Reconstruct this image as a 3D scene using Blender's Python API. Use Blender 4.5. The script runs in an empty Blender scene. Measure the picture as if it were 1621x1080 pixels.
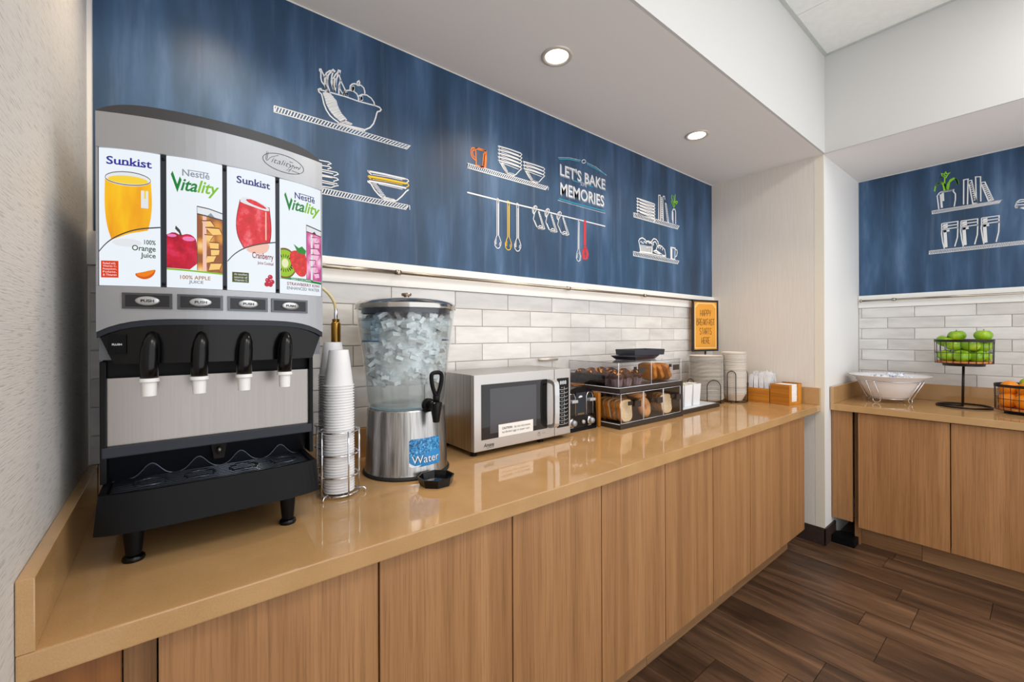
import bpy, bmesh, math, random
from mathutils import Vector, Matrix
random.seed(7)
PI = math.pi
SC = bpy.context.scene
COL = SC.collection

# ---------------------------------------------------------------- camera, light, exposure
cam_data = bpy.data.cameras.new('camera')
cam_data.sensor_width = 36.0
cam_data.lens = 677.6 * 36.0 / 1621.0
cam_data.shift_y = -9.3 / 1621.0
cam_data.clip_start = 0.02
cam = bpy.data.objects.new('camera', cam_data)
COL.objects.link(cam)
cam.matrix_world = (Matrix.Translation((0.1776, -1.6504, 1.3774))
                    @ Matrix.Rotation(math.radians(51.40 - 90.0), 4, 'Z')
                    @ Matrix.Rotation(math.radians(90.0), 4, 'X')
                    @ Matrix.Rotation(math.radians(-0.206), 4, 'Z'))
SC.camera = cam

world = bpy.data.worlds.new('daylight')
SC.world = world
world.use_nodes = True
wb = world.node_tree.nodes['Background']
wb.inputs[0].default_value = (0.97, 0.98, 1.0, 1.0)
wb.inputs[1].default_value = 1.25

def area_light(name, loc, sx, sy, power, color, rot=(0, 0, 0)):
    d = bpy.data.lights.new(name, 'AREA')
    d.shape = 'RECTANGLE'
    d.size, d.size_y, d.energy, d.color = sx, sy, power, color
    o = bpy.data.objects.new(name, d)
    o.location, o.rotation_euler = loc, rot
    COL.objects.link(o)
    return o
# two added area lamps, out of view, topping up light on the worktops
for k, (lx, ly) in enumerate(((1.0, -2.2), (2.75, -2.2))):
    area_light('unseen_fill_lamp', (lx, ly, 3.15), 1.2, 0.6, 14.0, (1.0, 0.96, 0.90))

SC.view_settings.view_transform = 'Standard'
SC.view_settings.look = 'None'
SC.view_settings.gamma = 1.0
SC.view_settings.use_curve_mapping = False
SC.view_settings.exposure = 0.42
SC.cycles.transparent_max_bounces = 24

# ---------------------------------------------------------------- helpers
def lin(c):
    r = []
    for v in c[:3]:
        v = v / 255.0
        r.append(v / 12.92 if v <= 0.04045 else ((v + 0.055) / 1.055) ** 2.4)
    return (r[0], r[1], r[2], 1.0)

MATS = {}
def new_mat(name):
    m = bpy.data.materials.new(name)
    m.use_nodes = True
    nt = m.node_tree
    return m, nt, nt.nodes['Principled BSDF']

def P(name, col, rough=0.5, metal=0.0, spec=0.5, emit=None, estr=0.0, coat=0.0):
    if name in MATS:
        return MATS[name]
    m, nt, b = new_mat(name)
    b.inputs['Base Color'].default_value = lin(col)
    b.inputs['Roughness'].default_value = rough
    b.inputs['Metallic'].default_value = metal
    b.inputs['Specular IOR Level'].default_value = spec
    b.inputs['Coat Weight'].default_value = coat
    if emit is not None:
        b.inputs['Emission Color'].default_value = lin(emit)
        b.inputs['Emission Strength'].default_value = estr
    MATS[name] = m
    return m

def nd(nt, t, **kw):
    n = nt.nodes.new(t)
    for k, v in kw.items():
        setattr(n, k, v)
    return n

def coords(nt, scale, rnd=False):
    tc = nd(nt, 'ShaderNodeTexCoord')
    mp = nd(nt, 'ShaderNodeMapping')
    mp.inputs['Scale'].default_value = scale
    nt.links.new(tc.outputs['Object'], mp.inputs['Vector'])
    if not rnd:
        return mp.outputs['Vector']
    oi = nd(nt, 'ShaderNodeObjectInfo')
    ml = nd(nt, 'ShaderNodeMath', operation='MULTIPLY')
    ml.inputs[1].default_value = 57.0
    nt.links.new(oi.outputs['Random'], ml.inputs[0])
    ad = nd(nt, 'ShaderNodeVectorMath', operation='ADD')
    nt.links.new(mp.outputs['Vector'], ad.inputs[0])
    nt.links.new(ml.outputs[0], ad.inputs[1])
    return ad.outputs[0]

def noise(nt, vec, scale, detail=3.0, rough=0.55):
    n = nd(nt, 'ShaderNodeTexNoise')
    n.inputs['Scale'].default_value = scale
    n.inputs['Detail'].default_value = detail
    n.inputs['Roughness'].default_value = rough
    nt.links.new(vec, n.inputs['Vector'])
    return n.outputs['Fac']

def ramp(nt, fac, stops):
    r = nd(nt, 'ShaderNodeValToRGB')
    el = r.color_ramp.elements
    while len(el) < len(stops):
        el.new(0.5)
    for e, (p, c) in zip(el, stops):
        e.position = p
        e.color = lin(c)
    nt.links.new(fac, r.inputs['Fac'])
    return r.outputs['Color']

def mix(nt, fac, a, b, blend='MIX'):
    n = nd(nt, 'ShaderNodeMix', data_type='RGBA', blend_type=blend)
    if isinstance(fac, float):
        n.inputs[0].default_value = fac
    else:
        nt.links.new(fac, n.inputs[0])
    for i, v in ((6, a), (7, b)):
        if isinstance(v, tuple):
            n.inputs[i].default_value = lin(v)
        else:
            nt.links.new(v, n.inputs[i])
    return n.outputs[2]

def bump(nt, b, height, strength=0.2, dist=0.002):
    n = nd(nt, 'ShaderNodeBump')
    n.inputs['Strength'].default_value = strength
    n.inputs['Distance'].default_value = dist
    nt.links.new(height, n.inputs['Height'])
    nt.links.new(n.outputs['Normal'], b.inputs['Normal'])

def textured(name, scale, stops, nscale=1.0, detail=4.0, rough=0.5, rnd=False, metal=0.0, bmp=0.0, bdist=0.002, spec=0.5, coat=0.0):
    if name in MATS:
        return MATS[name]
    m, nt, b = new_mat(name)
    v = coords(nt, scale, rnd)
    f = noise(nt, v, nscale, detail)
    nt.links.new(ramp(nt, f, stops), b.inputs['Base Color'])
    b.inputs['Roughness'].default_value = rough
    b.inputs['Metallic'].default_value = metal
    b.inputs['Specular IOR Level'].default_value = spec
    b.inputs['Coat Weight'].default_value = coat
    if bmp:
        bump(nt, b, f, bmp, bdist)
    MATS[name] = m
    return m

def wood(name, axis, dark, mid, light, rough=0.45, rnd=True, freq=70.0, coat=0.0):
    """straight-grained veneer: fine fibres and broad bands running along one axis"""
    m, nt, b = new_mat(name)
    sc = [freq, freq, freq]
    sc['xyz'.index(axis)] = freq * 0.018
    v = coords(nt, tuple(sc), rnd)
    fine = noise(nt, v, 3.0, 5.0, 0.65)
    broad = noise(nt, v, 0.28, 3.0, 0.5)
    c1 = ramp(nt, broad, [(0.3, dark), (0.5, mid), (0.72, light)])
    c2 = ramp(nt, fine, [(0.30, (196, 190, 184)), (0.55, (255, 255, 255))])
    nt.links.new(mix(nt, 0.75, c1, c2, 'MULTIPLY'), b.inputs['Base Color'])
    b.inputs['Roughness'].default_value = rough
    b.inputs['Coat Weight'].default_value = coat
    bump(nt, b, fine, 0.12, 0.0006)
    MATS[name] = m
    return m

def schlick(nt, f0):
    lw = nd(nt, 'ShaderNodeLayerWeight')
    lw.inputs[0].default_value = 0.5
    pw = nd(nt, 'ShaderNodeMath', operation='POWER')
    pw.inputs[1].default_value = 5.0
    nt.links.new(lw.outputs['Facing'], pw.inputs[0])
    ma = nd(nt, 'ShaderNodeMath', operation='MULTIPLY_ADD')
    ma.inputs[1].default_value = 1.0 - f0
    ma.inputs[2].default_value = f0
    nt.links.new(pw.outputs[0], ma.inputs[0])
    return ma.outputs[0]

def clear(name, tint, rough=0.02, ior=1.45, gloss=1.0):
    """clear acrylic sheet: see-through with Fresnel reflections"""
    if name in MATS:
        return MATS[name]
    m, nt, b = new_mat(name)
    nt.nodes.remove(b)
    out = nt.nodes['Material Output']
    tr = nd(nt, 'ShaderNodeBsdfTransparent')
    tr.inputs[0].default_value = lin(tint)
    gl = nd(nt, 'ShaderNodeBsdfGlossy')
    gl.inputs[0].default_value = (gloss, gloss, gloss, 1)
    gl.inputs['Roughness'].default_value = rough
    fr = schlick(nt, ((ior - 1) / (ior + 1)) ** 2)
    mx = nd(nt, 'ShaderNodeMixShader')
    nt.links.new(fr, mx.inputs[0])
    nt.links.new(tr.outputs[0], mx.inputs[1])
    nt.links.new(gl.outputs[0], mx.inputs[2])
    nt.links.new(mx.outputs[0], out.inputs['Surface'])
    MATS[name] = m
    return m

class MB:
    """collects shapes for one mesh"""
    def __init__(s):
        s.v, s.f, s.m, s.sm = [], [], [], []
        s.mi = 0
        s.smooth = False
    def add(s, vs, fs):
        b = len(s.v)
        s.v += [tuple(p) for p in vs]
        for f in fs:
            s.f.append(tuple(i + b for i in f))
            s.m.append(s.mi)
            s.sm.append(s.smooth)
        return s
    def box(s, x0, x1, y0, y1, z0, z1, bev=0.0):
        sm = s.smooth
        if bev <= 0:
            s.smooth = False
            s.add([(x0, y0, z0), (x1, y0, z0), (x1, y1, z0), (x0, y1, z0), (x0, y0, z1), (x1, y0, z1), (x1, y1, z1), (x0, y1, z1)],
                  [(0, 3, 2, 1), (4, 5, 6, 7), (0, 1, 5, 4), (1, 2, 6, 5), (2, 3, 7, 6), (3, 0, 4, 7)])
        else:
            bm = bmesh.new()
            bmesh.ops.create_cube(bm, size=1.0)
            for v in bm.verts:
                v.co = Vector(((x0 + x1) / 2 + v.co.x * (x1 - x0), (y0 + y1) / 2 + v.co.y * (y1 - y0), (z0 + z1) / 2 + v.co.z * (z1 - z0)))
            bmesh.ops.bevel(bm, geom=list(bm.edges), offset=bev, segments=2, profile=0.7, affect='EDGES')
            s.frombm(bm)
        s.smooth = sm
        return s
    def frombm(s, bm):
        bm.verts.index_update()
        s.add([v.co.copy() for v in bm.verts], [[v.index for v in f.verts] for f in bm.faces])
        bm.free()
        return s
    def lathe(s, prof, n=32, c=(0, 0, 0), cap0=False, cap1=False, a0=0.0, a1=2 * PI):
        full = abs(a1 - a0 - 2 * PI) < 1e-6
        k = n if full else n + 1
        vs, fs = [], []
        for (r, z) in prof:
            for i in range(k):
                a = a0 + (a1 - a0) * i / n
                vs.append((c[0] + r * math.cos(a), c[1] + r * math.sin(a), c[2] + z))
        for j in range(len(prof) - 1):
            for i in range(n):
                i2 = (i + 1) % k
                fs.append((j * k + i, j * k + i2, (j + 1) * k + i2, (j + 1) * k + i))
        if cap0:
            fs.append(tuple(reversed(range(k))))
        if cap1:
            fs.append(tuple((len(prof) - 1) * k + i for i in range(k)))
        return s.add(vs, fs)
    def tube(s, pts, r, n=8, closed=False, caps=True):
        pts = [Vector(p) for p in pts]
        q = []
        for p in pts:
            if not q or (p - q[-1]).length > 1e-6:
                q.append(p)
        pts = q
        m = len(pts)
        rs = r if isinstance(r, (list, tuple)) else [r] * m
        vs, fs = [], []
        up = None
        for i, p in enumerate(pts):
            if closed:
                t = (pts[(i + 1) % m] - pts[i - 1])
            else:
                t = pts[min(i + 1, m - 1)] - pts[max(i - 1, 0)]
            t.normalize()
            if up is None:
                up = Vector((0, 0, 1)) if abs(t.z) < 0.9 else Vector((1, 0, 0))
            a = t.cross(up)
            if a.length < 1e-5:
                a = t.cross(Vector((0, 1, 0.1)))
            a.normalize()
            b = a.cross(t)
            up = b
            for k in range(n):
                an = 2 * PI * k / n
                vs.append(p + a * (rs[i] * math.cos(an)) + b * (rs[i] * math.sin(an)))
        seg = m if closed else m - 1
        for i in range(seg):
            j = (i + 1) % m
            for k in range(n):
                k2 = (k + 1) % n
                fs.append((i * n + k, i * n + k2, j * n + k2, j * n + k))
        if not closed and caps:
            fs.append(tuple(reversed(range(n))))
            fs.append(tuple((m - 1) * n + k for k in range(n)))
        sm = s.smooth
        s.smooth = True
        s.add(vs, fs)
        s.smooth = sm
        return s
    def ring(s, c, R, r, n=28, k=6, ry=None, a0=0, a1=2 * PI):
        ry = R if ry is None else ry
        full = abs(a1 - a0 - 2 * PI) < 1e-6
        m = n if full else n + 1
        return s.tube([(c[0] + R * math.cos(a0 + (a1 - a0) * i / n), c[1] + ry * math.sin(a0 + (a1 - a0) * i / n), c[2]) for i in range(m)], r, k, closed=full)
    def prism(s, poly, o, ux, uy, depth):
        """polygon (a,b) -> o + a*ux + b*uy, extruded by the vector depth"""
        o, ux, uy, d = Vector(o), Vector(ux), Vector(uy), Vector(depth)
        n = len(poly)
        vs = [o + ux * a + uy * b for a, b in poly]
        vs += [v + d for v in vs]
        fs = [tuple(reversed(range(n))), tuple(range(n, 2 * n))]
        fs += [(i, (i + 1) % n, n + (i + 1) % n, n + i) for i in range(n)]
        return s.add(vs, fs)
    def blob(s, c, r, n=16, k=10, fn=None):
        """latitude/longitude ball; fn(lat 0..1, lon) scales the radius"""
        if not isinstance(r, (tuple, list)):
            r = (r, r, r)
        vs, fs = [], []
        for j in range(k + 1):
            t = PI * j / k
            for i in range(n):
                a = 2 * PI * i / n
                q = fn(j / k, a) if fn else (1.0, 0.0)
                vs.append((c[0] + r[0] * q[0] * math.sin(t) * math.cos(a), c[1] + r[1] * q[0] * math.sin(t) * math.sin(a), c[2] + r[2] * (math.cos(t) + q[1])))
        for j in range(k):
            for i in range(n):
                fs.append((j * n + i, (j + 1) * n + i, (j + 1) * n + (i + 1) % n, j * n + (i + 1) % n))
        sm = s.smooth
        s.smooth = True
        s.add(vs, fs)
        s.smooth = sm
        return s
    def xform(s, M, start=0):
        for i in range(start, len(s.v)):
            s.v[i] = tuple(M @ Vector(s.v[i]))
        return s

def setp(o, label=None, cat=None, group=None, kind=None):
    if label: o['label'] = label
    if cat: o['category'] = cat
    if group: o['group'] = group
    if kind: o['kind'] = kind
    return o

def wloc(o):
    v = Vector((0, 0, 0))
    while o:
        v += Vector(o.location)
        o = o.parent
    return v

def obj(name, mb, mat, parent=None, smooth=None, loc=None, angle=None):
    """link the collected shapes as one mesh object; shapes are given in world space"""
    me = bpy.data.meshes.new(name)
    off = wloc(parent) + (Vector(loc) if loc else Vector((0, 0, 0)))
    me.from_pydata([tuple(Vector(v) - off) for v in mb.v], [], mb.f)
    mats = mat if isinstance(mat, (list, tuple)) else [mat]
    for m in mats:
        me.materials.append(m)
    me.polygons.foreach_set('material_index', mb.m)
    sm = mb.sm if smooth is None else [smooth] * len(mb.f)
    me.polygons.foreach_set('use_smooth', sm)
    bm = bmesh.new()
    bm.from_mesh(me)
    bmesh.ops.remove_doubles(bm, verts=bm.verts, dist=1e-6)
    bmesh.ops.recalc_face_normals(bm, faces=bm.faces)
    bm.to_mesh(me)
    bm.free()
    if angle:
        me.set_sharp_from_angle(angle=math.radians(angle))
    o = bpy.data.objects.new(name, me)
    if loc:
        o.location = loc
    COL.objects.link(o)
    o.parent = parent
    return o

def thing(name, label, cat, loc, group=None):
    o = bpy.data.objects.new(name, None)
    o.empty_display_size = 0.02
    o.location = loc
    COL.objects.link(o)
    return setp(o, label, cat, group)

def copy_tree(o, parent=None):
    c = o.copy()
    COL.objects.link(c)
    c.parent = parent
    for ch in o.children:
        copy_tree(ch, c)
    return c

def text_polys(body, x0, x1, y0, y1, bold=0.0, shear=0.0, space=1.0, keep=False):
    """lettering fitted into the box x0..x1, y0..y1 as flat faces"""
    cu = bpy.data.curves.new('lettering', 'FONT')
    cu.body = body
    cu.size = 1.0
    cu.offset = bold
    cu.shear = shear
    cu.space_character = space
    cu.resolution_u = 3
    cu.fill_mode = 'FRONT'
    ob = bpy.data.objects.new('lettering', cu)
    COL.objects.link(ob)
    dg = bpy.context.evaluated_depsgraph_get()
    me = bpy.data.meshes.new_from_object(ob.evaluated_get(dg))
    vs = [v.co.copy() for v in me.vertices]
    fs = [tuple(p.vertices) for p in me.polygons]
    bpy.data.objects.remove(ob)
    bpy.data.curves.remove(cu)
    bpy.data.meshes.remove(me)
    ax, bx = min(v.x for v in vs), max(v.x for v in vs)
    ay, by = min(v.y for v in vs), max(v.y for v in vs)
    return [(x0 + (v.x - ax) / (bx - ax) * (x1 - x0), y0 + (v.y - ay) / (by - ay) * (y1 - y0)) for v in vs], fs

def stroke_polys(pts, w):
    """a ribbon of width w along the polyline"""
    P2 = [Vector(p) for p in pts]
    Q = []
    for p in P2:
        if not Q or (p - Q[-1]).length > 1e-5:
            Q.append(p)
    if len(Q) < 2:
        return [], []
    vs, fs = [], []
    n = len(Q)
    for i, p in enumerate(Q):
        a = (p - Q[i - 1]).normalized() if i > 0 else None
        b = (Q[i + 1] - p).normalized() if i < n - 1 else None
        if a is None: a = b
        if b is None: b = a
        na, nb = Vector((-a.y, a.x)), Vector((-b.y, b.x))
        m = na + nb
        m = na if m.length < 0.3 else m.normalized()
        k = min(1.6, 1.0 / max(0.5, m.dot(na)))
        vs += [tuple(p + m * (w * 0.5 * k)), tuple(p - m * (w * 0.5 * k))]
        if i:
            j = 2 * i
            fs.append((j - 2, j - 1, j + 1, j))
    return vs, fs

# chalk strokes of the murals: (drawing, [(colour, width, [along, height, ...])])
MURAL_BACK = [
('shelf_drawing',[('w',0.0035,[0.457,2.164,0.457,2.143,0.941,2.146,0.957,2.164,0.457,2.164]),('w',0.0035,[0.459,2.143,0.465,2.164]),('w',0.0035,[0.468,2.143,0.475,2.164]),('w',0.0035,[0.477,2.143,0.484,2.164]),('w',0.0035,[0.486,2.143,0.494,2.164]),('w',0.0035,[0.496,2.143,0.504,2.164]),('w',0.0035,[0.505,2.143,0.513,2.164]),('w',0.0035,[0.515,2.144,0.523,2.164]),('w',0.0035,[0.524,2.144,0.533,2.164]),('w',0.0035,[0.534,2.144,0.543,2.164]),('w',0.0035,[0.544,2.144,0.553,2.164]),('w',0.0035,[0.554,2.144,0.564,2.164]),('w',0.0035,[0.563,2.144,0.574,2.164]),('w',0.0035,[0.573,2.144,0.584,2.164]),('w',0.0035,[0.584,2.144,0.595,2.164]),('w',0.0035,[0.594,2.144,0.605,2.164]),('w',0.0035,[0.604,2.144,0.616,2.164]),('w',0.0035,[0.614,2.144,0.627,2.164]),('w',0.0035,[0.625,2.144,0.637,2.164]),('w',0.0035,[0.635,2.144,0.648,2.164]),('w',0.0035,[0.646,2.144,0.659,2.164]),('w',0.0035,[0.656,2.144,0.67,2.164]),('w',0.0035,[0.667,2.144,0.682,2.164]),('w',0.0035,[0.678,2.144,0.693,2.164]),('w',0.0035,[0.689,2.144,0.704,2.164]),('w',0.0035,[0.7,2.145,0.716,2.164]),('w',0.0035,[0.711,2.145,0.727,2.164]),('w',0.0035,[0.722,2.145,0.739,2.164]),('w',0.0035,[0.734,2.145,0.751,2.164]),('w',0.0035,[0.745,2.145,0.763,2.164]),('w',0.0035,[0.757,2.145,0.775,2.164]),('w',0.0035,[0.768,2.145,0.787,2.164]),('w',0.0035,[0.78,2.145,0.799,2.164]),('w',0.0035,[0.792,2.145,0.811,2.164]),('w',0.0035,[0.804,2.145,0.824,2.164]),('w',0.0035,[0.816,2.145,0.837,2.164]),('w',0.0035,[0.828,2.145,0.849,2.164]),('w',0.0035,[0.84,2.145,0.862,2.164]),('w',0.0035,[0.853,2.145,0.875,2.164]),('w',0.0035,[0.865,2.145,0.888,2.164]),('w',0.0035,[0.878,2.146,0.901,2.164]),('w',0.0035,[0.891,2.146,0.915,2.164]),('w',0.0035,[0.903,2.146,0.928,2.164]),('w',0.0035,[0.916,2.146,0.942,2.164]),('w',0.0035,[0.929,2.146,0.955,2.164])]),
('fruit_bowl_drawing',[('w',0.005,[0.611,2.276,0.605,2.275,0.599,2.27,0.601,2.262,0.61,2.257,0.614,2.242,0.618,2.224,0.626,2.205,0.639,2.188,0.653,2.179,0.668,2.173,0.669,2.167]),('w',0.005,[0.603,2.271,0.646,2.274,0.694,2.277,0.744,2.276,0.811,2.281,0.827,2.28,0.833,2.274,0.829,2.266,0.818,2.26,0.815,2.252,0.811,2.235,0.802,2.208,0.788,2.188,0.768,2.174,0.765,2.167]),('w',0.005,[0.669,2.17,0.71,2.171,0.766,2.174]),('w',0.004,[0.669,2.167,0.71,2.167,0.763,2.168]),('w',0.005,[0.627,2.276,0.622,2.291,0.611,2.302,0.608,2.315,0.608,2.335,0.604,2.34,0.604,2.345,0.608,2.347,0.611,2.341,0.618,2.329,0.62,2.321]),('w',0.005,[0.63,2.277,0.621,2.3,0.621,2.323,0.627,2.34,0.639,2.353,0.647,2.356,0.651,2.362,0.657,2.359,0.653,2.354,0.643,2.35,0.633,2.334,0.63,2.313,0.631,2.298,0.638,2.278]),('w',0.005,[0.651,2.354,0.646,2.336,0.644,2.312,0.649,2.294,0.658,2.279]),('w',0.005,[0.657,2.28,0.65,2.298,0.649,2.324,0.659,2.346,0.668,2.359,0.67,2.367,0.676,2.367,0.675,2.358,0.668,2.349,0.663,2.332,0.66,2.308,0.657,2.28]),('w',0.005,[0.673,2.359,0.673,2.346,0.678,2.333,0.671,2.309,0.671,2.279]),('w',0.005,[0.678,2.333,0.68,2.327,0.694,2.302,0.687,2.281,0.674,2.3,0.673,2.312]),('w',0.005,[0.688,2.278,0.689,2.29,0.697,2.3,0.711,2.307,0.726,2.308,0.738,2.302,0.744,2.288,0.744,2.278]),('w',0.005,[0.712,2.31,0.713,2.324,0.721,2.334,0.731,2.339,0.741,2.336,0.753,2.341,0.764,2.335,0.768,2.323,0.768,2.31]),('w',0.005,[0.738,2.338,0.74,2.349,0.746,2.355,0.749,2.35,0.745,2.339]),('w',0.005,[0.743,2.295,0.758,2.307,0.776,2.311,0.793,2.305,0.804,2.293,0.807,2.28]),('w',0.0032,[0.614,2.262,0.635,2.275]),('w',0.0032,[0.615,2.259,0.638,2.273]),('w',0.0032,[0.616,2.256,0.64,2.271]),('w',0.0032,[0.617,2.253,0.643,2.269]),('w',0.0032,[0.619,2.25,0.645,2.267]),('w',0.0032,[0.62,2.247,0.647,2.265]),('w',0.0032,[0.621,2.244,0.65,2.263]),('w',0.0032,[0.622,2.24,0.652,2.261]),('w',0.0032,[0.623,2.237,0.654,2.258]),('w',0.0032,[0.624,2.233,0.656,2.256]),('w',0.0032,[0.625,2.229,0.659,2.254]),('w',0.0032,[0.626,2.226,0.661,2.252]),('w',0.0032,[0.628,2.222,0.663,2.249]),('w',0.0032,[0.63,2.219,0.664,2.245]),('w',0.0032,[0.632,2.216,0.665,2.241]),('w',0.0032,[0.634,2.212,0.666,2.237]),('w',0.0032,[0.636,2.209,0.668,2.233]),('w',0.0032,[0.638,2.206,0.669,2.229]),('w',0.0032,[0.641,2.203,0.671,2.226]),('w',0.0032,[0.643,2.2,0.673,2.222]),('w',0.0032,[0.646,2.198,0.675,2.219]),('w',0.0032,[0.649,2.195,0.677,2.215]),('w',0.0032,[0.652,2.193,0.68,2.212]),('w',0.0032,[0.654,2.19,0.682,2.208]),('w',0.0032,[0.658,2.188,0.685,2.206]),('w',0.0032,[0.662,2.186,0.688,2.203]),('w',0.0032,[0.666,2.183,0.691,2.201]),('w',0.0032,[0.67,2.181,0.694,2.198]),('w',0.0032,[0.673,2.179,0.697,2.196]),('w',0.0032,[0.677,2.177,0.7,2.193]),('w',0.0032,[0.677,2.175,0.694,2.188]),('w',0.0032,[0.682,2.175,0.697,2.188]),('w',0.0032,[0.686,2.175,0.7,2.187]),('w',0.0032,[0.69,2.176,0.704,2.186]),('w',0.0032,[0.694,2.176,0.707,2.186]),('w',0.0032,[0.699,2.176,0.71,2.185]),('w',0.0032,[0.703,2.176,0.714,2.184]),('w',0.0032,[0.707,2.176,0.717,2.184]),('w',0.0032,[0.712,2.176,0.72,2.183]),('w',0.006,[0.696,2.29,0.704,2.295]),('w',0.006,[0.697,2.289,0.705,2.293]),('w',0.006,[0.699,2.288,0.705,2.291]),('w',0.006,[0.701,2.287,0.706,2.288]),('w',0.006,[0.702,2.286,0.707,2.286]),('w',0.006,[0.704,2.285,0.707,2.284]),('w',0.006,[0.719,2.321,0.728,2.328]),('w',0.006,[0.719,2.318,0.728,2.325]),('w',0.006,[0.719,2.315,0.728,2.322]),('w',0.006,[0.719,2.311,0.728,2.319]),('w',0.006,[0.719,2.308,0.728,2.316]),('w',0.006,[0.751,2.294,0.76,2.301]),('w',0.006,[0.751,2.291,0.76,2.298]),('w',0.006,[0.751,2.288,0.76,2.294]),('w',0.006,[0.751,2.285,0.76,2.291]),('w',0.006,[0.751,2.282,0.76,2.288]),('w',0.004,[0.623,2.327,0.63,2.333]),('w',0.004,[0.623,2.323,0.63,2.329]),('w',0.004,[0.623,2.318,0.63,2.324]),('w',0.004,[0.623,2.314,0.63,2.319]),('w',0.004,[0.623,2.309,0.63,2.315]),('w',0.004,[0.623,2.304,0.63,2.31]),('w',0.004,[0.623,2.3,0.63,2.306]),('w',0.004,[0.623,2.295,0.63,2.301]),('w',0.004,[0.623,2.291,0.63,2.296]),('w',0.004,[0.623,2.286,0.63,2.292]),('w',0.004,[0.623,2.281,0.63,2.287]),('w',0.004,[0.65,2.324,0.661,2.332]),('w',0.004,[0.65,2.32,0.661,2.327]),('w',0.004,[0.65,2.315,0.661,2.322]),('w',0.004,[0.65,2.31,0.661,2.318]),('w',0.004,[0.65,2.306,0.661,2.313]),('w',0.004,[0.65,2.301,0.661,2.308]),('w',0.004,[0.65,2.296,0.661,2.303])]),
('shelf_drawing',[('w',0.0035,[0.579,1.916,0.578,1.895,0.935,1.896,0.949,1.916,0.579,1.916]),('w',0.0035,[0.58,1.895,0.587,1.916]),('w',0.0035,[0.589,1.895,0.597,1.916]),('w',0.0035,[0.598,1.895,0.606,1.916]),('w',0.0035,[0.608,1.895,0.616,1.916]),('w',0.0035,[0.617,1.895,0.626,1.916]),('w',0.0035,[0.627,1.895,0.636,1.916]),('w',0.0035,[0.636,1.895,0.646,1.916]),('w',0.0035,[0.646,1.895,0.656,1.916]),('w',0.0035,[0.655,1.895,0.666,1.916]),('w',0.0035,[0.665,1.895,0.676,1.916]),('w',0.0035,[0.675,1.895,0.686,1.916]),('w',0.0035,[0.685,1.895,0.697,1.916]),('w',0.0035,[0.695,1.895,0.707,1.916]),('w',0.0035,[0.705,1.895,0.718,1.916]),('w',0.0035,[0.715,1.895,0.728,1.916]),('w',0.0035,[0.726,1.895,0.739,1.916]),('w',0.0035,[0.736,1.895,0.75,1.916]),('w',0.0035,[0.746,1.896,0.761,1.916]),('w',0.0035,[0.757,1.896,0.772,1.916]),('w',0.0035,[0.767,1.896,0.783,1.916]),('w',0.0035,[0.778,1.896,0.794,1.916]),('w',0.0035,[0.789,1.896,0.805,1.916]),('w',0.0035,[0.8,1.896,0.816,1.916]),('w',0.0035,[0.811,1.896,0.828,1.916]),('w',0.0035,[0.822,1.896,0.839,1.916]),('w',0.0035,[0.833,1.896,0.851,1.916]),('w',0.0035,[0.844,1.896,0.863,1.916]),('w',0.0035,[0.855,1.896,0.875,1.916]),('w',0.0035,[0.867,1.896,0.886,1.916]),('w',0.0035,[0.878,1.896,0.899,1.916]),('w',0.0035,[0.89,1.896,0.911,1.916]),('w',0.0035,[0.901,1.896,0.923,1.916]),('w',0.0035,[0.913,1.896,0.935,1.916]),('w',0.0035,[0.925,1.896,0.948,1.916])]),
('shelf_drawing',[('w',0.003,[0.949,1.916,0.953,1.915,0.954,1.898])]),
('bowl_stack_drawing',[('w',0.0075,[0.781,2.017,0.848,2.02,0.933,2.021]),('w',0.004,[0.794,2.006,0.781,2.014,0.779,2.018,0.785,2.02]),('w',0.004,[0.933,2.022,0.945,2.021,0.949,2.015,0.938,2.005]),('w',0.003,[0.797,2.008,0.861,2.013,0.922,2.014]),('y',0.0085,[0.781,1.997,0.848,2.001,0.936,2.003]),('y',0.004,[0.792,1.988,0.781,1.994,0.779,1.998]),('y',0.004,[0.936,2.003,0.947,2.003,0.949,1.997,0.938,1.987]),('y',0.003,[0.797,1.989,0.861,1.993,0.922,1.994]),('w',0.0075,[0.783,1.979,0.848,1.983,0.938,1.984]),('w',0.003,[0.822,1.976,0.922,1.976]),('w',0.0055,[0.779,1.98,0.78,1.975,0.79,1.971,0.805,1.949,0.822,1.933,0.835,1.925,0.837,1.92]),('w',0.005,[0.949,1.98,0.938,1.971,0.919,1.947,0.9,1.928,0.895,1.923]),('w',0.0045,[0.835,1.925,0.863,1.926,0.895,1.924]),('w',0.004,[0.84,1.92,0.892,1.92]),('w',0.003,[0.795,1.971,0.814,1.974]),('w',0.003,[0.799,1.966,0.818,1.969]),('w',0.003,[0.804,1.961,0.823,1.964]),('w',0.003,[0.808,1.956,0.827,1.959]),('w',0.003,[0.813,1.951,0.832,1.954]),('w',0.003,[0.817,1.946,0.836,1.949]),('w',0.003,[0.822,1.941,0.841,1.944]),('w',0.003,[0.826,1.936,0.845,1.939]),('w',0.003,[0.831,1.931,0.85,1.934]),('w',0.003,[0.843,1.929,0.855,1.929]),('w',0.003,[0.853,1.929,0.866,1.929]),('w',0.003,[0.863,1.928,0.876,1.928]),('w',0.003,[0.874,1.928,0.887,1.928])]),
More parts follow.
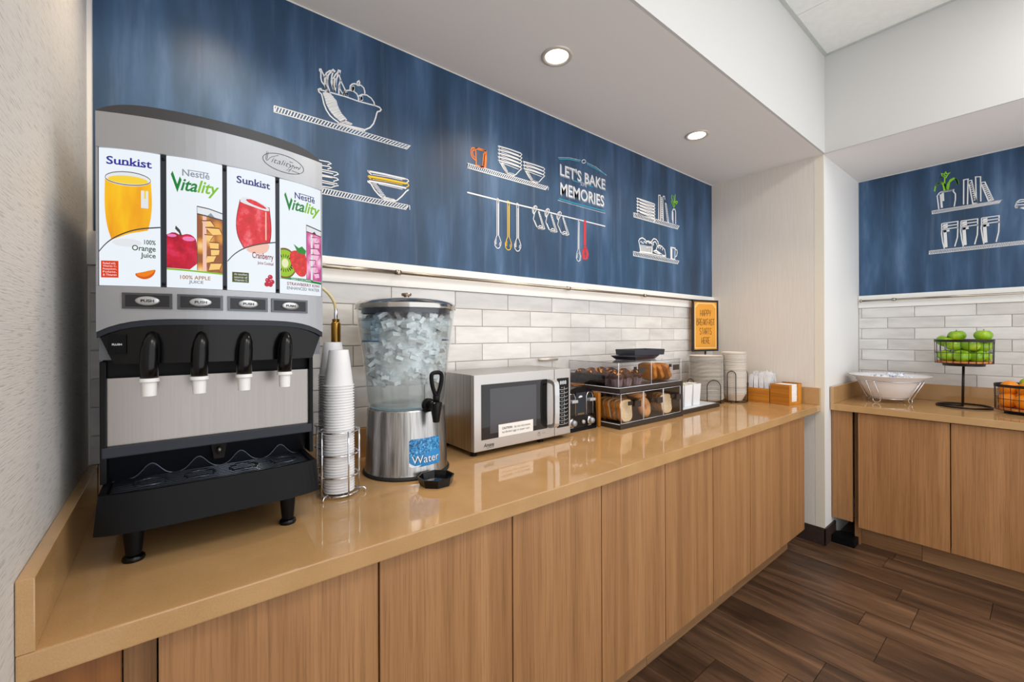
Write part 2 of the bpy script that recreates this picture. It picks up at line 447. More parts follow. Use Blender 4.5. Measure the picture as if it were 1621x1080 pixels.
('plate_stack_drawing',[('w',0.0035,[0.583,2.014,0.615,2.015,0.634,2.016,0.643,2.012,0.63,2.005]),('w',0.0035,[0.583,1.997,0.615,1.998,0.636,2.0,0.643,1.996,0.63,1.989]),('w',0.0035,[0.583,1.983,0.615,1.983,0.663,1.984,0.668,1.979,0.652,1.969]),('w',0.0035,[0.583,1.977,0.615,1.976,0.65,1.976]),('w',0.0035,[0.583,1.963,0.615,1.964,0.663,1.963,0.668,1.958,0.65,1.948]),('w',0.0035,[0.583,1.958,0.615,1.959,0.647,1.961]),('w',0.0035,[0.583,1.943,0.615,1.943,0.665,1.942]),('w',0.0035,[0.583,1.936,0.615,1.936,0.654,1.936]),('w',0.0035,[0.583,1.918,0.615,1.922,0.643,1.924,0.658,1.933,0.669,1.937])]),
('shelf_drawing',[('w',0.0035,[1.235,2.161,1.235,2.14,1.721,2.141,1.739,2.161,1.235,2.161]),('w',0.0035,[1.237,2.14,1.244,2.161]),('w',0.0035,[1.247,2.14,1.255,2.161]),('w',0.0035,[1.257,2.14,1.265,2.161]),('w',0.0035,[1.267,2.14,1.276,2.161]),('w',0.0035,[1.277,2.14,1.286,2.161]),('w',0.0035,[1.288,2.14,1.297,2.161]),('w',0.0035,[1.298,2.141,1.308,2.161]),('w',0.0035,[1.309,2.141,1.319,2.161]),('w',0.0035,[1.319,2.141,1.33,2.161]),('w',0.0035,[1.33,2.141,1.341,2.161]),('w',0.0035,[1.34,2.141,1.352,2.161]),('w',0.0035,[1.351,2.141,1.363,2.161]),('w',0.0035,[1.362,2.141,1.374,2.161]),('w',0.0035,[1.373,2.141,1.385,2.161]),('w',0.0035,[1.384,2.141,1.397,2.161]),('w',0.0035,[1.395,2.141,1.408,2.161]),('w',0.0035,[1.406,2.141,1.42,2.161]),('w',0.0035,[1.417,2.141,1.431,2.161]),('w',0.0035,[1.428,2.141,1.443,2.161]),('w',0.0035,[1.439,2.141,1.455,2.161]),('w',0.0035,[1.451,2.141,1.467,2.161]),('w',0.0035,[1.462,2.141,1.479,2.161]),('w',0.0035,[1.474,2.141,1.491,2.161]),('w',0.0035,[1.485,2.141,1.503,2.161]),('w',0.0035,[1.497,2.141,1.515,2.161]),('w',0.0035,[1.509,2.141,1.527,2.161]),('w',0.0035,[1.521,2.141,1.54,2.161]),('w',0.0035,[1.533,2.141,1.552,2.161]),('w',0.0035,[1.545,2.141,1.565,2.161]),('w',0.0035,[1.557,2.141,1.578,2.161]),('w',0.0035,[1.569,2.141,1.59,2.161]),('w',0.0035,[1.581,2.141,1.603,2.161]),('w',0.0035,[1.594,2.141,1.616,2.161]),('w',0.0035,[1.606,2.141,1.629,2.161]),('w',0.0035,[1.619,2.141,1.642,2.161]),('w',0.0035,[1.632,2.141,1.656,2.161]),('w',0.0035,[1.644,2.141,1.669,2.161]),('w',0.0035,[1.657,2.141,1.682,2.161]),('w',0.0035,[1.67,2.141,1.696,2.161]),('w',0.0035,[1.683,2.141,1.71,2.161]),('w',0.0035,[1.696,2.141,1.723,2.161]),('w',0.0035,[1.709,2.141,1.737,2.161])]),
('shelf_drawing',[('w',0.004,[1.235,2.161,1.235,2.14]),('w',0.003,[1.733,2.165,1.743,2.158,1.74,2.143])]),
('mug_drawing',[('o',0.006,[1.281,2.239,1.283,2.204,1.284,2.164,1.31,2.163,1.337,2.167,1.341,2.206,1.341,2.244,1.313,2.24,1.281,2.24,1.298,2.245,1.341,2.244]),('o',0.006,[1.28,2.238,1.271,2.24,1.26,2.236,1.255,2.222,1.257,2.205,1.265,2.192,1.28,2.186]),('o',0.005,[1.28,2.23,1.269,2.231,1.263,2.219,1.266,2.205,1.278,2.197]),('o',0.01,[1.336,2.238,1.332,2.204,1.328,2.17]),('o',0.01,[1.329,2.229,1.326,2.203,1.324,2.169]),('o',0.008,[1.307,2.162,1.328,2.165])]),
('bowl_stack_drawing',[('w',0.006,[1.41,2.287,1.484,2.29,1.554,2.289]),('w',0.0035,[1.554,2.289,1.561,2.285,1.55,2.274]),('w',0.003,[1.41,2.287,1.422,2.277]),('w',0.003,[1.43,2.28,1.539,2.276]),('w',0.006,[1.41,2.27,1.484,2.273,1.553,2.271]),('w',0.0035,[1.553,2.271,1.561,2.268,1.55,2.257]),('w',0.003,[1.41,2.27,1.422,2.26]),('w',0.003,[1.43,2.263,1.539,2.258]),('w',0.006,[1.41,2.253,1.484,2.255,1.553,2.253]),('w',0.0035,[1.553,2.253,1.56,2.25,1.55,2.239]),('w',0.003,[1.41,2.253,1.422,2.243]),('w',0.003,[1.43,2.246,1.539,2.24]),('w',0.006,[1.41,2.236,1.484,2.238,1.553,2.236]),('w',0.0035,[1.553,2.236,1.56,2.232,1.55,2.221]),('w',0.003,[1.41,2.236,1.421,2.226]),('w',0.003,[1.43,2.229,1.539,2.223]),('w',0.006,[1.41,2.219,1.483,2.22,1.553,2.218]),('w',0.0035,[1.553,2.218,1.56,2.214,1.55,2.203]),('w',0.003,[1.41,2.219,1.421,2.208]),('w',0.003,[1.43,2.212,1.539,2.205]),('w',0.0045,[1.41,2.219,1.426,2.207,1.446,2.183,1.463,2.168]),('w',0.004,[1.56,2.217,1.539,2.194,1.521,2.175,1.507,2.168]),('w',0.003,[1.428,2.207,1.445,2.209]),('w',0.003,[1.432,2.202,1.449,2.205]),('w',0.003,[1.436,2.197,1.453,2.2]),('w',0.003,[1.44,2.191,1.457,2.195]),('w',0.003,[1.444,2.186,1.461,2.19]),('w',0.003,[1.448,2.18,1.465,2.185]),('w',0.003,[1.452,2.175,1.469,2.18]),('w',0.003,[1.456,2.17,1.473,2.175]),('w',0.003,[1.463,2.175,1.478,2.174]),('w',0.003,[1.473,2.175,1.488,2.174]),('w',0.003,[1.483,2.175,1.499,2.174]),('w',0.003,[1.494,2.175,1.509,2.174]),('w',0.004,[1.46,2.169,1.511,2.166])]),
('bowl_stack_drawing',[('w',0.006,[1.568,2.252,1.641,2.254,1.71,2.253]),('w',0.0035,[1.71,2.253,1.717,2.249,1.706,2.237]),('w',0.003,[1.568,2.252,1.58,2.241]),('w',0.003,[1.589,2.245,1.694,2.239]),('w',0.006,[1.568,2.234,1.641,2.237,1.71,2.235]),('w',0.0035,[1.71,2.235,1.717,2.231,1.706,2.22]),('w',0.003,[1.568,2.234,1.58,2.224]),('w',0.003,[1.589,2.227,1.694,2.221]),('w',0.006,[1.568,2.217,1.641,2.219,1.709,2.217]),('w',0.0035,[1.709,2.217,1.717,2.213,1.706,2.202]),('w',0.003,[1.568,2.217,1.58,2.207]),('w',0.003,[1.589,2.21,1.694,2.204]),('w',0.0045,[1.568,2.217,1.585,2.205,1.607,2.18,1.626,2.164]),('w',0.004,[1.717,2.216,1.694,2.192,1.675,2.172,1.659,2.165]),('w',0.003,[1.587,2.206,1.606,2.208]),('w',0.003,[1.592,2.2,1.61,2.203]),('w',0.003,[1.596,2.194,1.614,2.197]),('w',0.003,[1.6,2.189,1.619,2.192]),('w',0.003,[1.605,2.183,1.623,2.187]),('w',0.003,[1.609,2.177,1.628,2.182]),('w',0.003,[1.613,2.172,1.632,2.177]),('w',0.003,[1.618,2.166,1.636,2.172]),('w',0.003,[1.626,2.171,1.642,2.17]),('w',0.003,[1.637,2.171,1.654,2.17]),('w',0.003,[1.648,2.171,1.665,2.17]),('w',0.003,[1.659,2.171,1.676,2.17]),('w',0.004,[1.622,2.166,1.663,2.163])]),
('rail_drawing',[('w',0.0065,[1.235,2.028,1.403,2.027,1.687,2.028,1.847,2.026,2.015,2.026,2.207,2.025])]),
('spoon_drawing',[('w',0.0035,[1.404,2.035,1.403,1.998,1.402,1.855,1.397,1.843,1.389,1.824,1.39,1.807,1.4,1.796,1.408,1.794,1.417,1.798,1.425,1.813,1.427,1.826,1.419,1.846,1.413,1.857,1.414,2.0,1.414,2.031,1.403,2.035]),('w',0.0025,[1.41,2.011,1.409,1.856]),('w',0.003,[1.396,1.827,1.397,1.811]),('w',0.003,[1.42,1.825,1.417,1.81]),('w',0.003,[1.391,1.833,1.4,1.838]),('w',0.003,[1.391,1.828,1.4,1.833]),('w',0.003,[1.391,1.823,1.4,1.827]),('w',0.003,[1.391,1.817,1.4,1.822]),('w',0.003,[1.39,1.812,1.4,1.817])]),
('spoon_drawing',[('y',0.0035,[1.467,2.035,1.467,1.997,1.466,1.856,1.46,1.843,1.452,1.824,1.453,1.806,1.464,1.795,1.471,1.794,1.481,1.797,1.49,1.813,1.491,1.826,1.483,1.846,1.477,1.858,1.478,2.0,1.478,2.031,1.467,2.035]),('y',0.0025,[1.474,2.011,1.473,1.857]),('y',0.003,[1.459,1.827,1.46,1.81]),('y',0.003,[1.484,1.825,1.481,1.81]),('y',0.003,[1.454,1.833,1.464,1.838]),('y',0.003,[1.454,1.828,1.464,1.833]),('y',0.003,[1.454,1.823,1.464,1.828]),('y',0.003,[1.454,1.817,1.464,1.822]),('y',0.003,[1.454,1.812,1.464,1.817])]),
('spoon_drawing',[('w',0.0035,[1.526,2.035,1.525,1.997,1.525,1.859,1.519,1.846,1.51,1.826,1.512,1.808,1.523,1.797,1.53,1.795,1.54,1.799,1.55,1.815,1.551,1.829,1.543,1.849,1.537,1.86,1.537,1.999,1.537,2.031,1.526,2.035]),('w',0.0025,[1.533,2.01,1.532,1.86]),('w',0.003,[1.518,1.829,1.519,1.812]),('w',0.003,[1.543,1.828,1.541,1.812]),('w',0.003,[1.512,1.836,1.523,1.841]),('w',0.003,[1.512,1.83,1.523,1.835]),('w',0.003,[1.512,1.825,1.523,1.83]),('w',0.003,[1.512,1.819,1.523,1.824]),('w',0.003,[1.512,1.814,1.523,1.819])]),
('cup_drawing',[('w',0.004,[1.642,1.996,1.631,2.006,1.629,2.021,1.64,2.039,1.653,2.045,1.661,2.039,1.657,2.026,1.644,2.005,1.642,1.996,1.638,1.983,1.635,1.973,1.644,1.959,1.656,1.939,1.671,1.93,1.697,1.929,1.715,1.935,1.711,1.944,1.672,2.022]),('w',0.004,[1.67,2.017,1.704,1.936]),('w',0.004,[1.663,1.933,1.68,1.947,1.702,1.942]),('w',0.004,[1.64,1.999,1.637,2.014,1.644,2.032,1.65,2.039]),('w',0.004,[1.663,1.938,1.682,1.93,1.704,1.932]),('w',0.004,[1.642,1.968,1.659,1.94]),('w',0.003,[1.674,2.013,1.682,2.016]),('w',0.003,[1.678,2.004,1.686,2.007]),('w',0.003,[1.682,1.995,1.69,1.998]),('w',0.003,[1.687,1.987,1.694,1.989]),('w',0.003,[1.691,1.978,1.698,1.98]),('w',0.003,[1.695,1.969,1.702,1.971]),('w',0.003,[1.7,1.96,1.706,1.962]),('w',0.003,[1.704,1.951,1.71,1.953]),('w',0.008,[1.669,1.936,1.684,1.933,1.699,1.936])]),
('cup_drawing',[('w',0.004,[1.729,1.995,1.718,2.005,1.716,2.021,1.727,2.039,1.74,2.046,1.749,2.04,1.745,2.026,1.731,2.004,1.729,1.995,1.725,1.982,1.722,1.972,1.731,1.957,1.744,1.937,1.76,1.928,1.787,1.927,1.806,1.933,1.802,1.942,1.761,2.022]),('w',0.004,[1.758,2.017,1.794,1.934]),('w',0.004,[1.751,1.931,1.769,1.945,1.792,1.941]),('w',0.004,[1.727,1.999,1.724,2.014,1.732,2.032,1.738,2.04]),('w',0.004,[1.751,1.936,1.771,1.928,1.794,1.93]),('w',0.004,[1.729,1.967,1.747,1.939]),('w',0.003,[1.763,2.013,1.772,2.016]),('w',0.003,[1.767,2.004,1.776,2.007]),('w',0.003,[1.772,1.995,1.78,1.998]),('w',0.003,[1.776,1.986,1.784,1.989]),('w',0.003,[1.781,1.977,1.788,1.979]),('w',0.003,[1.785,1.967,1.792,1.97]),('w',0.003,[1.79,1.958,1.796,1.961]),('w',0.003,[1.794,1.949,1.8,1.952]),('w',0.008,[1.758,1.934,1.774,1.931,1.79,1.934])]),
('cup_drawing',[('w',0.004,[1.817,1.994,1.805,2.005,1.803,2.021,1.815,2.039,1.829,2.046,1.838,2.04,1.833,2.026,1.819,2.004,1.817,1.994,1.812,1.981,1.81,1.971,1.819,1.956,1.833,1.934,1.849,1.925,1.878,1.924,1.897,1.931,1.893,1.94,1.85,2.022]),('w',0.004,[1.847,2.017,1.885,1.932]),('w',0.004,[1.84,1.929,1.859,1.943,1.883,1.938]),('w',0.004,[1.814,1.998,1.811,2.014,1.819,2.032,1.826,2.04]),('w',0.004,[1.84,1.934,1.861,1.925,1.885,1.928]),('w',0.004,[1.816,1.965,1.835,1.936]),('w',0.003,[1.852,2.013,1.861,2.016]),('w',0.003,[1.857,2.003,1.866,2.006]),('w',0.003,[1.861,1.994,1.87,1.997]),('w',0.003,[1.866,1.985,1.874,1.988]),('w',0.003,[1.871,1.975,1.878,1.978]),('w',0.003,[1.875,1.966,1.883,1.969]),('w',0.003,[1.88,1.957,1.887,1.959]),('w',0.003,[1.885,1.947,1.891,1.95]),('w',0.008,[1.847,1.931,1.863,1.929,1.88,1.931])]),
('spoon_drawing',[('w',0.003,[1.972,2.031,1.97,1.935,1.968,1.856,1.958,1.834,1.954,1.809,1.963,1.795,1.974,1.791,1.988,1.799,1.994,1.821,1.986,1.841,1.978,1.857,1.98,1.937,1.983,2.017]),('w',0.003,[1.974,2.03,1.974,1.86]),('w',0.003,[1.963,1.831,1.96,1.807]),('w',0.003,[1.976,1.843,1.987,1.823,1.981,1.798]),('w',0.003,[1.957,1.83,1.966,1.835]),('w',0.003,[1.957,1.825,1.966,1.829]),('w',0.003,[1.957,1.819,1.966,1.824]),('w',0.003,[1.957,1.814,1.966,1.818]),('w',0.003,[1.957,1.808,1.965,1.813])]),
('spoon_drawing',[('r',0.009,[2.023,2.031,2.021,1.887]),('r',0.009,[2.033,2.032,2.032,1.888]),('r',0.008,[2.026,1.884,2.012,1.861,2.005,1.836,2.011,1.812,2.027,1.809,2.046,1.816,2.053,1.841,2.043,1.865,2.03,1.884]),('r',0.008,[2.022,1.873,2.014,1.837,2.022,1.815]),('r',0.008,[2.034,1.874,2.043,1.84,2.034,1.816]),('r',0.004,[2.028,1.877,2.026,1.824])]),
('lettering_rule',[('c',0.006,[1.821,2.328,1.897,2.347,1.987,2.356]),('c',0.006,[2.046,2.356,2.129,2.347,2.206,2.336]),('c',0.006,[1.818,2.114,1.97,2.112,2.202,2.115]),('c',0.006,[1.926,2.237,1.978,2.236]),('c',0.006,[2.057,2.235,2.1,2.236])]),
('dotted_rule',[('w',0.0045,[1.819,2.337,1.819,2.334]),('w',0.0045,[1.827,2.339,1.827,2.336]),('w',0.0045,[1.835,2.341,1.835,2.338]),('w',0.0045,[1.843,2.343,1.843,2.34]),('w',0.0045,[1.851,2.345,1.851,2.342]),('w',0.0045,[1.859,2.347,1.859,2.344]),('w',0.0045,[1.867,2.349,1.867,2.346]),('w',0.0045,[1.875,2.351,1.875,2.348]),('w',0.0045,[1.883,2.353,1.883,2.35]),('w',0.0045,[1.891,2.355,1.891,2.352]),('w',0.0045,[1.899,2.357,1.899,2.354]),('w',0.0045,[1.907,2.358,1.907,2.355]),('w',0.0045,[1.915,2.359,1.915,2.355]),('w',0.0045,[1.923,2.36,1.923,2.356]),('w',0.0045,[1.931,2.36,1.931,2.357]),('w',0.0045,[1.94,2.361,1.94,2.358]),('w',0.0045,[1.948,2.362,1.948,2.358]),('w',0.0045,[1.956,2.363,1.956,2.359]),('w',0.0045,[1.964,2.364,1.964,2.36]),('w',0.0045,[1.973,2.364,1.973,2.361]),('w',0.0045,[1.981,2.365,1.981,2.362]),('w',0.0045,[1.989,2.366,1.989,2.362])]),
('dotted_rule',[('w',0.0045,[2.049,2.366,2.049,2.363]),('w',0.0045,[2.058,2.365,2.058,2.362]),('w',0.0045,[2.067,2.364,2.067,2.361]),('w',0.0045,[2.076,2.364,2.076,2.36]),('w',0.0045,[2.086,2.363,2.086,2.359]),('w',0.0045,[2.095,2.362,2.095,2.358]),('w',0.0045,[2.104,2.361,2.104,2.358]),('w',0.0045,[2.114,2.36,2.114,2.357]),('w',0.0045,[2.123,2.36,2.123,2.356]),('w',0.0045,[2.132,2.358,2.132,2.354]),('w',0.0045,[2.141,2.356,2.141,2.352]),('w',0.0045,[2.149,2.353,2.149,2.35]),('w',0.0045,[2.158,2.351,2.158,2.347]),('w',0.0045,[2.166,2.349,2.166,2.345]),('w',0.0045,[2.175,2.346,2.175,2.343]),('w',0.0045,[2.183,2.344,2.183,2.34]),('w',0.0045,[2.192,2.342,2.192,2.338]),('w',0.0045,[2.2,2.339,2.2,2.335]),('w',0.0045,[2.209,2.337,2.209,2.333]),('w',0.0045,[2.218,2.334,2.218,2.331])]),
('dotted_rule',[('w',0.0045,[1.815,2.106,1.815,2.102]),('w',0.0045,[1.822,2.106,1.822,2.102]),('w',0.0045,[1.83,2.106,1.83,2.102]),('w',0.0045,[1.838,2.105,1.838,2.102]),('w',0.0045,[1.846,2.105,1.846,2.102]),('w',0.0045,[1.854,2.105,1.854,2.102]),('w',0.0045,[1.862,2.105,1.862,2.102]),('w',0.0045,[1.87,2.105,1.87,2.102]),('w',0.0045,[1.878,2.105,1.878,2.102]),('w',0.0045,[1.886,2.105,1.886,2.101]),('w',0.0045,[1.895,2.105,1.895,2.101]),('w',0.0045,[1.903,2.105,1.903,2.101]),('w',0.0045,[1.911,2.105,1.911,2.101]),('w',0.0045,[1.919,2.104,1.919,2.101]),('w',0.0045,[1.927,2.104,1.927,2.101]),('w',0.0045,[1.936,2.104,1.936,2.101]),('w',0.0045,[1.944,2.104,1.944,2.101]),('w',0.0045,[1.953,2.104,1.953,2.101]),('w',0.0045,[1.961,2.104,1.961,2.1]),('w',0.0045,[1.97,2.104,1.969,2.1]),('w',0.0045,[1.978,2.104,1.978,2.1]),('w',0.0045,[1.987,2.104,1.987,2.1]),('w',0.0045,[1.995,2.104,1.995,2.1]),('w',0.0045,[2.004,2.104,2.004,2.1]),('w',0.0045,[2.013,2.104,2.013,2.1]),('w',0.0045,[2.021,2.104,2.021,2.1]),('w',0.0045,[2.03,2.104,2.03,2.1]),('w',0.0045,[2.039,2.104,2.039,2.1]),('w',0.0045,[2.048,2.104,2.048,2.1]),('w',0.0045,[2.057,2.104,2.057,2.1]),('w',0.0045,[2.066,2.104,2.066,2.1]),('w',0.0045,[2.075,2.104,2.075,2.1]),('w',0.0045,[2.084,2.104,2.084,2.1]),('w',0.0045,[2.093,2.104,2.093,2.1]),('w',0.0045,[2.102,2.104,2.102,2.1]),('w',0.0045,[2.111,2.104,2.111,2.1]),('w',0.0045,[2.12,2.104,2.12,2.1]),('w',0.0045,[2.13,2.104,2.13,2.1]),('w',0.0045,[2.139,2.104,2.139,2.1]),('w',0.0045,[2.148,2.104,2.148,2.1]),('w',0.0045,[2.158,2.104,2.158,2.1]),('w',0.0045,[2.167,2.104,2.167,2.1]),('w',0.0045,[2.176,2.104,2.176,2.1]),('w',0.0045,[2.186,2.104,2.186,2.1]),('w',0.0045,[2.196,2.104,2.196,2.101]),('w',0.0045,[2.205,2.104,2.205,2.101])]),
('dotted_rule',[('w',0.004,[2.037,2.369,2.034,2.364,2.028,2.359,2.02,2.355,2.012,2.354,2.006,2.356,2.003,2.361,2.006,2.366,2.012,2.371,2.02,2.375,2.028,2.376,2.034,2.373,2.037,2.369])]),
('shelf_drawing',[('w',0.0035,[2.487,2.155,2.49,2.129,3.007,2.129,3.031,2.156,2.487,2.155]),('w',0.004,[2.492,2.129,2.502,2.155]),('w',0.004,[2.507,2.129,2.518,2.155]),('w',0.004,[2.523,2.129,2.535,2.155]),('w',0.004,[2.539,2.129,2.551,2.155]),('w',0.004,[2.555,2.129,2.568,2.155]),('w',0.004,[2.571,2.129,2.585,2.155]),('w',0.004,[2.587,2.129,2.602,2.155]),('w',0.004,[2.603,2.129,2.619,2.155]),('w',0.004,[2.619,2.129,2.636,2.155]),('w',0.004,[2.636,2.129,2.653,2.155]),('w',0.004,[2.652,2.129,2.67,2.155]),('w',0.004,[2.669,2.129,2.688,2.155]),('w',0.004,[2.685,2.129,2.706,2.155]),('w',0.004,[2.702,2.129,2.724,2.155]),('w',0.004,[2.719,2.129,2.741,2.155]),('w',0.004,[2.737,2.129,2.76,2.155]),('w',0.004,[2.754,2.129,2.778,2.155]),('w',0.004,[2.771,2.129,2.796,2.155]),('w',0.004,[2.789,2.129,2.815,2.155]),('w',0.004,[2.807,2.129,2.833,2.155]),('w',0.004,[2.824,2.129,2.852,2.155]),('w',0.004,[2.842,2.129,2.871,2.155]),('w',0.004,[2.86,2.129,2.89,2.155]),('w',0.004,[2.879,2.129,2.91,2.156]),('w',0.004,[2.897,2.129,2.929,2.156]),('w',0.004,[2.916,2.129,2.949,2.156]),('w',0.004,[2.934,2.129,2.969,2.156]),('w',0.004,[2.953,2.129,2.988,2.156]),('w',0.004,[2.972,2.129,3.009,2.156]),('w',0.004,[2.991,2.129,3.029,2.156])]),
('shelf_drawing',[('w',0.0035,[2.483,1.908,2.484,1.881,3.006,1.881,3.026,1.905,2.483,1.908]),('w',0.004,[2.487,1.881,2.498,1.908]),('w',0.004,[2.502,1.881,2.514,1.908]),('w',0.004,[2.518,1.881,2.53,1.908]),('w',0.004,[2.534,1.881,2.547,1.907]),('w',0.004,[2.55,1.881,2.563,1.907]),('w',0.004,[2.566,1.881,2.58,1.907]),('w',0.004,[2.582,1.881,2.597,1.907]),('w',0.004,[2.598,1.881,2.614,1.907]),('w',0.004,[2.615,1.881,2.631,1.907]),('w',0.004,[2.631,1.881,2.649,1.907]),('w',0.004,[2.648,1.881,2.666,1.907]),('w',0.004,[2.665,1.881,2.684,1.907]),('w',0.004,[2.682,1.881,2.701,1.907]),('w',0.004,[2.699,1.881,2.719,1.906]),('w',0.004,[2.716,1.881,2.737,1.906]),('w',0.004,[2.733,1.881,2.755,1.906]),('w',0.004,[2.75,1.881,2.773,1.906]),('w',0.004,[2.768,1.881,2.792,1.906]),('w',0.004,[2.786,1.881,2.81,1.906]),('w',0.004,[2.803,1.881,2.829,1.906]),('w',0.004,[2.821,1.881,2.848,1.906]),('w',0.004,[2.839,1.881,2.867,1.906]),('w',0.004,[2.858,1.881,2.886,1.905]),('w',0.004,[2.876,1.881,2.905,1.905]),('w',0.004,[2.895,1.881,2.925,1.905]),('w',0.004,[2.913,1.881,2.944,1.905]),('w',0.004,[2.932,1.881,2.964,1.905]),('w',0.004,[2.951,1.881,2.984,1.905]),('w',0.004,[2.97,1.881,3.004,1.905]),('w',0.004,[2.989,1.881,3.024,1.905])]),
('plate_stack_drawing',[('w',0.006,[2.52,2.256,2.624,2.255,2.72,2.254]),('w',0.004,[2.72,2.254,2.727,2.248,2.708,2.236]),('w',0.005,[2.52,2.256,2.535,2.246]),('w',0.004,[2.554,2.25,2.712,2.242]),('w',0.006,[2.52,2.237,2.624,2.234,2.72,2.234]),('w',0.004,[2.72,2.234,2.727,2.227,2.708,2.215]),('w',0.005,[2.52,2.237,2.535,2.226]),('w',0.004,[2.554,2.23,2.712,2.221]),('w',0.006,[2.52,2.217,2.624,2.214,2.72,2.213]),('w',0.004,[2.72,2.213,2.727,2.206,2.708,2.195]),('w',0.005,[2.52,2.217,2.535,2.206]),('w',0.004,[2.554,2.21,2.712,2.2]),('w',0.006,[2.52,2.197,2.624,2.194,2.72,2.192]),('w',0.004,[2.72,2.192,2.727,2.185,2.708,2.174]),('w',0.005,[2.52,2.197,2.535,2.186]),('w',0.004,[2.554,2.19,2.712,2.179]),('w',0.006,[2.52,2.177,2.623,2.173,2.72,2.171]),('w',0.004,[2.72,2.171,2.726,2.164,2.707,2.153]),('w',0.005,[2.52,2.177,2.535,2.166]),('w',0.004,[2.554,2.17,2.712,2.159]),('w',0.006,[2.52,2.157,2.623,2.153,2.72,2.151]),('w',0.004,[2.72,2.151,2.726,2.144,2.707,2.133]),('w',0.005,[2.52,2.157,2.535,2.146])]),
('book_drawing',[('w',0.006,[2.768,2.156,2.769,2.323,2.789,2.327,2.788,2.157])]),
('book_drawing',[('w',0.005,[2.796,2.317,2.809,2.314,2.819,2.16]),('w',0.005,[2.798,2.312,2.799,2.159]),('w',0.004,[2.799,2.303,2.815,2.299]),('w',0.004,[2.799,2.289,2.814,2.285]),('w',0.004,[2.799,2.276,2.814,2.272]),('w',0.004,[2.799,2.263,2.814,2.258]),('w',0.004,[2.799,2.249,2.814,2.245]),('w',0.004,[2.799,2.236,2.814,2.231]),('w',0.004,[2.799,2.222,2.814,2.218]),('w',0.004,[2.799,2.209,2.814,2.204]),('w',0.004,[2.799,2.195,2.814,2.191]),('w',0.004,[2.798,2.182,2.814,2.177])]),
('book_drawing',[('w',0.006,[2.822,2.327,2.841,2.33,2.847,2.307]),('w',0.006,[2.822,2.327,2.825,2.158])]),
('book_drawing',[('w',0.005,[2.849,2.288,2.864,2.282,2.894,2.16,2.877,2.157,2.849,2.283]),('w',0.004,[2.852,2.279,2.87,2.275]),('w',0.004,[2.856,2.267,2.872,2.263]),('w',0.004,[2.859,2.255,2.875,2.251]),('w',0.004,[2.863,2.243,2.877,2.239]),('w',0.004,[2.866,2.231,2.88,2.226]),('w',0.004,[2.869,2.219,2.882,2.214]),('w',0.004,[2.873,2.207,2.885,2.202]),('w',0.004,[2.876,2.195,2.888,2.19]),('w',0.004,[2.88,2.183,2.89,2.177]),('w',0.004,[2.883,2.171,2.893,2.165])]),
('vase_drawing',[('w',0.008,[2.948,2.159,2.937,2.191,2.937,2.241,2.951,2.261,2.972,2.264,2.982,2.249,2.982,2.162]),('w',0.01,[2.946,2.242,2.948,2.164]),('g',0.006,[2.958,2.267,2.963,2.295,2.972,2.317,2.977,2.372]),('g',0.007,[2.959,2.275,2.936,2.3,2.927,2.318]),('g',0.006,[2.934,2.359,2.93,2.333,2.952,2.313,2.963,2.29]),('g',0.007,[2.959,2.359,2.963,2.33,2.967,2.306]),('g',0.007,[2.967,2.291,2.999,2.312,3.007,2.326,2.986,2.324,2.976,2.308]),('g',0.007,[2.927,2.303,2.944,2.294,2.963,2.305,2.954,2.318]),('g',0.007,[2.963,2.28,2.986,2.307])]),
('pastry_drawing',[('w',0.006,[2.549,1.963,2.541,1.983,2.553,1.998,2.58,2.008,2.611,2.001,2.626,1.99,2.63,1.978]),('w',0.006,[2.549,1.963,2.56,1.917,2.69,1.923,2.694,1.963,2.626,1.95]),('w',0.006,[2.63,1.992,2.646,1.997,2.662,1.994,2.69,1.982,2.694,1.963]),('w',0.006,[2.693,1.977,2.69,2.005,2.711,2.021,2.74,2.019,2.76,2.005,2.764,1.987]),('w',0.006,[2.706,1.974,2.706,1.996,2.727,2.003,2.743,1.991,2.748,1.98]),('w',0.006,[2.739,1.95,2.752,1.975,2.777,1.986,2.811,1.98,2.841,1.962,2.853,1.925,2.836,1.921]),('w',0.006,[2.702,1.936,2.743,1.929,2.836,1.921]),('w',0.006,[2.548,1.913,2.694,1.916,2.858,1.914]),('w',0.006,[2.764,1.963,2.777,1.983]),('w',0.006,[2.798,1.981,2.785,1.961]),('w',0.006,[2.819,1.979,2.811,1.954]),('w',0.007,[2.564,1.961,2.567,1.92]),('w',0.007,[2.579,1.961,2.581,1.92]),('w',0.007,[2.595,1.962,2.595,1.921]),('w',0.007,[2.61,1.963,2.609,1.921]),('w',0.007,[2.626,1.963,2.623,1.921]),('w',0.007,[2.642,1.964,2.638,1.922]),('w',0.007,[2.658,1.964,2.652,1.922]),('w',0.007,[2.674,1.965,2.666,1.922]),('w',0.007,[2.69,1.966,2.681,1.922]),('w',0.006,[2.56,1.978,2.569,1.984]),('w',0.006,[2.572,1.975,2.582,1.98]),('w',0.006,[2.585,1.971,2.594,1.977]),('w',0.006,[2.597,1.983,2.607,1.989]),('w',0.006,[2.61,1.979,2.619,1.985]),('w',0.006,[2.622,1.976,2.632,1.981]),('w',0.006,[2.635,1.988,2.644,1.994]),('w',0.006,[2.648,1.984,2.657,1.99]),('w',0.006,[2.66,1.981,2.67,1.987]),('w',0.006,[2.673,1.993,2.683,1.999]),('w',0.01,[2.706,1.934,2.735,1.945,2.81,1.923])]),
('mug_drawing',[('w',0.007,[2.916,1.989,2.917,1.91,2.969,1.909,2.974,1.989,2.916,1.989]),('w',0.014,[2.928,1.983,2.929,1.912]),('w',0.006,[2.976,1.981,2.997,1.979,3.002,1.962,2.992,1.936,2.976,1.929])]),
]
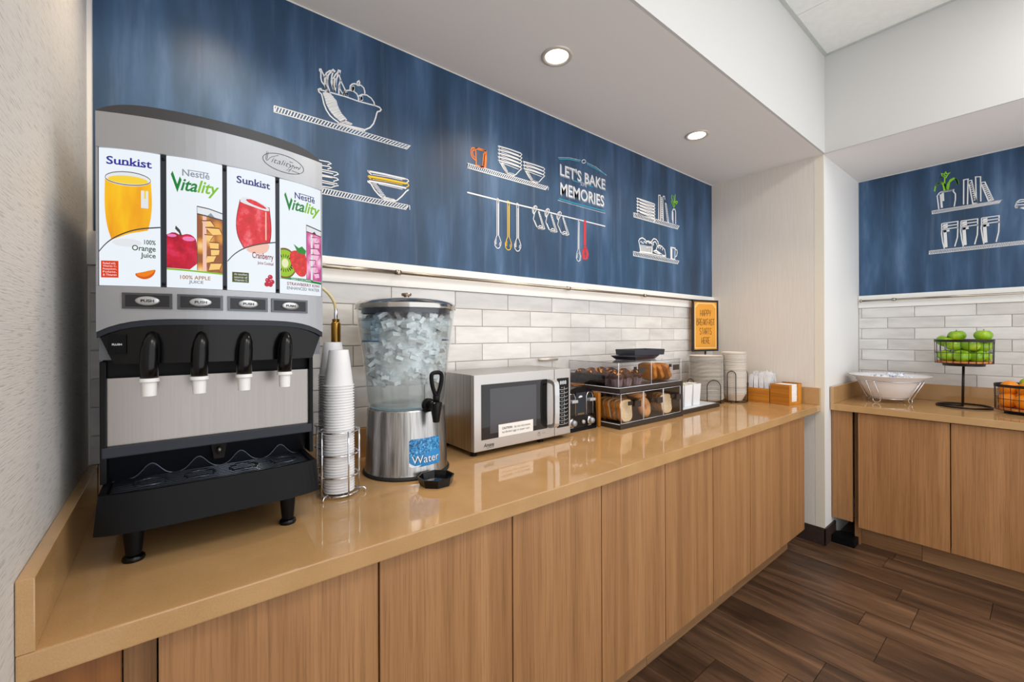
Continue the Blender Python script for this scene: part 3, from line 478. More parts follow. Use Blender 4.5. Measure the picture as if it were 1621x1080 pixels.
MURAL_RIGHT = [
('shelf_drawing',[('w',0.0035,[1.147,2.233,1.148,2.211,1.455,2.212,1.469,2.23,1.147,2.233]),('w',0.0035,[1.149,2.211,1.159,2.233]),('w',0.0035,[1.157,2.211,1.167,2.233]),('w',0.0035,[1.166,2.211,1.176,2.233]),('w',0.0035,[1.174,2.211,1.185,2.233]),('w',0.0035,[1.182,2.211,1.193,2.233]),('w',0.0035,[1.19,2.211,1.202,2.233]),('w',0.0035,[1.198,2.211,1.21,2.233]),('w',0.0035,[1.206,2.211,1.219,2.233]),('w',0.0035,[1.214,2.211,1.227,2.233]),('w',0.0035,[1.223,2.211,1.236,2.233]),('w',0.0035,[1.231,2.211,1.244,2.232]),('w',0.0035,[1.238,2.211,1.252,2.232]),('w',0.0035,[1.246,2.211,1.261,2.232]),('w',0.0035,[1.254,2.211,1.269,2.232]),('w',0.0035,[1.262,2.211,1.277,2.232]),('w',0.0035,[1.27,2.211,1.285,2.232]),('w',0.0035,[1.278,2.211,1.293,2.232]),('w',0.0035,[1.286,2.211,1.302,2.232]),('w',0.0035,[1.293,2.211,1.31,2.232]),('w',0.0035,[1.301,2.211,1.318,2.232]),('w',0.0035,[1.309,2.211,1.326,2.232]),('w',0.0035,[1.316,2.211,1.334,2.232]),('w',0.0035,[1.324,2.212,1.341,2.231]),('w',0.0035,[1.332,2.212,1.349,2.231]),('w',0.0035,[1.339,2.212,1.357,2.231]),('w',0.0035,[1.347,2.212,1.365,2.231]),('w',0.0035,[1.354,2.212,1.373,2.231]),('w',0.0035,[1.361,2.212,1.381,2.231]),('w',0.0035,[1.369,2.212,1.388,2.231]),('w',0.0035,[1.376,2.212,1.396,2.231]),('w',0.0035,[1.384,2.212,1.404,2.231]),('w',0.0035,[1.391,2.212,1.411,2.231]),('w',0.0035,[1.398,2.212,1.419,2.231]),('w',0.0035,[1.406,2.212,1.426,2.231]),('w',0.0035,[1.413,2.212,1.434,2.231]),('w',0.0035,[1.42,2.212,1.441,2.23]),('w',0.0035,[1.427,2.212,1.449,2.23]),('w',0.0035,[1.434,2.212,1.456,2.23]),('w',0.0035,[1.441,2.212,1.464,2.23]),('w',0.0035,[1.449,2.212,1.469,2.23])]),
('shelf_drawing',[('w',0.0035,[1.133,1.956,1.132,1.933,1.638,1.933,1.638,1.954,1.133,1.956]),('w',0.0035,[1.134,1.933,1.144,1.956]),('w',0.0035,[1.143,1.933,1.153,1.956]),('w',0.0035,[1.151,1.933,1.161,1.956]),('w',0.0035,[1.16,1.933,1.17,1.956]),('w',0.0035,[1.169,1.933,1.179,1.956]),('w',0.0035,[1.177,1.933,1.187,1.956]),('w',0.0035,[1.186,1.933,1.196,1.956]),('w',0.0035,[1.195,1.933,1.204,1.956]),('w',0.0035,[1.203,1.933,1.213,1.956]),('w',0.0035,[1.212,1.933,1.221,1.956]),('w',0.0035,[1.22,1.933,1.23,1.956]),('w',0.0035,[1.228,1.933,1.238,1.956]),('w',0.0035,[1.237,1.933,1.246,1.956]),('w',0.0035,[1.245,1.933,1.255,1.955]),('w',0.0035,[1.253,1.933,1.263,1.955]),('w',0.0035,[1.262,1.933,1.271,1.955]),('w',0.0035,[1.27,1.933,1.279,1.955]),('w',0.0035,[1.278,1.933,1.287,1.955]),('w',0.0035,[1.286,1.933,1.296,1.955]),('w',0.0035,[1.294,1.933,1.304,1.955]),('w',0.0035,[1.302,1.933,1.312,1.955]),('w',0.0035,[1.31,1.933,1.32,1.955]),('w',0.0035,[1.318,1.933,1.328,1.955]),('w',0.0035,[1.326,1.933,1.336,1.955]),('w',0.0035,[1.334,1.933,1.343,1.955]),('w',0.0035,[1.342,1.933,1.351,1.955]),('w',0.0035,[1.35,1.933,1.359,1.955]),('w',0.0035,[1.358,1.933,1.367,1.955]),('w',0.0035,[1.366,1.933,1.375,1.955]),('w',0.0035,[1.374,1.933,1.382,1.955]),('w',0.0035,[1.381,1.933,1.39,1.955]),('w',0.0035,[1.389,1.933,1.398,1.955]),('w',0.0035,[1.397,1.933,1.405,1.955]),('w',0.0035,[1.404,1.933,1.413,1.955]),('w',0.0035,[1.412,1.933,1.421,1.955]),('w',0.0035,[1.419,1.933,1.428,1.955]),('w',0.0035,[1.427,1.933,1.436,1.955]),('w',0.0035,[1.434,1.933,1.443,1.955]),('w',0.0035,[1.442,1.933,1.451,1.955]),('w',0.0035,[1.449,1.933,1.458,1.955]),('w',0.0035,[1.457,1.933,1.465,1.955]),('w',0.0035,[1.464,1.933,1.473,1.955]),('w',0.0035,[1.472,1.933,1.48,1.955]),('w',0.0035,[1.479,1.933,1.487,1.955]),('w',0.0035,[1.486,1.933,1.495,1.955]),('w',0.0035,[1.493,1.933,1.502,1.955]),('w',0.0035,[1.501,1.933,1.509,1.955]),('w',0.0035,[1.508,1.933,1.516,1.955]),('w',0.0035,[1.515,1.933,1.523,1.955]),('w',0.0035,[1.522,1.933,1.53,1.955]),('w',0.0035,[1.529,1.933,1.537,1.955]),('w',0.0035,[1.536,1.933,1.544,1.955]),('w',0.0035,[1.543,1.933,1.551,1.955]),('w',0.0035,[1.55,1.933,1.558,1.955]),('w',0.0035,[1.557,1.933,1.565,1.955]),('w',0.0035,[1.564,1.933,1.572,1.955]),('w',0.0035,[1.571,1.933,1.579,1.955]),('w',0.0035,[1.578,1.933,1.586,1.955]),('w',0.0035,[1.585,1.933,1.593,1.955]),('w',0.0035,[1.592,1.933,1.6,1.955]),('w',0.0035,[1.599,1.933,1.607,1.955]),('w',0.0035,[1.606,1.933,1.613,1.955]),('w',0.0035,[1.612,1.933,1.62,1.954]),('w',0.0035,[1.619,1.933,1.627,1.954]),('w',0.0035,[1.626,1.933,1.633,1.954]),('w',0.0035,[1.632,1.933,1.638,1.954])]),
('potted_plant_drawing',[('w',0.006,[1.181,2.237,1.173,2.33,1.183,2.348,1.194,2.354,1.253,2.353,1.251,2.342,1.261,2.322,1.261,2.285,1.255,2.238]),('w',0.01,[1.19,2.338,1.196,2.243]),('w',0.012,[1.2,2.344,1.202,2.288]),('w',0.008,[1.196,2.351,1.251,2.351]),('g',0.007,[1.208,2.359,1.202,2.402,1.19,2.42,1.175,2.415,1.165,2.4,1.16,2.366]),('g',0.007,[1.215,2.36,1.211,2.402,1.196,2.417,1.179,2.417,1.166,2.4]),('g',0.007,[1.221,2.362,1.225,2.398,1.237,2.424,1.253,2.431,1.267,2.415,1.273,2.382]),('g',0.007,[1.226,2.36,1.233,2.408,1.249,2.423,1.263,2.422,1.273,2.396]),('g',0.01,[1.27,2.409,1.273,2.382]),('g',0.007,[1.217,2.363,1.209,2.414,1.211,2.449]),('g',0.006,[1.186,2.453,1.2,2.455,1.194,2.48,1.209,2.47,1.215,2.485,1.219,2.47,1.235,2.473,1.223,2.46,1.217,2.444,1.202,2.457,1.186,2.453]),('g',0.006,[1.207,2.464,1.217,2.456])]),
('book_drawing',[('w',0.006,[1.299,2.241,1.3,2.406,1.32,2.406,1.317,2.237])]),
('book_drawing',[('w',0.006,[1.325,2.393,1.336,2.393,1.358,2.238,1.341,2.237,1.325,2.37]),('w',0.006,[1.328,2.375,1.339,2.379]),('w',0.006,[1.33,2.36,1.341,2.364]),('w',0.006,[1.333,2.346,1.343,2.35]),('w',0.006,[1.335,2.331,1.345,2.335]),('w',0.006,[1.337,2.316,1.346,2.321]),('w',0.006,[1.34,2.302,1.348,2.306]),('w',0.006,[1.342,2.287,1.35,2.292]),('w',0.006,[1.344,2.273,1.352,2.277]),('w',0.006,[1.346,2.258,1.354,2.263])]),
('book_drawing',[('w',0.006,[1.357,2.239,1.354,2.41,1.376,2.405,1.377,2.242])]),
('book_drawing',[('w',0.006,[1.38,2.366,1.395,2.365,1.431,2.24,1.411,2.236,1.378,2.361]),('w',0.007,[1.384,2.348,1.398,2.347]),('w',0.007,[1.388,2.335,1.402,2.335]),('w',0.007,[1.392,2.322,1.406,2.323]),('w',0.007,[1.395,2.309,1.409,2.311]),('w',0.007,[1.399,2.296,1.413,2.299]),('w',0.007,[1.403,2.283,1.417,2.287]),('w',0.007,[1.407,2.269,1.42,2.275]),('w',0.007,[1.41,2.256,1.424,2.263]),('w',0.007,[1.414,2.243,1.427,2.252])]),
('jar_drawing',[('w',0.006,[1.195,2.135,1.272,2.134,1.271,2.086]),('w',0.006,[1.195,2.135,1.195,2.094]),('w',0.006,[1.195,2.114,1.272,2.114]),('w',0.006,[1.195,2.093,1.272,2.094]),('w',0.006,[1.195,2.093,1.194,2.065,1.199,2.008,1.207,1.961]),('w',0.006,[1.272,2.091,1.27,2.028,1.257,1.967]),('w',0.016,[1.21,2.085,1.215,1.968]),('w',0.01,[1.202,2.122,1.224,2.124]),('w',0.01,[1.202,2.103,1.224,2.106]),('w',0.014,[1.204,2.078,1.232,2.081])]),
('jar_drawing',[('w',0.006,[1.287,2.133,1.363,2.132,1.362,2.085]),('w',0.006,[1.287,2.133,1.286,2.093]),('w',0.006,[1.286,2.113,1.363,2.113]),('w',0.006,[1.286,2.092,1.363,2.093]),('w',0.006,[1.286,2.092,1.285,2.065,1.29,2.007,1.297,1.96]),('w',0.006,[1.363,2.091,1.361,2.028,1.349,1.966]),('w',0.016,[1.3,2.085,1.305,1.968]),('w',0.01,[1.292,2.12,1.314,2.123]),('w',0.01,[1.292,2.102,1.314,2.105]),('w',0.014,[1.294,2.077,1.322,2.081])]),
('jar_drawing',[('w',0.006,[1.38,2.133,1.456,2.132,1.455,2.086]),('w',0.006,[1.38,2.133,1.38,2.094]),('w',0.006,[1.38,2.113,1.456,2.113]),('w',0.006,[1.38,2.093,1.456,2.094]),('w',0.006,[1.38,2.093,1.378,2.067,1.384,2.007,1.39,1.962]),('w',0.006,[1.456,2.091,1.454,2.03,1.443,1.966]),('w',0.016,[1.393,2.086,1.398,1.969]),('w',0.01,[1.386,2.121,1.406,2.123]),('w',0.01,[1.386,2.103,1.406,2.105]),('w',0.014,[1.387,2.079,1.413,2.082])]),
('burger_drawing',[('w',0.006,[1.606,2.152,1.525,2.167,1.523,2.177,1.53,2.202,1.542,2.212,1.606,2.204]),('w',0.006,[1.527,2.197,1.573,2.199]),('w',0.006,[1.525,2.184,1.573,2.175]),('w',0.006,[1.523,2.174,1.559,2.152])]),
]
# ---------------------------------------------------------------- dimensions of the place (metres)
X1, YS, ZS, ZT, X2 = 3.5116, -0.7366, 2.550, 3.181, 4.333      # stub wall, soffit edge, soffit, upper ceiling, right wall
ZC, YC = 0.914, -0.719                                          # worktop height and front
ZM0, ZM1 = 1.668, 2.543                                         # mural bottom and top
TRB = 1.575                                                     # underside of the white rail board
YEND = -2.75                                                    # the room is modelled up to a metre behind the camera

# ---------------------------------------------------------------- materials
M_white = P('white_paint', (236, 236, 235), 0.6)
M_fascia = P('greyed_white_paint', (206, 206, 205), 0.6)  # white paint greyed down to offset the strong frontal light
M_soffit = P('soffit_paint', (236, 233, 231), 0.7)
M_trim = P('trim_paint', (240, 240, 238), 0.35)
M_grout = P('grout', (226, 224, 219), 0.9)
M_base = textured('rubber_base', (20, 20, 20), [(0.3, (48, 36, 32)), (0.7, (60, 46, 40))], rough=0.5)
M_ctile = textured('ceiling_panel_paint', (30, 30, 30), [(0.3, (238, 239, 236)), (0.7, (244, 245, 242))], rough=0.8)
M_dark = P('dark_gap_shade', (26, 19, 15), 0.8)  # near-black carcass colour, puts the shade of the door gaps into paint
M_steel = textured('brushed_steel', (220, 220, 3), [(0.3, (150, 148, 146)), (0.7, (196, 194, 192))], rough=0.28, metal=1.0, detail=2)
M_steelh = textured('brushed_steel_sheet', (220, 220, 5), [(0.3, (146, 140, 136)), (0.7, (150, 144, 140))], rough=0.24, metal=1.0, detail=2)
M_chrome = P('chrome', (225, 226, 230), 0.08, 1.0)
M_nickel = P('brushed_nickel', (176, 166, 152), 0.25, 1.0)
M_black = P('black_plastic', (11, 12, 15), 0.45, spec=0.18)
M_blackg = P('glossy_black_plastic', (8, 8, 10), 0.2, spec=0.3)
M_slate = P('slate_plastic', (36, 41, 50), 0.4, spec=0.35)
M_wire = P('dark_bronze_wire', (44, 38, 38), 0.4, 0.6)
M_bronze = P('dark_bronze_panel', (60, 52, 46), 0.42, 0.3)
M_silver = P('silver_plastic', (168, 170, 174), 0.33, 0.55)
M_silverd = P('silver_plastic_dark', (112, 115, 120), 0.35, 0.4)
M_wplast = P('white_plastic', (238, 238, 236), 0.35)
M_paper = P('white_paper', (242, 241, 238), 0.7)
M_acryl = clear('clear_acrylic', (252, 252, 253))
M_acrylb = clear('blue_tinted_acrylic', (250, 252, 253))
M_smoke = clear('smoky_acrylic', (120, 118, 122))
M_brass = P('brass', (150, 112, 52), 0.3, 1.0)
M_led = P('lamp_diffuser', (255, 246, 232), 0.5, emit=(255, 240, 215), estr=5.0)

def quartz():
    m, nt, b = new_mat('tan_quartz')
    v = coords(nt, (1, 1, 1))
    f = noise(nt, v, 420.0, 2.0, 0.7)
    g = noise(nt, v, 9.0, 3.0, 0.5)
    c = mix(nt, 0.75, ramp(nt, f, [(0.3, (164, 124, 80)), (0.7, (204, 166, 116))]), ramp(nt, g, [(0.3, (180, 141, 94)), (0.7, (194, 155, 107))]))
    nt.links.new(c, b.inputs['Base Color'])
    b.inputs['Roughness'].default_value = 0.06
    b.inputs['Specular IOR Level'].default_value = 0.8
    return m
M_quartz = quartz()

M_door = wood('oak_veneer', 'z', (152, 108, 67), (168, 122, 78), (182, 135, 90), rough=0.42)
M_doorx = wood('oak_veneer_flat', 'x', (140, 102, 68), (158, 119, 82), (174, 134, 96), rough=0.45)
M_doory = wood('oak_veneer_side', 'y', (140, 102, 68), (158, 119, 82), (174, 134, 96), rough=0.45)
M_bamboo = wood('bamboo', 'z', (176, 110, 34), (205, 132, 42), (224, 152, 58), rough=0.35, freq=40)
M_boxwood = wood('stained_bamboo', 'y', (168, 104, 26), (192, 122, 34), (208, 138, 46), rough=0.4, freq=40)

def plank_mat():
    m, nt, b = new_mat('walnut_plank')
    v = coords(nt, (26.0, 1.5, 26.0), True)
    fine = noise(nt, v, 5.0, 6.0, 0.7)
    v2 = coords(nt, (9.0, 1.1, 9.0), True)
    broad = nd(nt, 'ShaderNodeTexNoise')
    broad.inputs['Scale'].default_value = 1.0
    broad.inputs['Detail'].default_value = 4.0
    broad.inputs['Distortion'].default_value = 1.2
    nt.links.new(v2, broad.inputs['Vector'])
    c1 = ramp(nt, broad.outputs['Fac'], [(0.28, (64, 46, 34)), (0.5, (102, 76, 56)), (0.75, (146, 112, 84))])
    c2 = ramp(nt, fine, [(0.3, (150, 140, 135)), (0.6, (255, 255, 255))])
    oi = nd(nt, 'ShaderNodeObjectInfo')
    tone = ramp(nt, oi.outputs['Random'], [(0.0, (205, 200, 198)), (1.0, (255, 255, 255))])
    c = mix(nt, 1.0, mix(nt, 0.7, c1, c2, 'MULTIPLY'), tone, 'MULTIPLY')
    nt.links.new(c, b.inputs['Base Color'])
    b.inputs['Roughness'].default_value = 0.38
    bump(nt, b, fine, 0.15, 0.0006)
    return m
M_plank = plank_mat()

def glazed():
    m, nt, b = new_mat('glazed_white_tile')
    v = coords(nt, (3.0, 3.0, 12.0), True)
    f = noise(nt, v, 1.6, 3.0, 0.55)
    oi = nd(nt, 'ShaderNodeObjectInfo')
    tone = ramp(nt, oi.outputs['Random'], [(0.0, (236, 235, 234)), (1.0, (255, 255, 255))])
    c = mix(nt, 1.0, ramp(nt, f, [(0.3, (214, 213, 212)), (0.6, (232, 231, 229))]), tone, 'MULTIPLY')
    nt.links.new(c, b.inputs['Base Color'])
    b.inputs['Roughness'].default_value = 0.16
    g = noise(nt, coords(nt, (6.0, 6.0, 14.0), True), 1.5, 2.0)
    bump(nt, b, g, 0.5, 0.004)
    return m
M_tile = glazed()

def mural_mat(axis):
    """chalkboard-blue paint with soft vertical brush streaks"""
    m, nt, b = new_mat('blue_brushed_paint_' + axis)
    sc = (4.2, 1.0, 0.75) if axis == 'x' else (1.0, 4.2, 0.75)
    v = coords(nt, sc)
    n1 = noise(nt, v, 1.7, 5.0, 0.55)
    n2 = noise(nt, coords(nt, (1.1, 1.1, 0.9)), 1.6, 3.0, 0.5)
    n3 = noise(nt, coords(nt, (16.0 if axis == 'x' else 1.0, 1.0 if axis == 'x' else 16.0, 0.8)), 1.4, 4.0, 0.6)
    c = ramp(nt, n1, [(0.30, (32, 60, 88)), (0.48, (45, 79, 112)), (0.60, (62, 97, 134)), (0.76, (100, 132, 168))])
    t = ramp(nt, n2, [(0.3, (188, 202, 212)), (0.5, (238, 234, 238)), (0.7, (255, 255, 255))])
    c = mix(nt, 0.8, c, t, 'MULTIPLY')
    s = ramp(nt, n3, [(0.55, (0, 0, 0)), (0.80, (86, 94, 108))])
    c = mix(nt, 0.55, c, s, 'ADD')
    nt.links.new(c, b.inputs['Base Color'])
    b.inputs['Roughness'].default_value = 0.42
    b.inputs['Specular IOR Level'].default_value = 0.45
    return m
M_muralx, M_muraly = mural_mat('x'), mural_mat('y')

def wallcloth():
    """pale wall vinyl with short dark horizontal flecks"""
    m, nt, b = new_mat('flecked_wall_vinyl')
    f = noise(nt, coords(nt, (1.0, 20.0, 420.0)), 1.0, 2.0, 0.5)
    g = noise(nt, coords(nt, (1.0, 60.0, 60.0)), 3.0, 2.0, 0.5)
    c = mix(nt, 0.6, ramp(nt, f, [(0.36, (146, 142, 138)), (0.42, (216, 213, 210)), (0.8, (224, 222, 219))]), ramp(nt, g, [(0.3, (205, 203, 200)), (0.7, (216, 215, 213))]))
    nt.links.new(c, b.inputs['Base Color'])
    b.inputs['Roughness'].default_value = 0.55
    bump(nt, b, f, 0.35, 0.002)
    return m
M_cloth = wallcloth()
M_linen = textured('linen_wall_vinyl', (60, 60, 2.0), [(0.3, (222, 214, 205)), (0.7, (230, 223, 215))], nscale=3.0, rough=0.6, bmp=0.15, bdist=0.001)

CHALK = {'w': P('white_chalk', (232, 234, 236), 0.8), 'y': P('yellow_chalk', (242, 200, 40), 0.8), 'o': P('orange_chalk', (232, 130, 66), 0.8),
         'r': P('red_chalk', (214, 62, 70), 0.8), 'g': P('green_chalk', (140, 214, 44), 0.8), 'c': P('cyan_chalk', (40, 158, 188), 0.8)}

# ---------------------------------------------------------------- setting
def struct(name, mb, mat, **k):
    return setp(obj(name, mb, mat, **k), kind='structure')

floor = struct('floor', MB().box(-0.15, X2 + 0.15, YEND, 0.15, -0.06, -0.004), M_dark)
wall_back = struct('wall_back', MB().box(-0.15, X1, 0.0, 0.15, 0.0, ZS), M_grout)
struct('wall_left', MB().box(-0.15, 0.0, YEND, 0.0, 0.0, ZT), M_cloth)
wall_right = struct('wall_right', MB().box(X2, X2 + 0.15, YEND, YS, 0.0, ZS), M_grout)
post = struct('wall_corner', MB().box(X1, X2 + 0.15, YS, 0.15, 0.0, ZS), M_white)
setp(obj('wall_vinyl', MB().box(X1 - 0.002, X1, YS + 0.055, 0.0, 0.0, ZS), M_linen, post), label='beige linen textured vinyl facing')
obj('corner_guard', MB().box(X1 - 0.003, X1, YS - 0.003, YS + 0.05, 0.1, ZS).box(X1, X1 + 0.006, YS - 0.003, YS, 0.1, ZS), P('beige_corner_guard', (232, 224, 208), 0.4), post)
soffit = struct('ceiling_soffit', MB().box(-0.15, X1, YS, 0.15, ZS, ZT), [M_soffit])
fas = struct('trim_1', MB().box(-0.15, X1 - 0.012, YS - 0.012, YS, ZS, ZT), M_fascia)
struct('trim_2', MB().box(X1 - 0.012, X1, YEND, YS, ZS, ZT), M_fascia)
struct('ceiling_niche', MB().box(X1, X2 + 0.15, YEND, YS, ZS, ZT), M_soffit)
ceil = struct('ceiling', MB().box(-0.15, X2 + 0.15, YEND, 0.15, ZT + 0.012, ZT + 0.1), P('ceiling_gap', (60, 60, 60), 0.8))
xs = [X1 - 0.03, 2.957, 2.347, 1.737, 1.127, 0.517, -0.1]
ys = [YS - 0.03, -1.95, YEND]
for a in range(len(xs) - 1):
    for b_ in range(len(ys) - 1):
        obj('ceiling_tile', MB().box(xs[a + 1] + 0.002, xs[a] - 0.002, ys[b_ + 1] + 0.002, ys[b_] - 0.002, ZT, ZT + 0.012), M_ctile, ceil)
obj('ceiling_edge_angle', MB().box(-0.1, X1 - 0.012, YS - 0.032, YS - 0.012, ZT - 0.004, ZT + 0.012).box(X1 - 0.032, X1 - 0.012, YEND, YS - 0.03, ZT - 0.004, ZT + 0.012), P('ceiling_angle', (196, 200, 196), 0.5), ceil)

# baseboard around the corner
setp(obj('baseboard_corner', MB().box(X1 - 0.012, X1, YS - 0.012, -0.02, 0.0, 0.11, 0.003).box(X1 - 0.012, X1 + 0.20, YS - 0.012, YS, 0.0, 0.11, 0.003), M_base), kind='structure')

# floor planks of mixed width
px_lines = [-0.05, 0.12, 0.35, 0.52, 0.74, 0.90, 1.12, 1.28, 1.42, 1.60, 1.79, 1.98, 2.13, 2.32, 2.48, 2.717, 2.87, 3.10, 3.255, 3.455, 3.62, 3.72, 3.90, 4.11, 4.33]
joint = {(1.79, 1.98): -0.768, (1.98, 2.13): -0.99, (2.48, 2.717): -1.19, (2.717, 2.87): -1.084, (2.87, 3.10): -1.244, (3.10, 3.255): -1.157, (3.255, 3.455): -1.472, (3.62, 3.72): -1.054}
for a, b_ in zip(px_lines, px_lines[1:]):
    y = joint.get((a, b_), -0.6 - random.random() * 1.1)
    cuts = [0.0]
    L = 1.22
    while y > -0.02 - L * 0 and y + L < 0:
        y += L
    while y > YEND + 0.1:
        cuts.append(y)
        y -= L
    cuts.append(YEND)
    for c0, c1 in zip(cuts, cuts[1:]):
        cx, cy = (a + b_) / 2, (c0 + c1) / 2
        obj('plank', MB().box(a + 0.0012, b_ - 0.0012, c1 + 0.0012, c0 - 0.0012, -0.012, 0.0), M_plank, floor, loc=(cx, cy, 0))

# wall tiles, running bond
tile_mesh = {}
def tile(parent, axis, a0, a1, z0, z1):
    w, h = round(a1 - a0 - 0.003, 4), round(z1 - z0 - 0.003, 4)
    if w < 0.012:
        return
    c, zc = (a0 + a1) / 2, (z0 + z1) / 2
    k = (axis, w, h)
    loc = (c, -0.0, zc) if axis == 'x' else (X2, c, zc)
    if k not in tile_mesh:
        mb = MB()
        if axis == 'x':
            mb.box(c - w / 2, c + w / 2, -0.008, 0.004, zc - h / 2, zc + h / 2, 0.0022)
        else:
            mb.box(X2 - 0.008, X2 + 0.004, c - w / 2, c + w / 2, zc - h / 2, zc + h / 2, 0.0022)
        o = obj('tile', mb, M_tile, parent, loc=loc)
        tile_mesh[k] = o
    else:
        o = tile_mesh[k].copy()
        COL.objects.link(o)
        o.location = loc
        o.parent = parent
rows = [TRB, 1.4975, 1.4180, 1.3390, 1.2600, 1.1810, 1.1025, 1.023]
for r in range(len(rows) - 1):
    x = (0.871 if r % 2 == 0 else 0.719) - 0.2965 * 3
    while x < X1:
        tile(wall_back, 'x', max(x, 0.003), min(x + 0.2965, X1 - 0.003), rows[r + 1], rows[r])
        x += 0.2965
    y = (-0.757 if r % 2 == 0 else -0.909) + 0.2995
    while y > -2.3:
        tile(wall_right, 'y', y - 0.2995, min(y, YS - 0.003), rows[r + 1], rows[r])
        y -= 0.2995
struct('trim_3', MB().box(0.0, X1 - 0.002, -0.018, 0.0, TRB, ZM0, 0.002), M_trim)
struct('trim_4', MB().box(X2 - 0.018, X2, -2.6, YS - 0.002, TRB, ZM0, 0.002), M_trim)

# ---------------------------------------------------------------- murals
def mural(name, label, axis, span0, span1, drawings, mat):
    if axis == 'x':
        mb = MB().box(span0, span1, -0.003, 0.0, ZM0, ZM1)
        to3 = lambda a, z, l: (a, -0.0035 - 0.0004 * l, z)
        base = ((span0 + span1) / 2, 0.0, ZM0)
    else:
        mb = MB().box(X2 - 0.003, X2, -span1, -span0, ZM0, ZM1)
        to3 = lambda a, z, l: (X2 - 0.0035 - 0.0004 * l, -a, z)
        base = (X2, -(span0 + span1) / 2, ZM0)
    root = thing(name, label, 'mural', base)
    obj('painted_ground', mb, mat, root)
    order = 'wyorgc'
    for dname, strokes in drawings:
        m = MB()
        for col, w, fl in strokes:
            pts = list(zip(fl[::2], fl[1::2]))
            vs, fs = stroke_polys(pts, w)
            if not fs:
                continue
            m.mi = order.index(col)
            m.add([to3(a, z, 0 if col == 'w' else 1) for a, z in vs], fs)
        used = sorted(set(m.m))
        m.m = [used.index(i) for i in m.m]
        obj(dname, m, [CHALK[order[i]] for i in used], root)
    return root, to3
murx, m3 = mural('wall_mural', 'long navy blue mural above the juice machine with chalk drawn shelves and lettering', 'x', 0.012, X1 - 0.006, MURAL_BACK, M_muralx)
mury, m3r = mural('wall_mural', 'navy blue mural above the fruit counter with chalk drawn jars and books', 'y', -YS + 0.005, 2.6, MURAL_RIGHT, M_muraly)
def letters(name, root, to3, lines, mats, layer=2):
    m = MB()
    for body, x0, x1, z0, z1, bold, mi in lines:
        vs, fs = text_polys(body, x0, x1, z0, z1, bold)
        m.mi = mi
        m.add([to3(a, z, layer + mi) for a, z in vs], fs)
    return obj(name, m, mats, root)
M_chgrey = P('grey_chalk', (150, 156, 170), 0.8)
letters('lettering', murx, m3, [("LET'S BAKE", 1.831, 2.212, 2.236, 2.300, 0.03, 0), ("LET'S BAKE", 1.828, 2.206, 2.242, 2.306, 0.012, 1),
                               ('MEMORIES', 1.833, 2.200, 2.132, 2.199, 0.03, 0), ('MEMORIES', 1.830, 2.195, 2.138, 2.205, 0.012, 1),
                               ('SOME', 1.991, 2.043, 2.222, 2.243, -0.005, 1)], [M_chgrey, CHALK['w']])

# ---------------------------------------------------------------- rods on the rail boards
def rod(label, axis, pts, collars, base):
    root = thing('utensil_rail', label, 'rail', base)
    a, b_, split = pts
    m1, m2 = MB(), MB()
    z, off = 1.627, 0.042
    f = (lambda t: (t, -off, z)) if axis == 'x' else (lambda t: (X2 - off, t, z))
    m1.tube([f(a), f(split)], 0.0085, 12)
    obj('outer_tube', m1, M_nickel, root)
    m2.tube([f(split), f(b_)], 0.0068, 12)
    obj('inner_tube', m2, M_nickel, root)
    for c in collars:
        m = MB()
        p = Vector(f(c))
        d = Vector((0.010, 0, 0)) if axis == 'x' else Vector((0, 0.010, 0))
        m.tube([p - d, p + d], 0.0105, 12)
        q = p.copy()
        if axis == 'x': q.y = -0.016
        else: q.x = X2 - 0.016
        m.tube([p, q], 0.004, 8)
        obj('collar', m, M_nickel, root)
    m = MB().blob(f(b_), 0.012, 10, 8)
    obj('finial', m, M_nickel, root)
rod('brushed metal rail along the white board above the juice machine counter', 'x', (0.46, 3.42, 0.885), (0.885, 1.85, 2.55), (1.9, -0.042, 1.6))
rod('brushed metal rail along the white board above the fruit counter', 'y', (-2.4, -0.76, -1.6), (-0.95, -1.9), (X2 - 0.042, -1.6, 1.6))

# ---------------------------------------------------------------- downlights in the soffit
for k, (lx, lab) in enumerate(((1.451, 'round recessed downlight in the soffit nearer the juice machine, glowing warm white'), (2.601, 'round recessed downlight in the soffit nearer the corner, glowing warm white'), (0.301, 'round recessed downlight in the soffit straight above the juice machine'))):
    ly = -0.364
    root = thing('recessed_downlight', lab, 'ceiling light', (lx, ly, ZS), 'recessed downlights in the soffit')
    m = MB()
    m.smooth = True
    m.lathe([(0.066, 0.0), (0.064, -0.005), (0.056, -0.007), (0.048, -0.003), (0.047, 0.0)], 36, (lx, ly, ZS))
    obj('trim_ring', m, P('lamp_ring', (214, 206, 196), 0.35, 0.3), root)
    m = MB().lathe([(0.0005, -0.002), (0.048, -0.002)], 32, (lx, ly, ZS))
    obj('diffuser', m, M_led, root)
    d = bpy.data.lights.new('downlight_beam', 'SPOT')
    d.energy, d.color, d.spot_size, d.spot_blend, d.shadow_soft_size = 20.0, (1.0, 0.78, 0.54), math.radians(130), 0.9, 0.045
    o = bpy.data.objects.new('downlight_beam', d)
    COL.objects.link(o)
    o.location = (0, 0, -0.012)
    o.parent = root

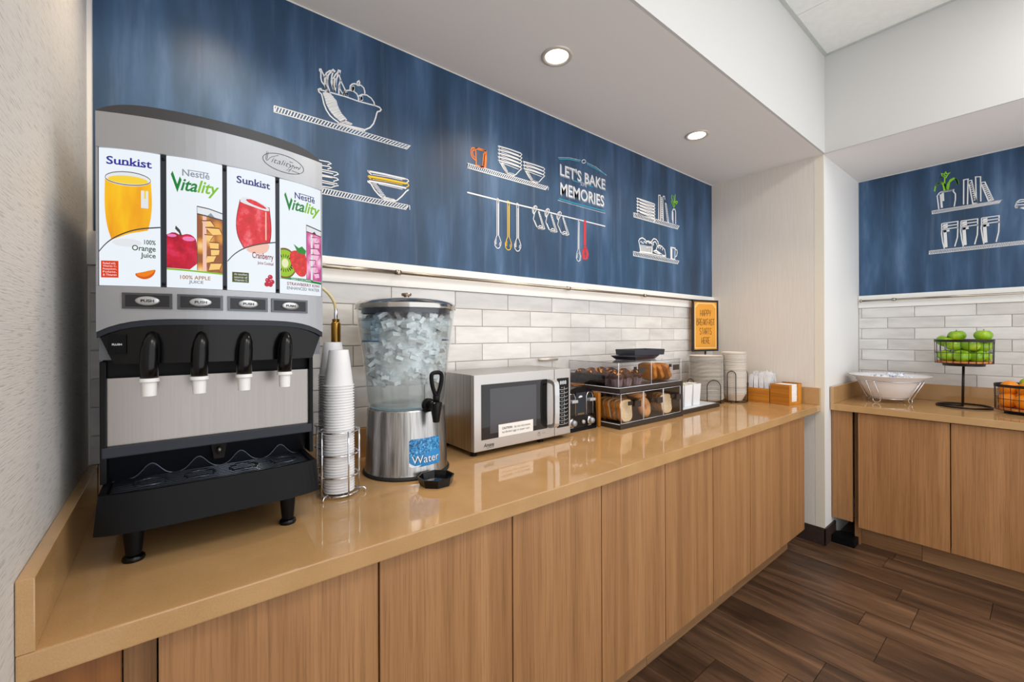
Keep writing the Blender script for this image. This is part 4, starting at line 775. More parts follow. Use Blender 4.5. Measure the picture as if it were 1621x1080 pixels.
# ---------------------------------------------------------------- worktops
root = thing('countertop', 'long glossy tan quartz worktop carrying the juice machine and microwave', 'countertop', (1.75, -0.36, 0.872))
obj('slab', MB().box(0.001, X1 - 0.004, YC, -0.001, 0.872, ZC, 0.003), M_quartz, root)
obj('backsplash', MB().box(0.001, 0.021, YC, -0.001, ZC + 0.0005, 1.023, 0.0015), M_quartz, root)
obj('backsplash', MB().box(0.0215, X1 - 0.025, -0.020, -0.001, ZC + 0.0005, 1.023, 0.0015), M_quartz, root)
obj('backsplash', MB().box(X1 - 0.0245, X1 - 0.004, YC, -0.001, ZC + 0.0005, 1.023, 0.0015), M_quartz, root)
root = thing('countertop', 'short glossy tan quartz worktop carrying the fruit baskets and white bowl', 'countertop', (3.97, -1.6, 0.872))
obj('slab', MB().box(3.62, X2 - 0.001, -2.5, YS - 0.004, 0.872, ZC, 0.003), M_quartz, root)
obj('backsplash', MB().box(3.62, X2 - 0.001, YS - 0.0245, YS - 0.004, ZC + 0.0005, 1.026, 0.0015), M_quartz, root)
obj('backsplash', MB().box(X2 - 0.021, X2 - 0.001, -2.5, YS - 0.025, ZC + 0.0005, 1.026, 0.0015), M_quartz, root)

# ---------------------------------------------------------------- cabinets
pw = 0.391
x0 = 0.158
ordn = ['nearest the juice machine', 'below the water dispenser and microwave', 'below the pastry case', 'farthest from the juice machine']
for k in range(4):
    a = x0 + 2 * pw * k
    root = thing('base_cabinet', 'oak veneer two-door base cabinet under the long worktop, ' + ordn[k], 'cabinet', (a + pw, -0.36, 0.0), 'base cabinets under the long worktop')
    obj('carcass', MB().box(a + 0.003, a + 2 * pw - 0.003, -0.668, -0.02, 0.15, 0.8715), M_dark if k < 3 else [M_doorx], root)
    obj('plinth', MB().box(a + 0.001, a + 2 * pw - 0.001 - (0.02 if k == 3 else 0), -0.605, -0.58, 0.0, 0.149), M_doorx, root)
    for j in (0, 1):
        d0 = a + j * pw
        obj('door', MB().box(d0 + 0.0024, d0 + pw - 0.0024, -0.694, -0.6685, 0.153, 0.868, 0.001), M_door, root, loc=(0.0, -0.33, 0.5))
root = thing('filler_panel', 'narrow oak filler panel between the left wall and the first cabinet door', 'panel', (0.08, -0.66, 0.0))
obj('panel', MB().box(0.006, 0.112, -0.694, -0.67, 0.153, 0.868), wood('oak_cathedral', 'z', (120, 72, 32), (150, 96, 48), (168, 112, 62), rough=0.45, freq=22), root)
obj('recess_board', MB().box(0.113, 0.157, -0.655, -0.64, 0.153, 0.868), M_door, root)

root = thing('base_cabinet', 'oak veneer base cabinet under the fruit counter with wide doors', 'cabinet', (3.95, -1.6, 0.0))
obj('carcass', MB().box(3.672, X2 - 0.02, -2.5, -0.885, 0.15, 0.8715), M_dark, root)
for d0, d1 in ((-1.302, -0.881), (-1.723, -1.302), (-2.144, -1.723)):
    obj('door', MB().box(3.645, 3.67, d0 + 0.0024, d1 - 0.0024, 0.128, 0.866, 0.001), M_door, root)
obj('plinth', MB().box(3.735, 3.755, -1.17, -0.868, 0.0, 0.149), M_doory, root)
obj('plinth', MB().box(3.735, 3.755, -2.5, -1.172, 0.0, 0.149), M_doory, root)
root = thing('filler_panel', 'narrow oak filler panel between the white corner and the fruit counter cabinet', 'panel', (3.66, -0.8, 0.0))
obj('panel', MB().box(3.652, 3.672, -0.851, YS - 0.004, 0.15, 0.8715), M_door, root)
obj('recess_board', MB().box(3.70, 3.715, -0.883, -0.852, 0.0, 0.8715), M_door, root)
setp(obj('door_wedge', MB().prism([(0, 0), (0.10, 0), (0.135, 0.03), (0.135, 0.09), (0.10, 0.12), (0.0, 0.12)], (3.60, -0.872, 0.001), (1, 0, 0), (0, 1, 0), (0, 0, 0.045)), M_black),
     'black rubber floor block beside the brown baseboard', 'floor block')
# ---------------------------------------------------------------- printing on flat or bent surfaces
def print_part(name, items, to3, parent, cut=None):
    """items: (material, [(x,y)], faces, layer); to3 bends the flat print onto its surface"""
    mats, m = [], MB()
    for mat, vs, fs, layer in items:
        if mat not in mats:
            mats.append(mat)
        m.mi = mats.index(mat)
        if cut:
            bm = bmesh.new()
            bv = [bm.verts.new((p[0], p[1], 0)) for p in vs]
            for f in fs:
                try:
                    bm.faces.new([bv[i] for i in f])
                except ValueError:
                    pass
            lo, hi = min(p[0] for p in vs), max(p[0] for p in vs)
            x = math.ceil(lo / cut) * cut
            while x < hi:
                bmesh.ops.bisect_plane(bm, geom=list(bm.verts) + list(bm.edges) + list(bm.faces), plane_co=(x, 0, 0), plane_no=(1, 0, 0))
                x += cut
            bm.verts.index_update()
            vs = [(v.co.x, v.co.y) for v in bm.verts]
            fs = [[v.index for v in f.verts] for f in bm.faces]
            bm.free()
        m.add([to3(a, b_, layer) for a, b_ in vs], fs)
    return obj(name, m, mats, parent)
def poly(pts):
    return pts, [tuple(range(len(pts)))]
def ell(cx, cy, rx, ry, n=24, a0=0, a1=2 * PI):
    full = abs(a1 - a0 - 2 * PI) < 1e-6
    return [(cx + rx * math.cos(a0 + (a1 - a0) * i / n), cy + ry * math.sin(a0 + (a1 - a0) * i / n)) for i in range(n if full else n + 1)]
def rect(x0, x1, y0, y1):
    return [(x0, y0), (x1, y0), (x1, y1), (x0, y1)]
def smooth_pts(pts, it=2, closed=False):
    for _ in range(it):
        q = [] if closed else [pts[0]]
        n = len(pts)
        for i in range(n if closed else n - 1):
            a, b_ = pts[i], pts[(i + 1) % n]
            q += [(a[0] * .75 + b_[0] * .25, a[1] * .75 + b_[1] * .25), (a[0] * .25 + b_[0] * .75, a[1] * .25 + b_[1] * .75)]
        if not closed:
            q.append(pts[-1])
        pts = q
    return pts

# ---------------------------------------------------------------- juice dispenser
DX, DW = 0.2745, 0.212
def fy(x):
    return -0.475 - 0.045 * max(0.0, 1 - ((x - DX) / DW) ** 2)
def arch(x):
    return 1.386 + 0.028 * (1 - min(1.0, abs((x - DX) / DW)) ** 5)
def slab(mb, xa, xb, zlo, zhi, yf, yb, n=24):
    f = lambda g, x: g(x) if callable(g) else g
    vs, fs = [], []
    for i in range(n + 1):
        x = xa + (xb - xa) * i / n
        vs += [(x, f(yf, x), f(zlo, x)), (x, f(yf, x), f(zhi, x)), (x, f(yb, x), f(zhi, x)), (x, f(yb, x), f(zlo, x))]
    for i in range(n):
        a, b_ = 4 * i, 4 * i + 4
        for k in range(4):
            k2 = (k + 1) % 4
            fs.append((a + k, a + k2, b_ + k2, b_ + k))
    fs += [(0, 1, 2, 3), (4 * n + 3, 4 * n + 2, 4 * n + 1, 4 * n)]
    return mb.add(vs, fs)

def glow(name, col, s=0.70):
    return P('backlit_' + name, (8, 8, 8), 0.22, spec=0.35, emit=col, estr=s)
def glow_noise(name, scale, stops, s=0.70, nscale=1.0, voro=False):
    key = 'backlit_' + name
    if key in MATS:
        return MATS[key]
    m, nt, b = new_mat(key)
    v = coords(nt, scale)
    if voro:
        n = nd(nt, 'ShaderNodeTexVoronoi')
        n.inputs['Scale'].default_value = nscale
        nt.links.new(v, n.inputs['Vector'])
        f = n.outputs['Distance']
    else:
        f = noise(nt, v, nscale, 3.0, 0.6)
    b.inputs['Base Color'].default_value = lin((8, 8, 8))
    b.inputs['Roughness'].default_value = 0.22
    nt.links.new(ramp(nt, f, stops), b.inputs['Emission Color'])
    b.inputs['Emission Strength'].default_value = s
    MATS[key] = m
    return m
G_white = glow('white', (238, 245, 252), 0.72)
G_blue = glow('blue', (34, 44, 150))
G_navy = glow('navy', (40, 46, 120))
G_ora = glow_noise('orange_juice', (22, 22, 5), [(0.3, (240, 152, 0)), (0.5, (253, 186, 0)), (0.7, (255, 216, 24))])
G_yel = glow('pale_juice', (252, 214, 60))
G_line = glow('line', (70, 66, 66))
G_dg = glow('dark_green', (34, 70, 36))
G_red = glow('red_box', (224, 60, 8))
G_slice = glow('orange_slice', (242, 132, 10))
G_slice2 = glow('orange_rind', (220, 92, 0))
G_grey = glow('grey', (142, 150, 164))
G_gr1 = glow('green', (18, 132, 52))
G_gr2 = glow('lime', (128, 194, 24))
G_apple = glow_noise('apple_red', (40, 40, 40), [(0.3, (150, 4, 36)), (0.55, (208, 8, 52)), (0.8, (236, 60, 110))])
G_pink = glow('apple_pink', (244, 130, 190))
G_iced = glow_noise('iced_apple_juice', (42, 42, 30), [(0.05, (255, 226, 160)), (0.35, (226, 150, 44)), (0.6, (150, 78, 12))], nscale=1.0, voro=True)
G_tan = glow('brown_ink', (168, 116, 62))
G_gink = glow('grey_ink', (112, 118, 126))
G_cran = glow_noise('cranberry', (55, 55, 45), [(0.3, (196, 8, 26)), (0.55, (230, 28, 40)), (0.75, (246, 120, 130))])
G_cran2 = glow('cranberry_pale', (246, 198, 178))
G_maroon = glow('maroon_ink', (134, 30, 40))
G_olive = glow('olive_box', (78, 84, 14))
G_berry = glow('berry', (196, 20, 54))
G_straw = glow_noise('strawberry', (120, 120, 120), [(0.35, (196, 10, 10)), (0.6, (232, 30, 22)), (0.8, (250, 110, 60))])
G_kiwi = glow('kiwi', (158, 200, 28))
G_kiwi2 = glow('kiwi_core', (236, 240, 190))
G_skin = glow('kiwi_skin', (120, 96, 30))
G_seed = glow('kiwi_seed', (26, 30, 10))
G_iceP = glow_noise('iced_pink_water', (42, 42, 30), [(0.05, (255, 226, 240)), (0.35, (242, 150, 196)), (0.6, (206, 84, 150))], nscale=1.0, voro=True)
G_glass = glow('glass_white', (232, 236, 240))
G_leaf = glow('leaf', (30, 140, 40))
G_icef = glow('amber_ice', (252, 206, 120))
G_icel = glow('amber_line', (112, 56, 14))
G_icep2 = glow('pink_ice', (250, 196, 222))
G_icel2 = glow('pink_line', (140, 40, 96))

root = thing('juice_dispenser', 'silver and black four-flavour juice dispenser with lit flavour panels standing in the corner', 'juice dispenser', (DX, -0.28, ZC))
JD = root
L0, L1 = 0.063, 0.486
obj('header', slab(MB(), L0, L1, 1.754, 1.824, lambda x: fy(x) - 0.003, -0.06), M_silver, root)
capz = lambda x: 1.826 + 0.022 * (1 - min(1, abs((x - DX) / 0.2115)) ** 7)
obj('top_cap', slab(MB(), L0 + 0.0005, L1 - 0.0005, 1.8242, capz, lambda x: fy(x) - 0.001, -0.06, 32), P('charcoal_cap', (58, 58, 60), 0.45), root)
obj('body', slab(MB(), L0 + 0.003, L1 - 0.003, 1.33, 1.756, lambda x: fy(x) + 0.014, -0.06), M_silverd, root)
obj('side_rail', slab(MB(), L0, 0.0665, 1.479, 1.7538, lambda x: fy(x) - 0.002, -0.06, 1), M_silver, root)
obj('side_rail', slab(MB(), 0.4842, L1, 1.479, 1.7538, lambda x: fy(x) - 0.002, -0.06, 1), M_silver, root)
obj('button_band', slab(MB(), L0, L1, arch, 1.4785, lambda x: fy(x) - 0.003, -0.06), M_silver, root)
fz = lambda x: 1.322 + max(0.0, (abs((x - DX) / 0.2065) - 0.90) / 0.10) * 0.055
obj('fascia', slab(MB(), 0.068, 0.481, fz, lambda x: arch(x) - 0.0005, lambda x: fy(x) + 0.004, -0.40, 40), M_blackg, root)
obj('fascia_lip', slab(MB(), 0.0635, 0.4855, lambda x: arch(x) - 0.012, lambda x: arch(x) - 0.0003, lambda x: fy(x) - 0.001, lambda x: fy(x) + 0.02), M_slate, root)
obj('lower_body', MB().box(0.066, 0.472, -0.405, -0.06, 1.118, 1.329).box(0.066, 0.472, -0.360, -0.06, 0.985, 1.118), M_black, root)
for a, b_ in ((0.063, 0.0735), (0.4645, 0.474)):
    obj('side_column', MB().box(a, b_, -0.43, -0.10, 1.07, 1.325, 0.002), M_black, root)
obj('splash_panel', MB().box(0.074, 0.464, -0.42, -0.4055, 1.146, 1.289), M_steelh, root)
obj('trim_strip', MB().box(0.0655, 0.4705, -0.431, -0.4055, 1.1235, 1.1455, 0.002), M_slate, root)
for k in range(5):
    xa = (0.0665, 0.1625, 0.268, 0.373, 0.4835)[k]
    xb = (0.0675, 0.172, 0.2765, 0.3825, 0.4842)[k]
    d = obj('panel_divider', slab(MB(), xa, xb, 1.479, 1.7535, lambda x: fy(x) + 0.004, lambda x: fy(x) + 0.013, 2), M_slate, root)
    if k in (1, 2, 3):
        m = MB()
        for z in (1.745, 1.486):
            m.tube([((xa + xb) / 2, fy(xa) + 0.0045, z), ((xa + xb) / 2, fy(xa) + 0.001, z)], 0.003, 10)
        obj('screw', m, M_black, d)

# lit flavour panels
panels = [(0.0677, 0.1622), (0.1722, 0.2678), (0.2767, 0.3727), (0.3827, 0.4833)]
PZ0, PZ1 = 1.4800, 1.7530
def panel_map(xa, xb):
    def to3(u, v, l):          # u across 0..1, v down 0..1
        x = xa + (xb - xa) * u
        bulge = 0.004 * (1 - (2 * u - 1) ** 2)
        return (x, fy(x) - bulge + 0.001 - 0.0002 * l, PZ1 + (PZ0 - PZ1) * v)
    return to3
def T(body, x0, x1, y0, y1, mat, bold=0.0, shear=0.0, layer=4, space=1.0):
    vs, fs = text_polys(body, x0, x1, -y1, -y0, bold, shear, space)
    return (mat, [(a, -b_) for a, b_ in vs], fs, layer)
def PG(mat, pts, layer=1):
    return (mat,) + poly(pts) + (layer,)
def SK(mat, pts, w, layer=3):
    return (mat,) + stroke_polys(pts, w) + (layer,)
def sunkist(x0, x1, y0, y1, mat):
    it = [T('Sunkist', x0, x1, y0, y1, mat, 0.02)]
    h = y1 - y0
    for t in (0.30, 0.40, 0.50, 0.60, 0.70, 0.79):
        it.append(PG(mat, rect(x0 + (x1 - x0) * t - 0.018, x0 + (x1 - x0) * t + 0.05, y1 - 0.008, y1), 4))
    return it
def vitality(x0, x1, y0, y1):
    xm = x0 + (x1 - x0) * 0.50
    h = y1 - y0
    mat, vs, fs, lay = T('itality', x0 + 0.15, x1, y0 + h * 0.20, y1, G_gr1, 0.02, 0.30)
    lo = [f for f in fs if sum(vs[i][0] for i in f) / len(f) < xm + 0.06]
    hi = [f for f in fs if f not in lo]
    def pick(sel):
        ids = sorted({i for f in sel for i in f})
        mp = {i: n for n, i in enumerate(ids)}
        return [vs[i] for i in ids], [tuple(mp[i] for i in f) for f in sel]
    return [SK(G_gr1, [(x0, y0), (x0 + 0.095, y0 + h * 0.72), (x0 + 0.155, y0 + h * 0.22)], 0.040, 4), (G_gr1,) + pick(lo) + (4,), (G_gr2,) + pick(hi) + (4,)]
def shards(x0, x1, y0, y1, fill, line, seed, n=7):
    rg = random.Random(seed)
    out = []
    for i in range(n):
        cy = y0 + (y1 - y0) * (i + 0.5) / n
        cx = x0 + (x1 - x0) * (0.30 + 0.45 * rg.random())
        w, h = (x1 - x0) * rg.uniform(0.20, 0.36), (y1 - y0) / n * rg.uniform(0.40, 0.58)
        k = rg.uniform(-0.5, 0.5) * w
        q = [(max(x0, cx - w + k), cy - h * rg.uniform(.6, 1)), (min(x1, cx + w * .8 + k), cy - h), (min(x1, cx + w - k), cy + h * rg.uniform(.3, 1)), (max(x0, cx - w * .6 - k), cy + h)]
        out += [PG(fill, q, 2), SK(line, q[:3], 0.008, 3)]
    return out
def arcline(mat, pts):
    return SK(mat, smooth_pts(pts, 3), 0.010, 3)

pr = []
glassL = smooth_pts([(0.10, 0.20), (0.085, 0.40), (0.12, 0.56), (0.20, 0.668)], 2)
glassR = smooth_pts([(0.84, 0.20), (0.865, 0.38), (0.84, 0.50), (0.79, 0.585)], 2)
pr.append(dict(lettering=sunkist(0.12, 0.86, 0.058, 0.118, G_blue) + [T('100%', 0.73, 0.92, 0.655, 0.690, G_dg, 0.015), T('Orange', 0.53, 0.92, 0.698, 0.752, G_dg, 0.015), T('Juice', 0.67, 0.92, 0.752, 0.800, G_dg, 0.015)],
    juice_glass=[PG(G_ora, glassL + [(0.5, 0.615)] + glassR[::-1], 1), PG(G_glass, ell(0.47, 0.215, 0.375, 0.052), 2), PG(G_yel, ell(0.47, 0.222, 0.33, 0.030), 3), SK(G_line, ell(0.47, 0.212, 0.37, 0.048) + [(0.84, 0.212)], 0.006, 4),
        PG(G_glass, rect(0.68, 0.80, 0.29, 0.42), 2), PG(G_yel, rect(0.73, 0.76, 0.29, 0.35), 3), arcline(G_line, [(0.0, 0.755), (0.12, 0.69), (0.3, 0.635), (0.6, 0.58), (1.0, 0.552)]),
        PG(G_glass, ell(0.45, 0.685, 0.24, 0.030), 1)],
    nutrition_box=[PG(G_red, rect(0.03, 0.31, 0.822, 0.945), 2)] + [T(s, 0.06, 0.28 if i else 0.26, 0.833 + i * 0.021, 0.848 + i * 0.021, G_white) for i, s in enumerate(('Packed with', 'Vitamin C,', 'Potassium,', 'Folate,', '& Thiamin'))],
    orange_slice=[PG(G_slice2, smooth_pts([(0.57, 0.905), (0.60, 0.935), (0.74, 0.955), (0.88, 0.925), (0.93, 0.868), (0.84, 0.885), (0.72, 0.905)], 2, True), 1), PG(G_slice, smooth_pts([(0.59, 0.907), (0.62, 0.925), (0.74, 0.935), (0.86, 0.908), (0.915, 0.872), (0.83, 0.88), (0.72, 0.895)], 2, True), 2)]))
pr.append(dict(lettering=[T('Nestl\u00e9', 0.27, 0.76, 0.088, 0.140, G_grey, 0.015)] + [PG(G_grey, rect(0.36, 0.74, 0.088, 0.094), 4)] + vitality(0.09, 0.94, 0.125, 0.285) + [T('100% APPLE', 0.23, 0.77, 0.905, 0.935, G_tan, 0.015), T('JUICE', 0.38, 0.64, 0.943, 0.972, G_gink, 0.015)],
    juice_glass=[PG(G_iced, [(0.53, 0.42), (1.0, 0.445), (1.0, 0.875), (0.53, 0.862)], 1), PG(G_glass, [(0.53, 0.362), (1.0, 0.39), (1.0, 0.445), (0.53, 0.42)], 1), SK(G_line, [(0.53, 0.86), (0.53, 0.362), (0.75, 0.37), (1.0, 0.392)], 0.008, 3), SK(G_line, [(0.53, 0.42), (1.0, 0.445)], 0.010, 3),
        PG(G_cran2, rect(0.63, 0.70, 0.42, 0.865), 2), PG(G_grey, [(0.70, 0.432), (0.78, 0.40), (0.86, 0.435)], 2)],
    ice_shards=shards(0.55, 0.99, 0.46, 0.85, G_icef, G_icel, 4),
    apple=[PG(G_apple, smooth_pts([(0.0, 0.60), (0.12, 0.575), (0.24, 0.60), (0.38, 0.58), (0.50, 0.61), (0.53, 0.66), (0.53, 0.860), (0.0, 0.853)], 1, False) , 1), PG(G_pink, ell(0.38, 0.622, 0.11, 0.018), 2), PG(G_pink, ell(0.09, 0.605, 0.08, 0.012), 2), SK(G_line, [(0.25, 0.605), (0.22, 0.57), (0.15, 0.54)], 0.028, 3)],
    rule=[PG(G_gr2, [(0, 0.855), (1, 0.872), (1, 0.884), (0, 0.867)], 3)]))
cg0 = smooth_pts([(0.25, 0.255), (0.165, 0.42), (0.185, 0.55), (0.32, 0.648)], 2)
cg1 = smooth_pts([(0.86, 0.275), (0.905, 0.42), (0.90, 0.52), (0.87, 0.578)], 2)
pr.append(dict(lettering=sunkist(0.18, 0.88, 0.062, 0.122, G_navy) + [T('Cranberry', 0.49, 0.95, 0.672, 0.740, G_maroon, 0.015), T('Juice Cocktail', 0.60, 0.95, 0.745, 0.778, G_maroon, 0.015)],
    juice_glass=[PG(G_cran, cg0 + [(0.6, 0.605)] + cg1[::-1], 1), PG(G_glass, smooth_pts([(0.25, 0.255), (0.30, 0.225), (0.55, 0.235), (0.86, 0.275), (0.86, 0.315), (0.55, 0.30), (0.24, 0.275)], 1, True), 2), PG(G_cran, smooth_pts([(0.34, 0.245), (0.5, 0.235), (0.8, 0.28), (0.78, 0.30), (0.45, 0.275)], 1, True), 3),
        PG(G_cran2, smooth_pts([(0.34, 0.655), (0.6, 0.607), (0.87, 0.58), (0.84, 0.65), (0.7, 0.685), (0.45, 0.685)], 1, True), 1), SK(G_maroon, cg0, 0.012, 3), SK(G_maroon, cg1, 0.012, 3), PG(G_cran2, rect(0.77, 0.80, 0.32, 0.56), 3),
        arcline(G_line, [(0.0, 0.77), (0.12, 0.71), (0.3, 0.655), (0.6, 0.605), (1.0, 0.565)])],
    nutrition_box=[PG(G_olive, rect(0.09, 0.42, 0.852, 0.935), 2)] + [T(s, 0.13, 0.39, 0.860 + i * 0.024, 0.877 + i * 0.024, G_white) for i, s in enumerate(('An excellent', 'source of', 'Vitamin C'))],
    cranberries=[PG(G_berry, ell(cx, cy, 0.055, 0.020), 2 + i) for i, (cx, cy) in enumerate(((0.88, 0.87), (0.82, 0.90), (0.92, 0.91), (0.80, 0.935), (0.88, 0.935)))] + [PG(G_pink, ell(cx, cy, 0.014, 0.005), 8) for cx, cy in ((0.86, 0.865), (0.80, 0.897), (0.90, 0.905))]))
kiwi_seeds = [SK(G_seed, [(0.10 + 0.14 * math.cos(a), 0.735 + 0.052 * math.sin(a)), (0.10 + 0.21 * math.cos(a), 0.735 + 0.078 * math.sin(a))], 0.014, 4) for a in [2 * PI * i / 22 for i in range(22)] if 0.10 + 0.21 * math.cos(a) > 0.0]
pr.append(dict(lettering=[T('Nestl\u00e9', 0.33, 0.83, 0.088, 0.145, G_navy, 0.015)] + [PG(G_navy, rect(0.42, 0.8, 0.088, 0.094), 4)] + vitality(0.11, 0.97, 0.12, 0.285) + [T('ZERO CALORIES', 0.24, 0.72, 0.862, 0.878, G_white, layer=6), T('STRAWBERRY KIWI', 0.15, 0.95, 0.898, 0.926, G_maroon, 0.015), T('ENHANCED WATER', 0.15, 0.95, 0.936, 0.964, G_gink, 0.015)],
    water_glass=[PG(G_iceP, [(0.61, 0.42), (1.0, 0.438), (1.0, 0.868), (0.61, 0.862)], 1), PG(G_glass, [(0.61, 0.362), (1.0, 0.385), (1.0, 0.438), (0.61, 0.42)], 1), SK(G_line, [(0.61, 0.862), (0.61, 0.362), (1.0, 0.387)], 0.010, 3), SK(G_maroon, [(0.61, 0.42), (1.0, 0.438)], 0.008, 3), PG(G_glass, rect(0.72, 0.77, 0.44, 0.86), 2), PG(G_line, [(0.75, 0.428), (0.82, 0.405), (0.88, 0.434)], 2)],
    ice_shards=shards(0.63, 0.99, 0.45, 0.84, G_icep2, G_icel2, 9),
    strawberry=[PG(G_straw, smooth_pts([(0.24, 0.62), (0.40, 0.605), (0.58, 0.62), (0.62, 0.70), (0.61, 0.82), (0.5, 0.845), (0.38, 0.83), (0.25, 0.75), (0.2, 0.67)], 2, True), 5), PG(G_leaf, [(0.30, 0.555), (0.42, 0.585), (0.50, 0.565), (0.60, 0.60), (0.58, 0.635), (0.40, 0.63)], 6)],
    kiwi=[PG(G_skin, [p for p in ell(0.10, 0.735, 0.28, 0.135, 40) if p[0] >= 0] , 1), PG(G_kiwi, [p for p in ell(0.10, 0.735, 0.255, 0.118, 40) if p[0] >= 0], 2), PG(G_kiwi2, [p for p in ell(0.11, 0.735, 0.075, 0.04) if p[0] >= 0], 3)] + kiwi_seeds,
    rule=[PG(G_gr1, [(0.0, 0.868), (0.14, 0.868), (0.2, 0.857), (0.72, 0.857), (0.78, 0.868), (1.0, 0.872), (1.0, 0.892), (0, 0.872)], 5)]))
pnames = ['lit panel with an orange juice glass', 'lit panel with an apple and iced juice', 'lit panel with a red cranberry drink', 'lit panel with strawberry, kiwi and pink water']
for k, (xa, xb) in enumerate(panels):
    to3 = panel_map(xa, xb)
    m = MB()
    n = 12
    vs = []
    for i in range(n + 1):
        u = i / n
        a = to3(u, 0, 0)
        b_ = to3(u, 1, 0)
        vs += [a, b_, (a[0], fy(a[0]) + 0.006, a[2]), (b_[0], fy(b_[0]) + 0.006, b_[2])]
    fs = []
    for i in range(n):
        p, q = 4 * i, 4 * i + 4
        fs += [(p, p + 1, q + 1, q), (p + 2, q + 2, q + 3, p + 3), (p, q, q + 2, p + 2), (p + 1, p + 3, q + 3, q + 1)]
    fs += [(0, 2, 3, 1), (4 * n, 4 * n + 1, 4 * n + 3, 4 * n + 2)]
    m.add(vs, fs)
    pan = setp(obj('flavour_panel', m, G_white, JD), label=pnames[k])
    for nm, items in pr[k].items():
        print_part(nm, items, to3, pan, cut=0.125)

# push plates
for k, (xa, xb) in enumerate(((0.102, 0.181), (0.189, 0.268), (0.276, 0.355), (0.363, 0.446))):
    z0, z1 = 1.4335, 1.4655
    pl = obj('push_plate', slab(MB(), xa, xb, z0, z1, lambda x: fy(x) - 0.006, lambda x: fy(x) - 0.002, 6), P('dark_chrome', (96, 98, 102), 0.22, 0.9), JD)
    m = slab(MB(), xa + 0.005, xb - 0.005, z0 + 0.004, z1 - 0.004, lambda x: fy(x) - 0.0065, lambda x: fy(x) - 0.005, 6)
    obj('recess', m, P('dark_recess', (52, 53, 56), 0.3, 0.6), pl)
    cx, cz = (xa + xb) / 2, (z0 + z1) / 2
    m = MB()
    m.smooth = True
    rings = [(1.0, 0.0), (0.96, 0.003), (0.8, 0.0045), (0.0, 0.005)]
    vs, fs = [], []
    for (s, h) in rings:
        for i in range(24):
            a = 2 * PI * i / 24
            x = cx + 0.020 * s * math.cos(a)
            vs.append((x, fy(x) - 0.0065 - h, cz + 0.0095 * s * math.sin(a)))
    for j in range(3):
        for i in range(24):
            fs.append((j * 24 + i, j * 24 + (i + 1) % 24, (j + 1) * 24 + (i + 1) % 24, (j + 1) * 24 + i))
    m.add(vs, fs)
    obj('push_button', m, P('satin_chrome', (190, 192, 194), 0.3, 0.8), pl)
    vs, fs = text_polys('PUSH', cx - 0.0105, cx + 0.0105, cz - 0.0028, cz + 0.0028, 0.02)
    obj('lettering', MB().add([(a, fy(a) - 0.0121, b_) for a, b_ in vs], fs), P('black_ink', (20, 20, 20), 0.6), pl)
vs, fs = text_polys('FLUSH', 0.0865, 0.1015, 1.3595, 1.3635, 0.02)
fl = obj('flush_button', slab(MB(), 0.080, 0.108, 1.342, 1.382, lambda x: fy(x) + 0.0015, lambda x: fy(x) + 0.006, 4), M_black, JD)
obj('lettering', MB().add([(a, fy(a) + 0.001, b_) for a, b_ in vs], fs), P('white_ink', (230, 230, 230), 0.6), fl)
# raised emblem on the header
M_ink = P('dark_ink', (64, 66, 70), 0.5)
lg = [SK(M_ink, ell(0.392, 1.790, 0.046, 0.0205, 40) + [(0.438, 1.790)], 0.0012, 0)]
for st_ in ([(0.3545, 1.8075), (0.3520, 1.7890), (0.3555, 1.7860), (0.3620, 1.7960), (0.3700, 1.8010), (0.3790, 1.8055)], [(0.3572, 1.8065), (0.3550, 1.7900)],
            [(0.413, 1.7925), (0.4085, 1.7830), (0.4040, 1.7760), (0.4010, 1.7735)], [(0.397, 1.7765), (0.4065, 1.7805)],
            [(0.413, 1.7920), (0.4165, 1.7900), (0.4140, 1.7850), (0.4185, 1.7905), (0.4220, 1.7920), (0.4190, 1.7860), (0.4240, 1.7925), (0.4265, 1.7880), (0.4230, 1.7850), (0.4290, 1.7905), (0.4300, 1.7955)],
            [(0.4095, 1.7790), (0.4150, 1.7786), (0.4210, 1.7780), (0.4280, 1.7775)], [(0.404, 1.7990), (0.412, 1.7988)]):
    lg.append(SK(M_ink, smooth_pts(st_, 1), 0.0009, 0))
vs, fs = text_polys('itality', 0.3640, 0.4130, 1.7815, 1.7975, -0.014, 0.35)
lg.append((M_ink, vs, fs, 0))
print_part('emblem', lg, lambda a, b_, l: (a, fy(a) - 0.0036, b_), JD, cut=0.01)

# nozzles
for k, nx in enumerate((0.144, 0.2255, 0.3065, 0.390)):
    m = MB()
    yb = fy(nx)
    path = [(nx + 0.004, yb + 0.006, 1.384), (nx + 0.004, yb - 0.004, 1.380), (nx + 0.003, yb - 0.010, 1.366), (nx + 0.001, yb - 0.013, 1.345), (nx, yb - 0.012, 1.318), (nx, yb - 0.010, 1.289)]
    m.tube(path, [0.005, 0.009, 0.0135, 0.0155, 0.0155, 0.0145], 16)
    nz = obj('nozzle', m, M_blackg, JD)
    m = MB()
    m.smooth = True
    m.lathe([(0.0, 0.006), (0.0165, 0.006), (0.0168, -0.001), (0.0125, -0.003), (0.0118, -0.030), (0.009, -0.030), (0.009, -0.02), (0, -0.02)], 20, (nx, yb - 0.010, 1.287))
    obj('nozzle_tip', m, M_wplast, nz, angle=40)
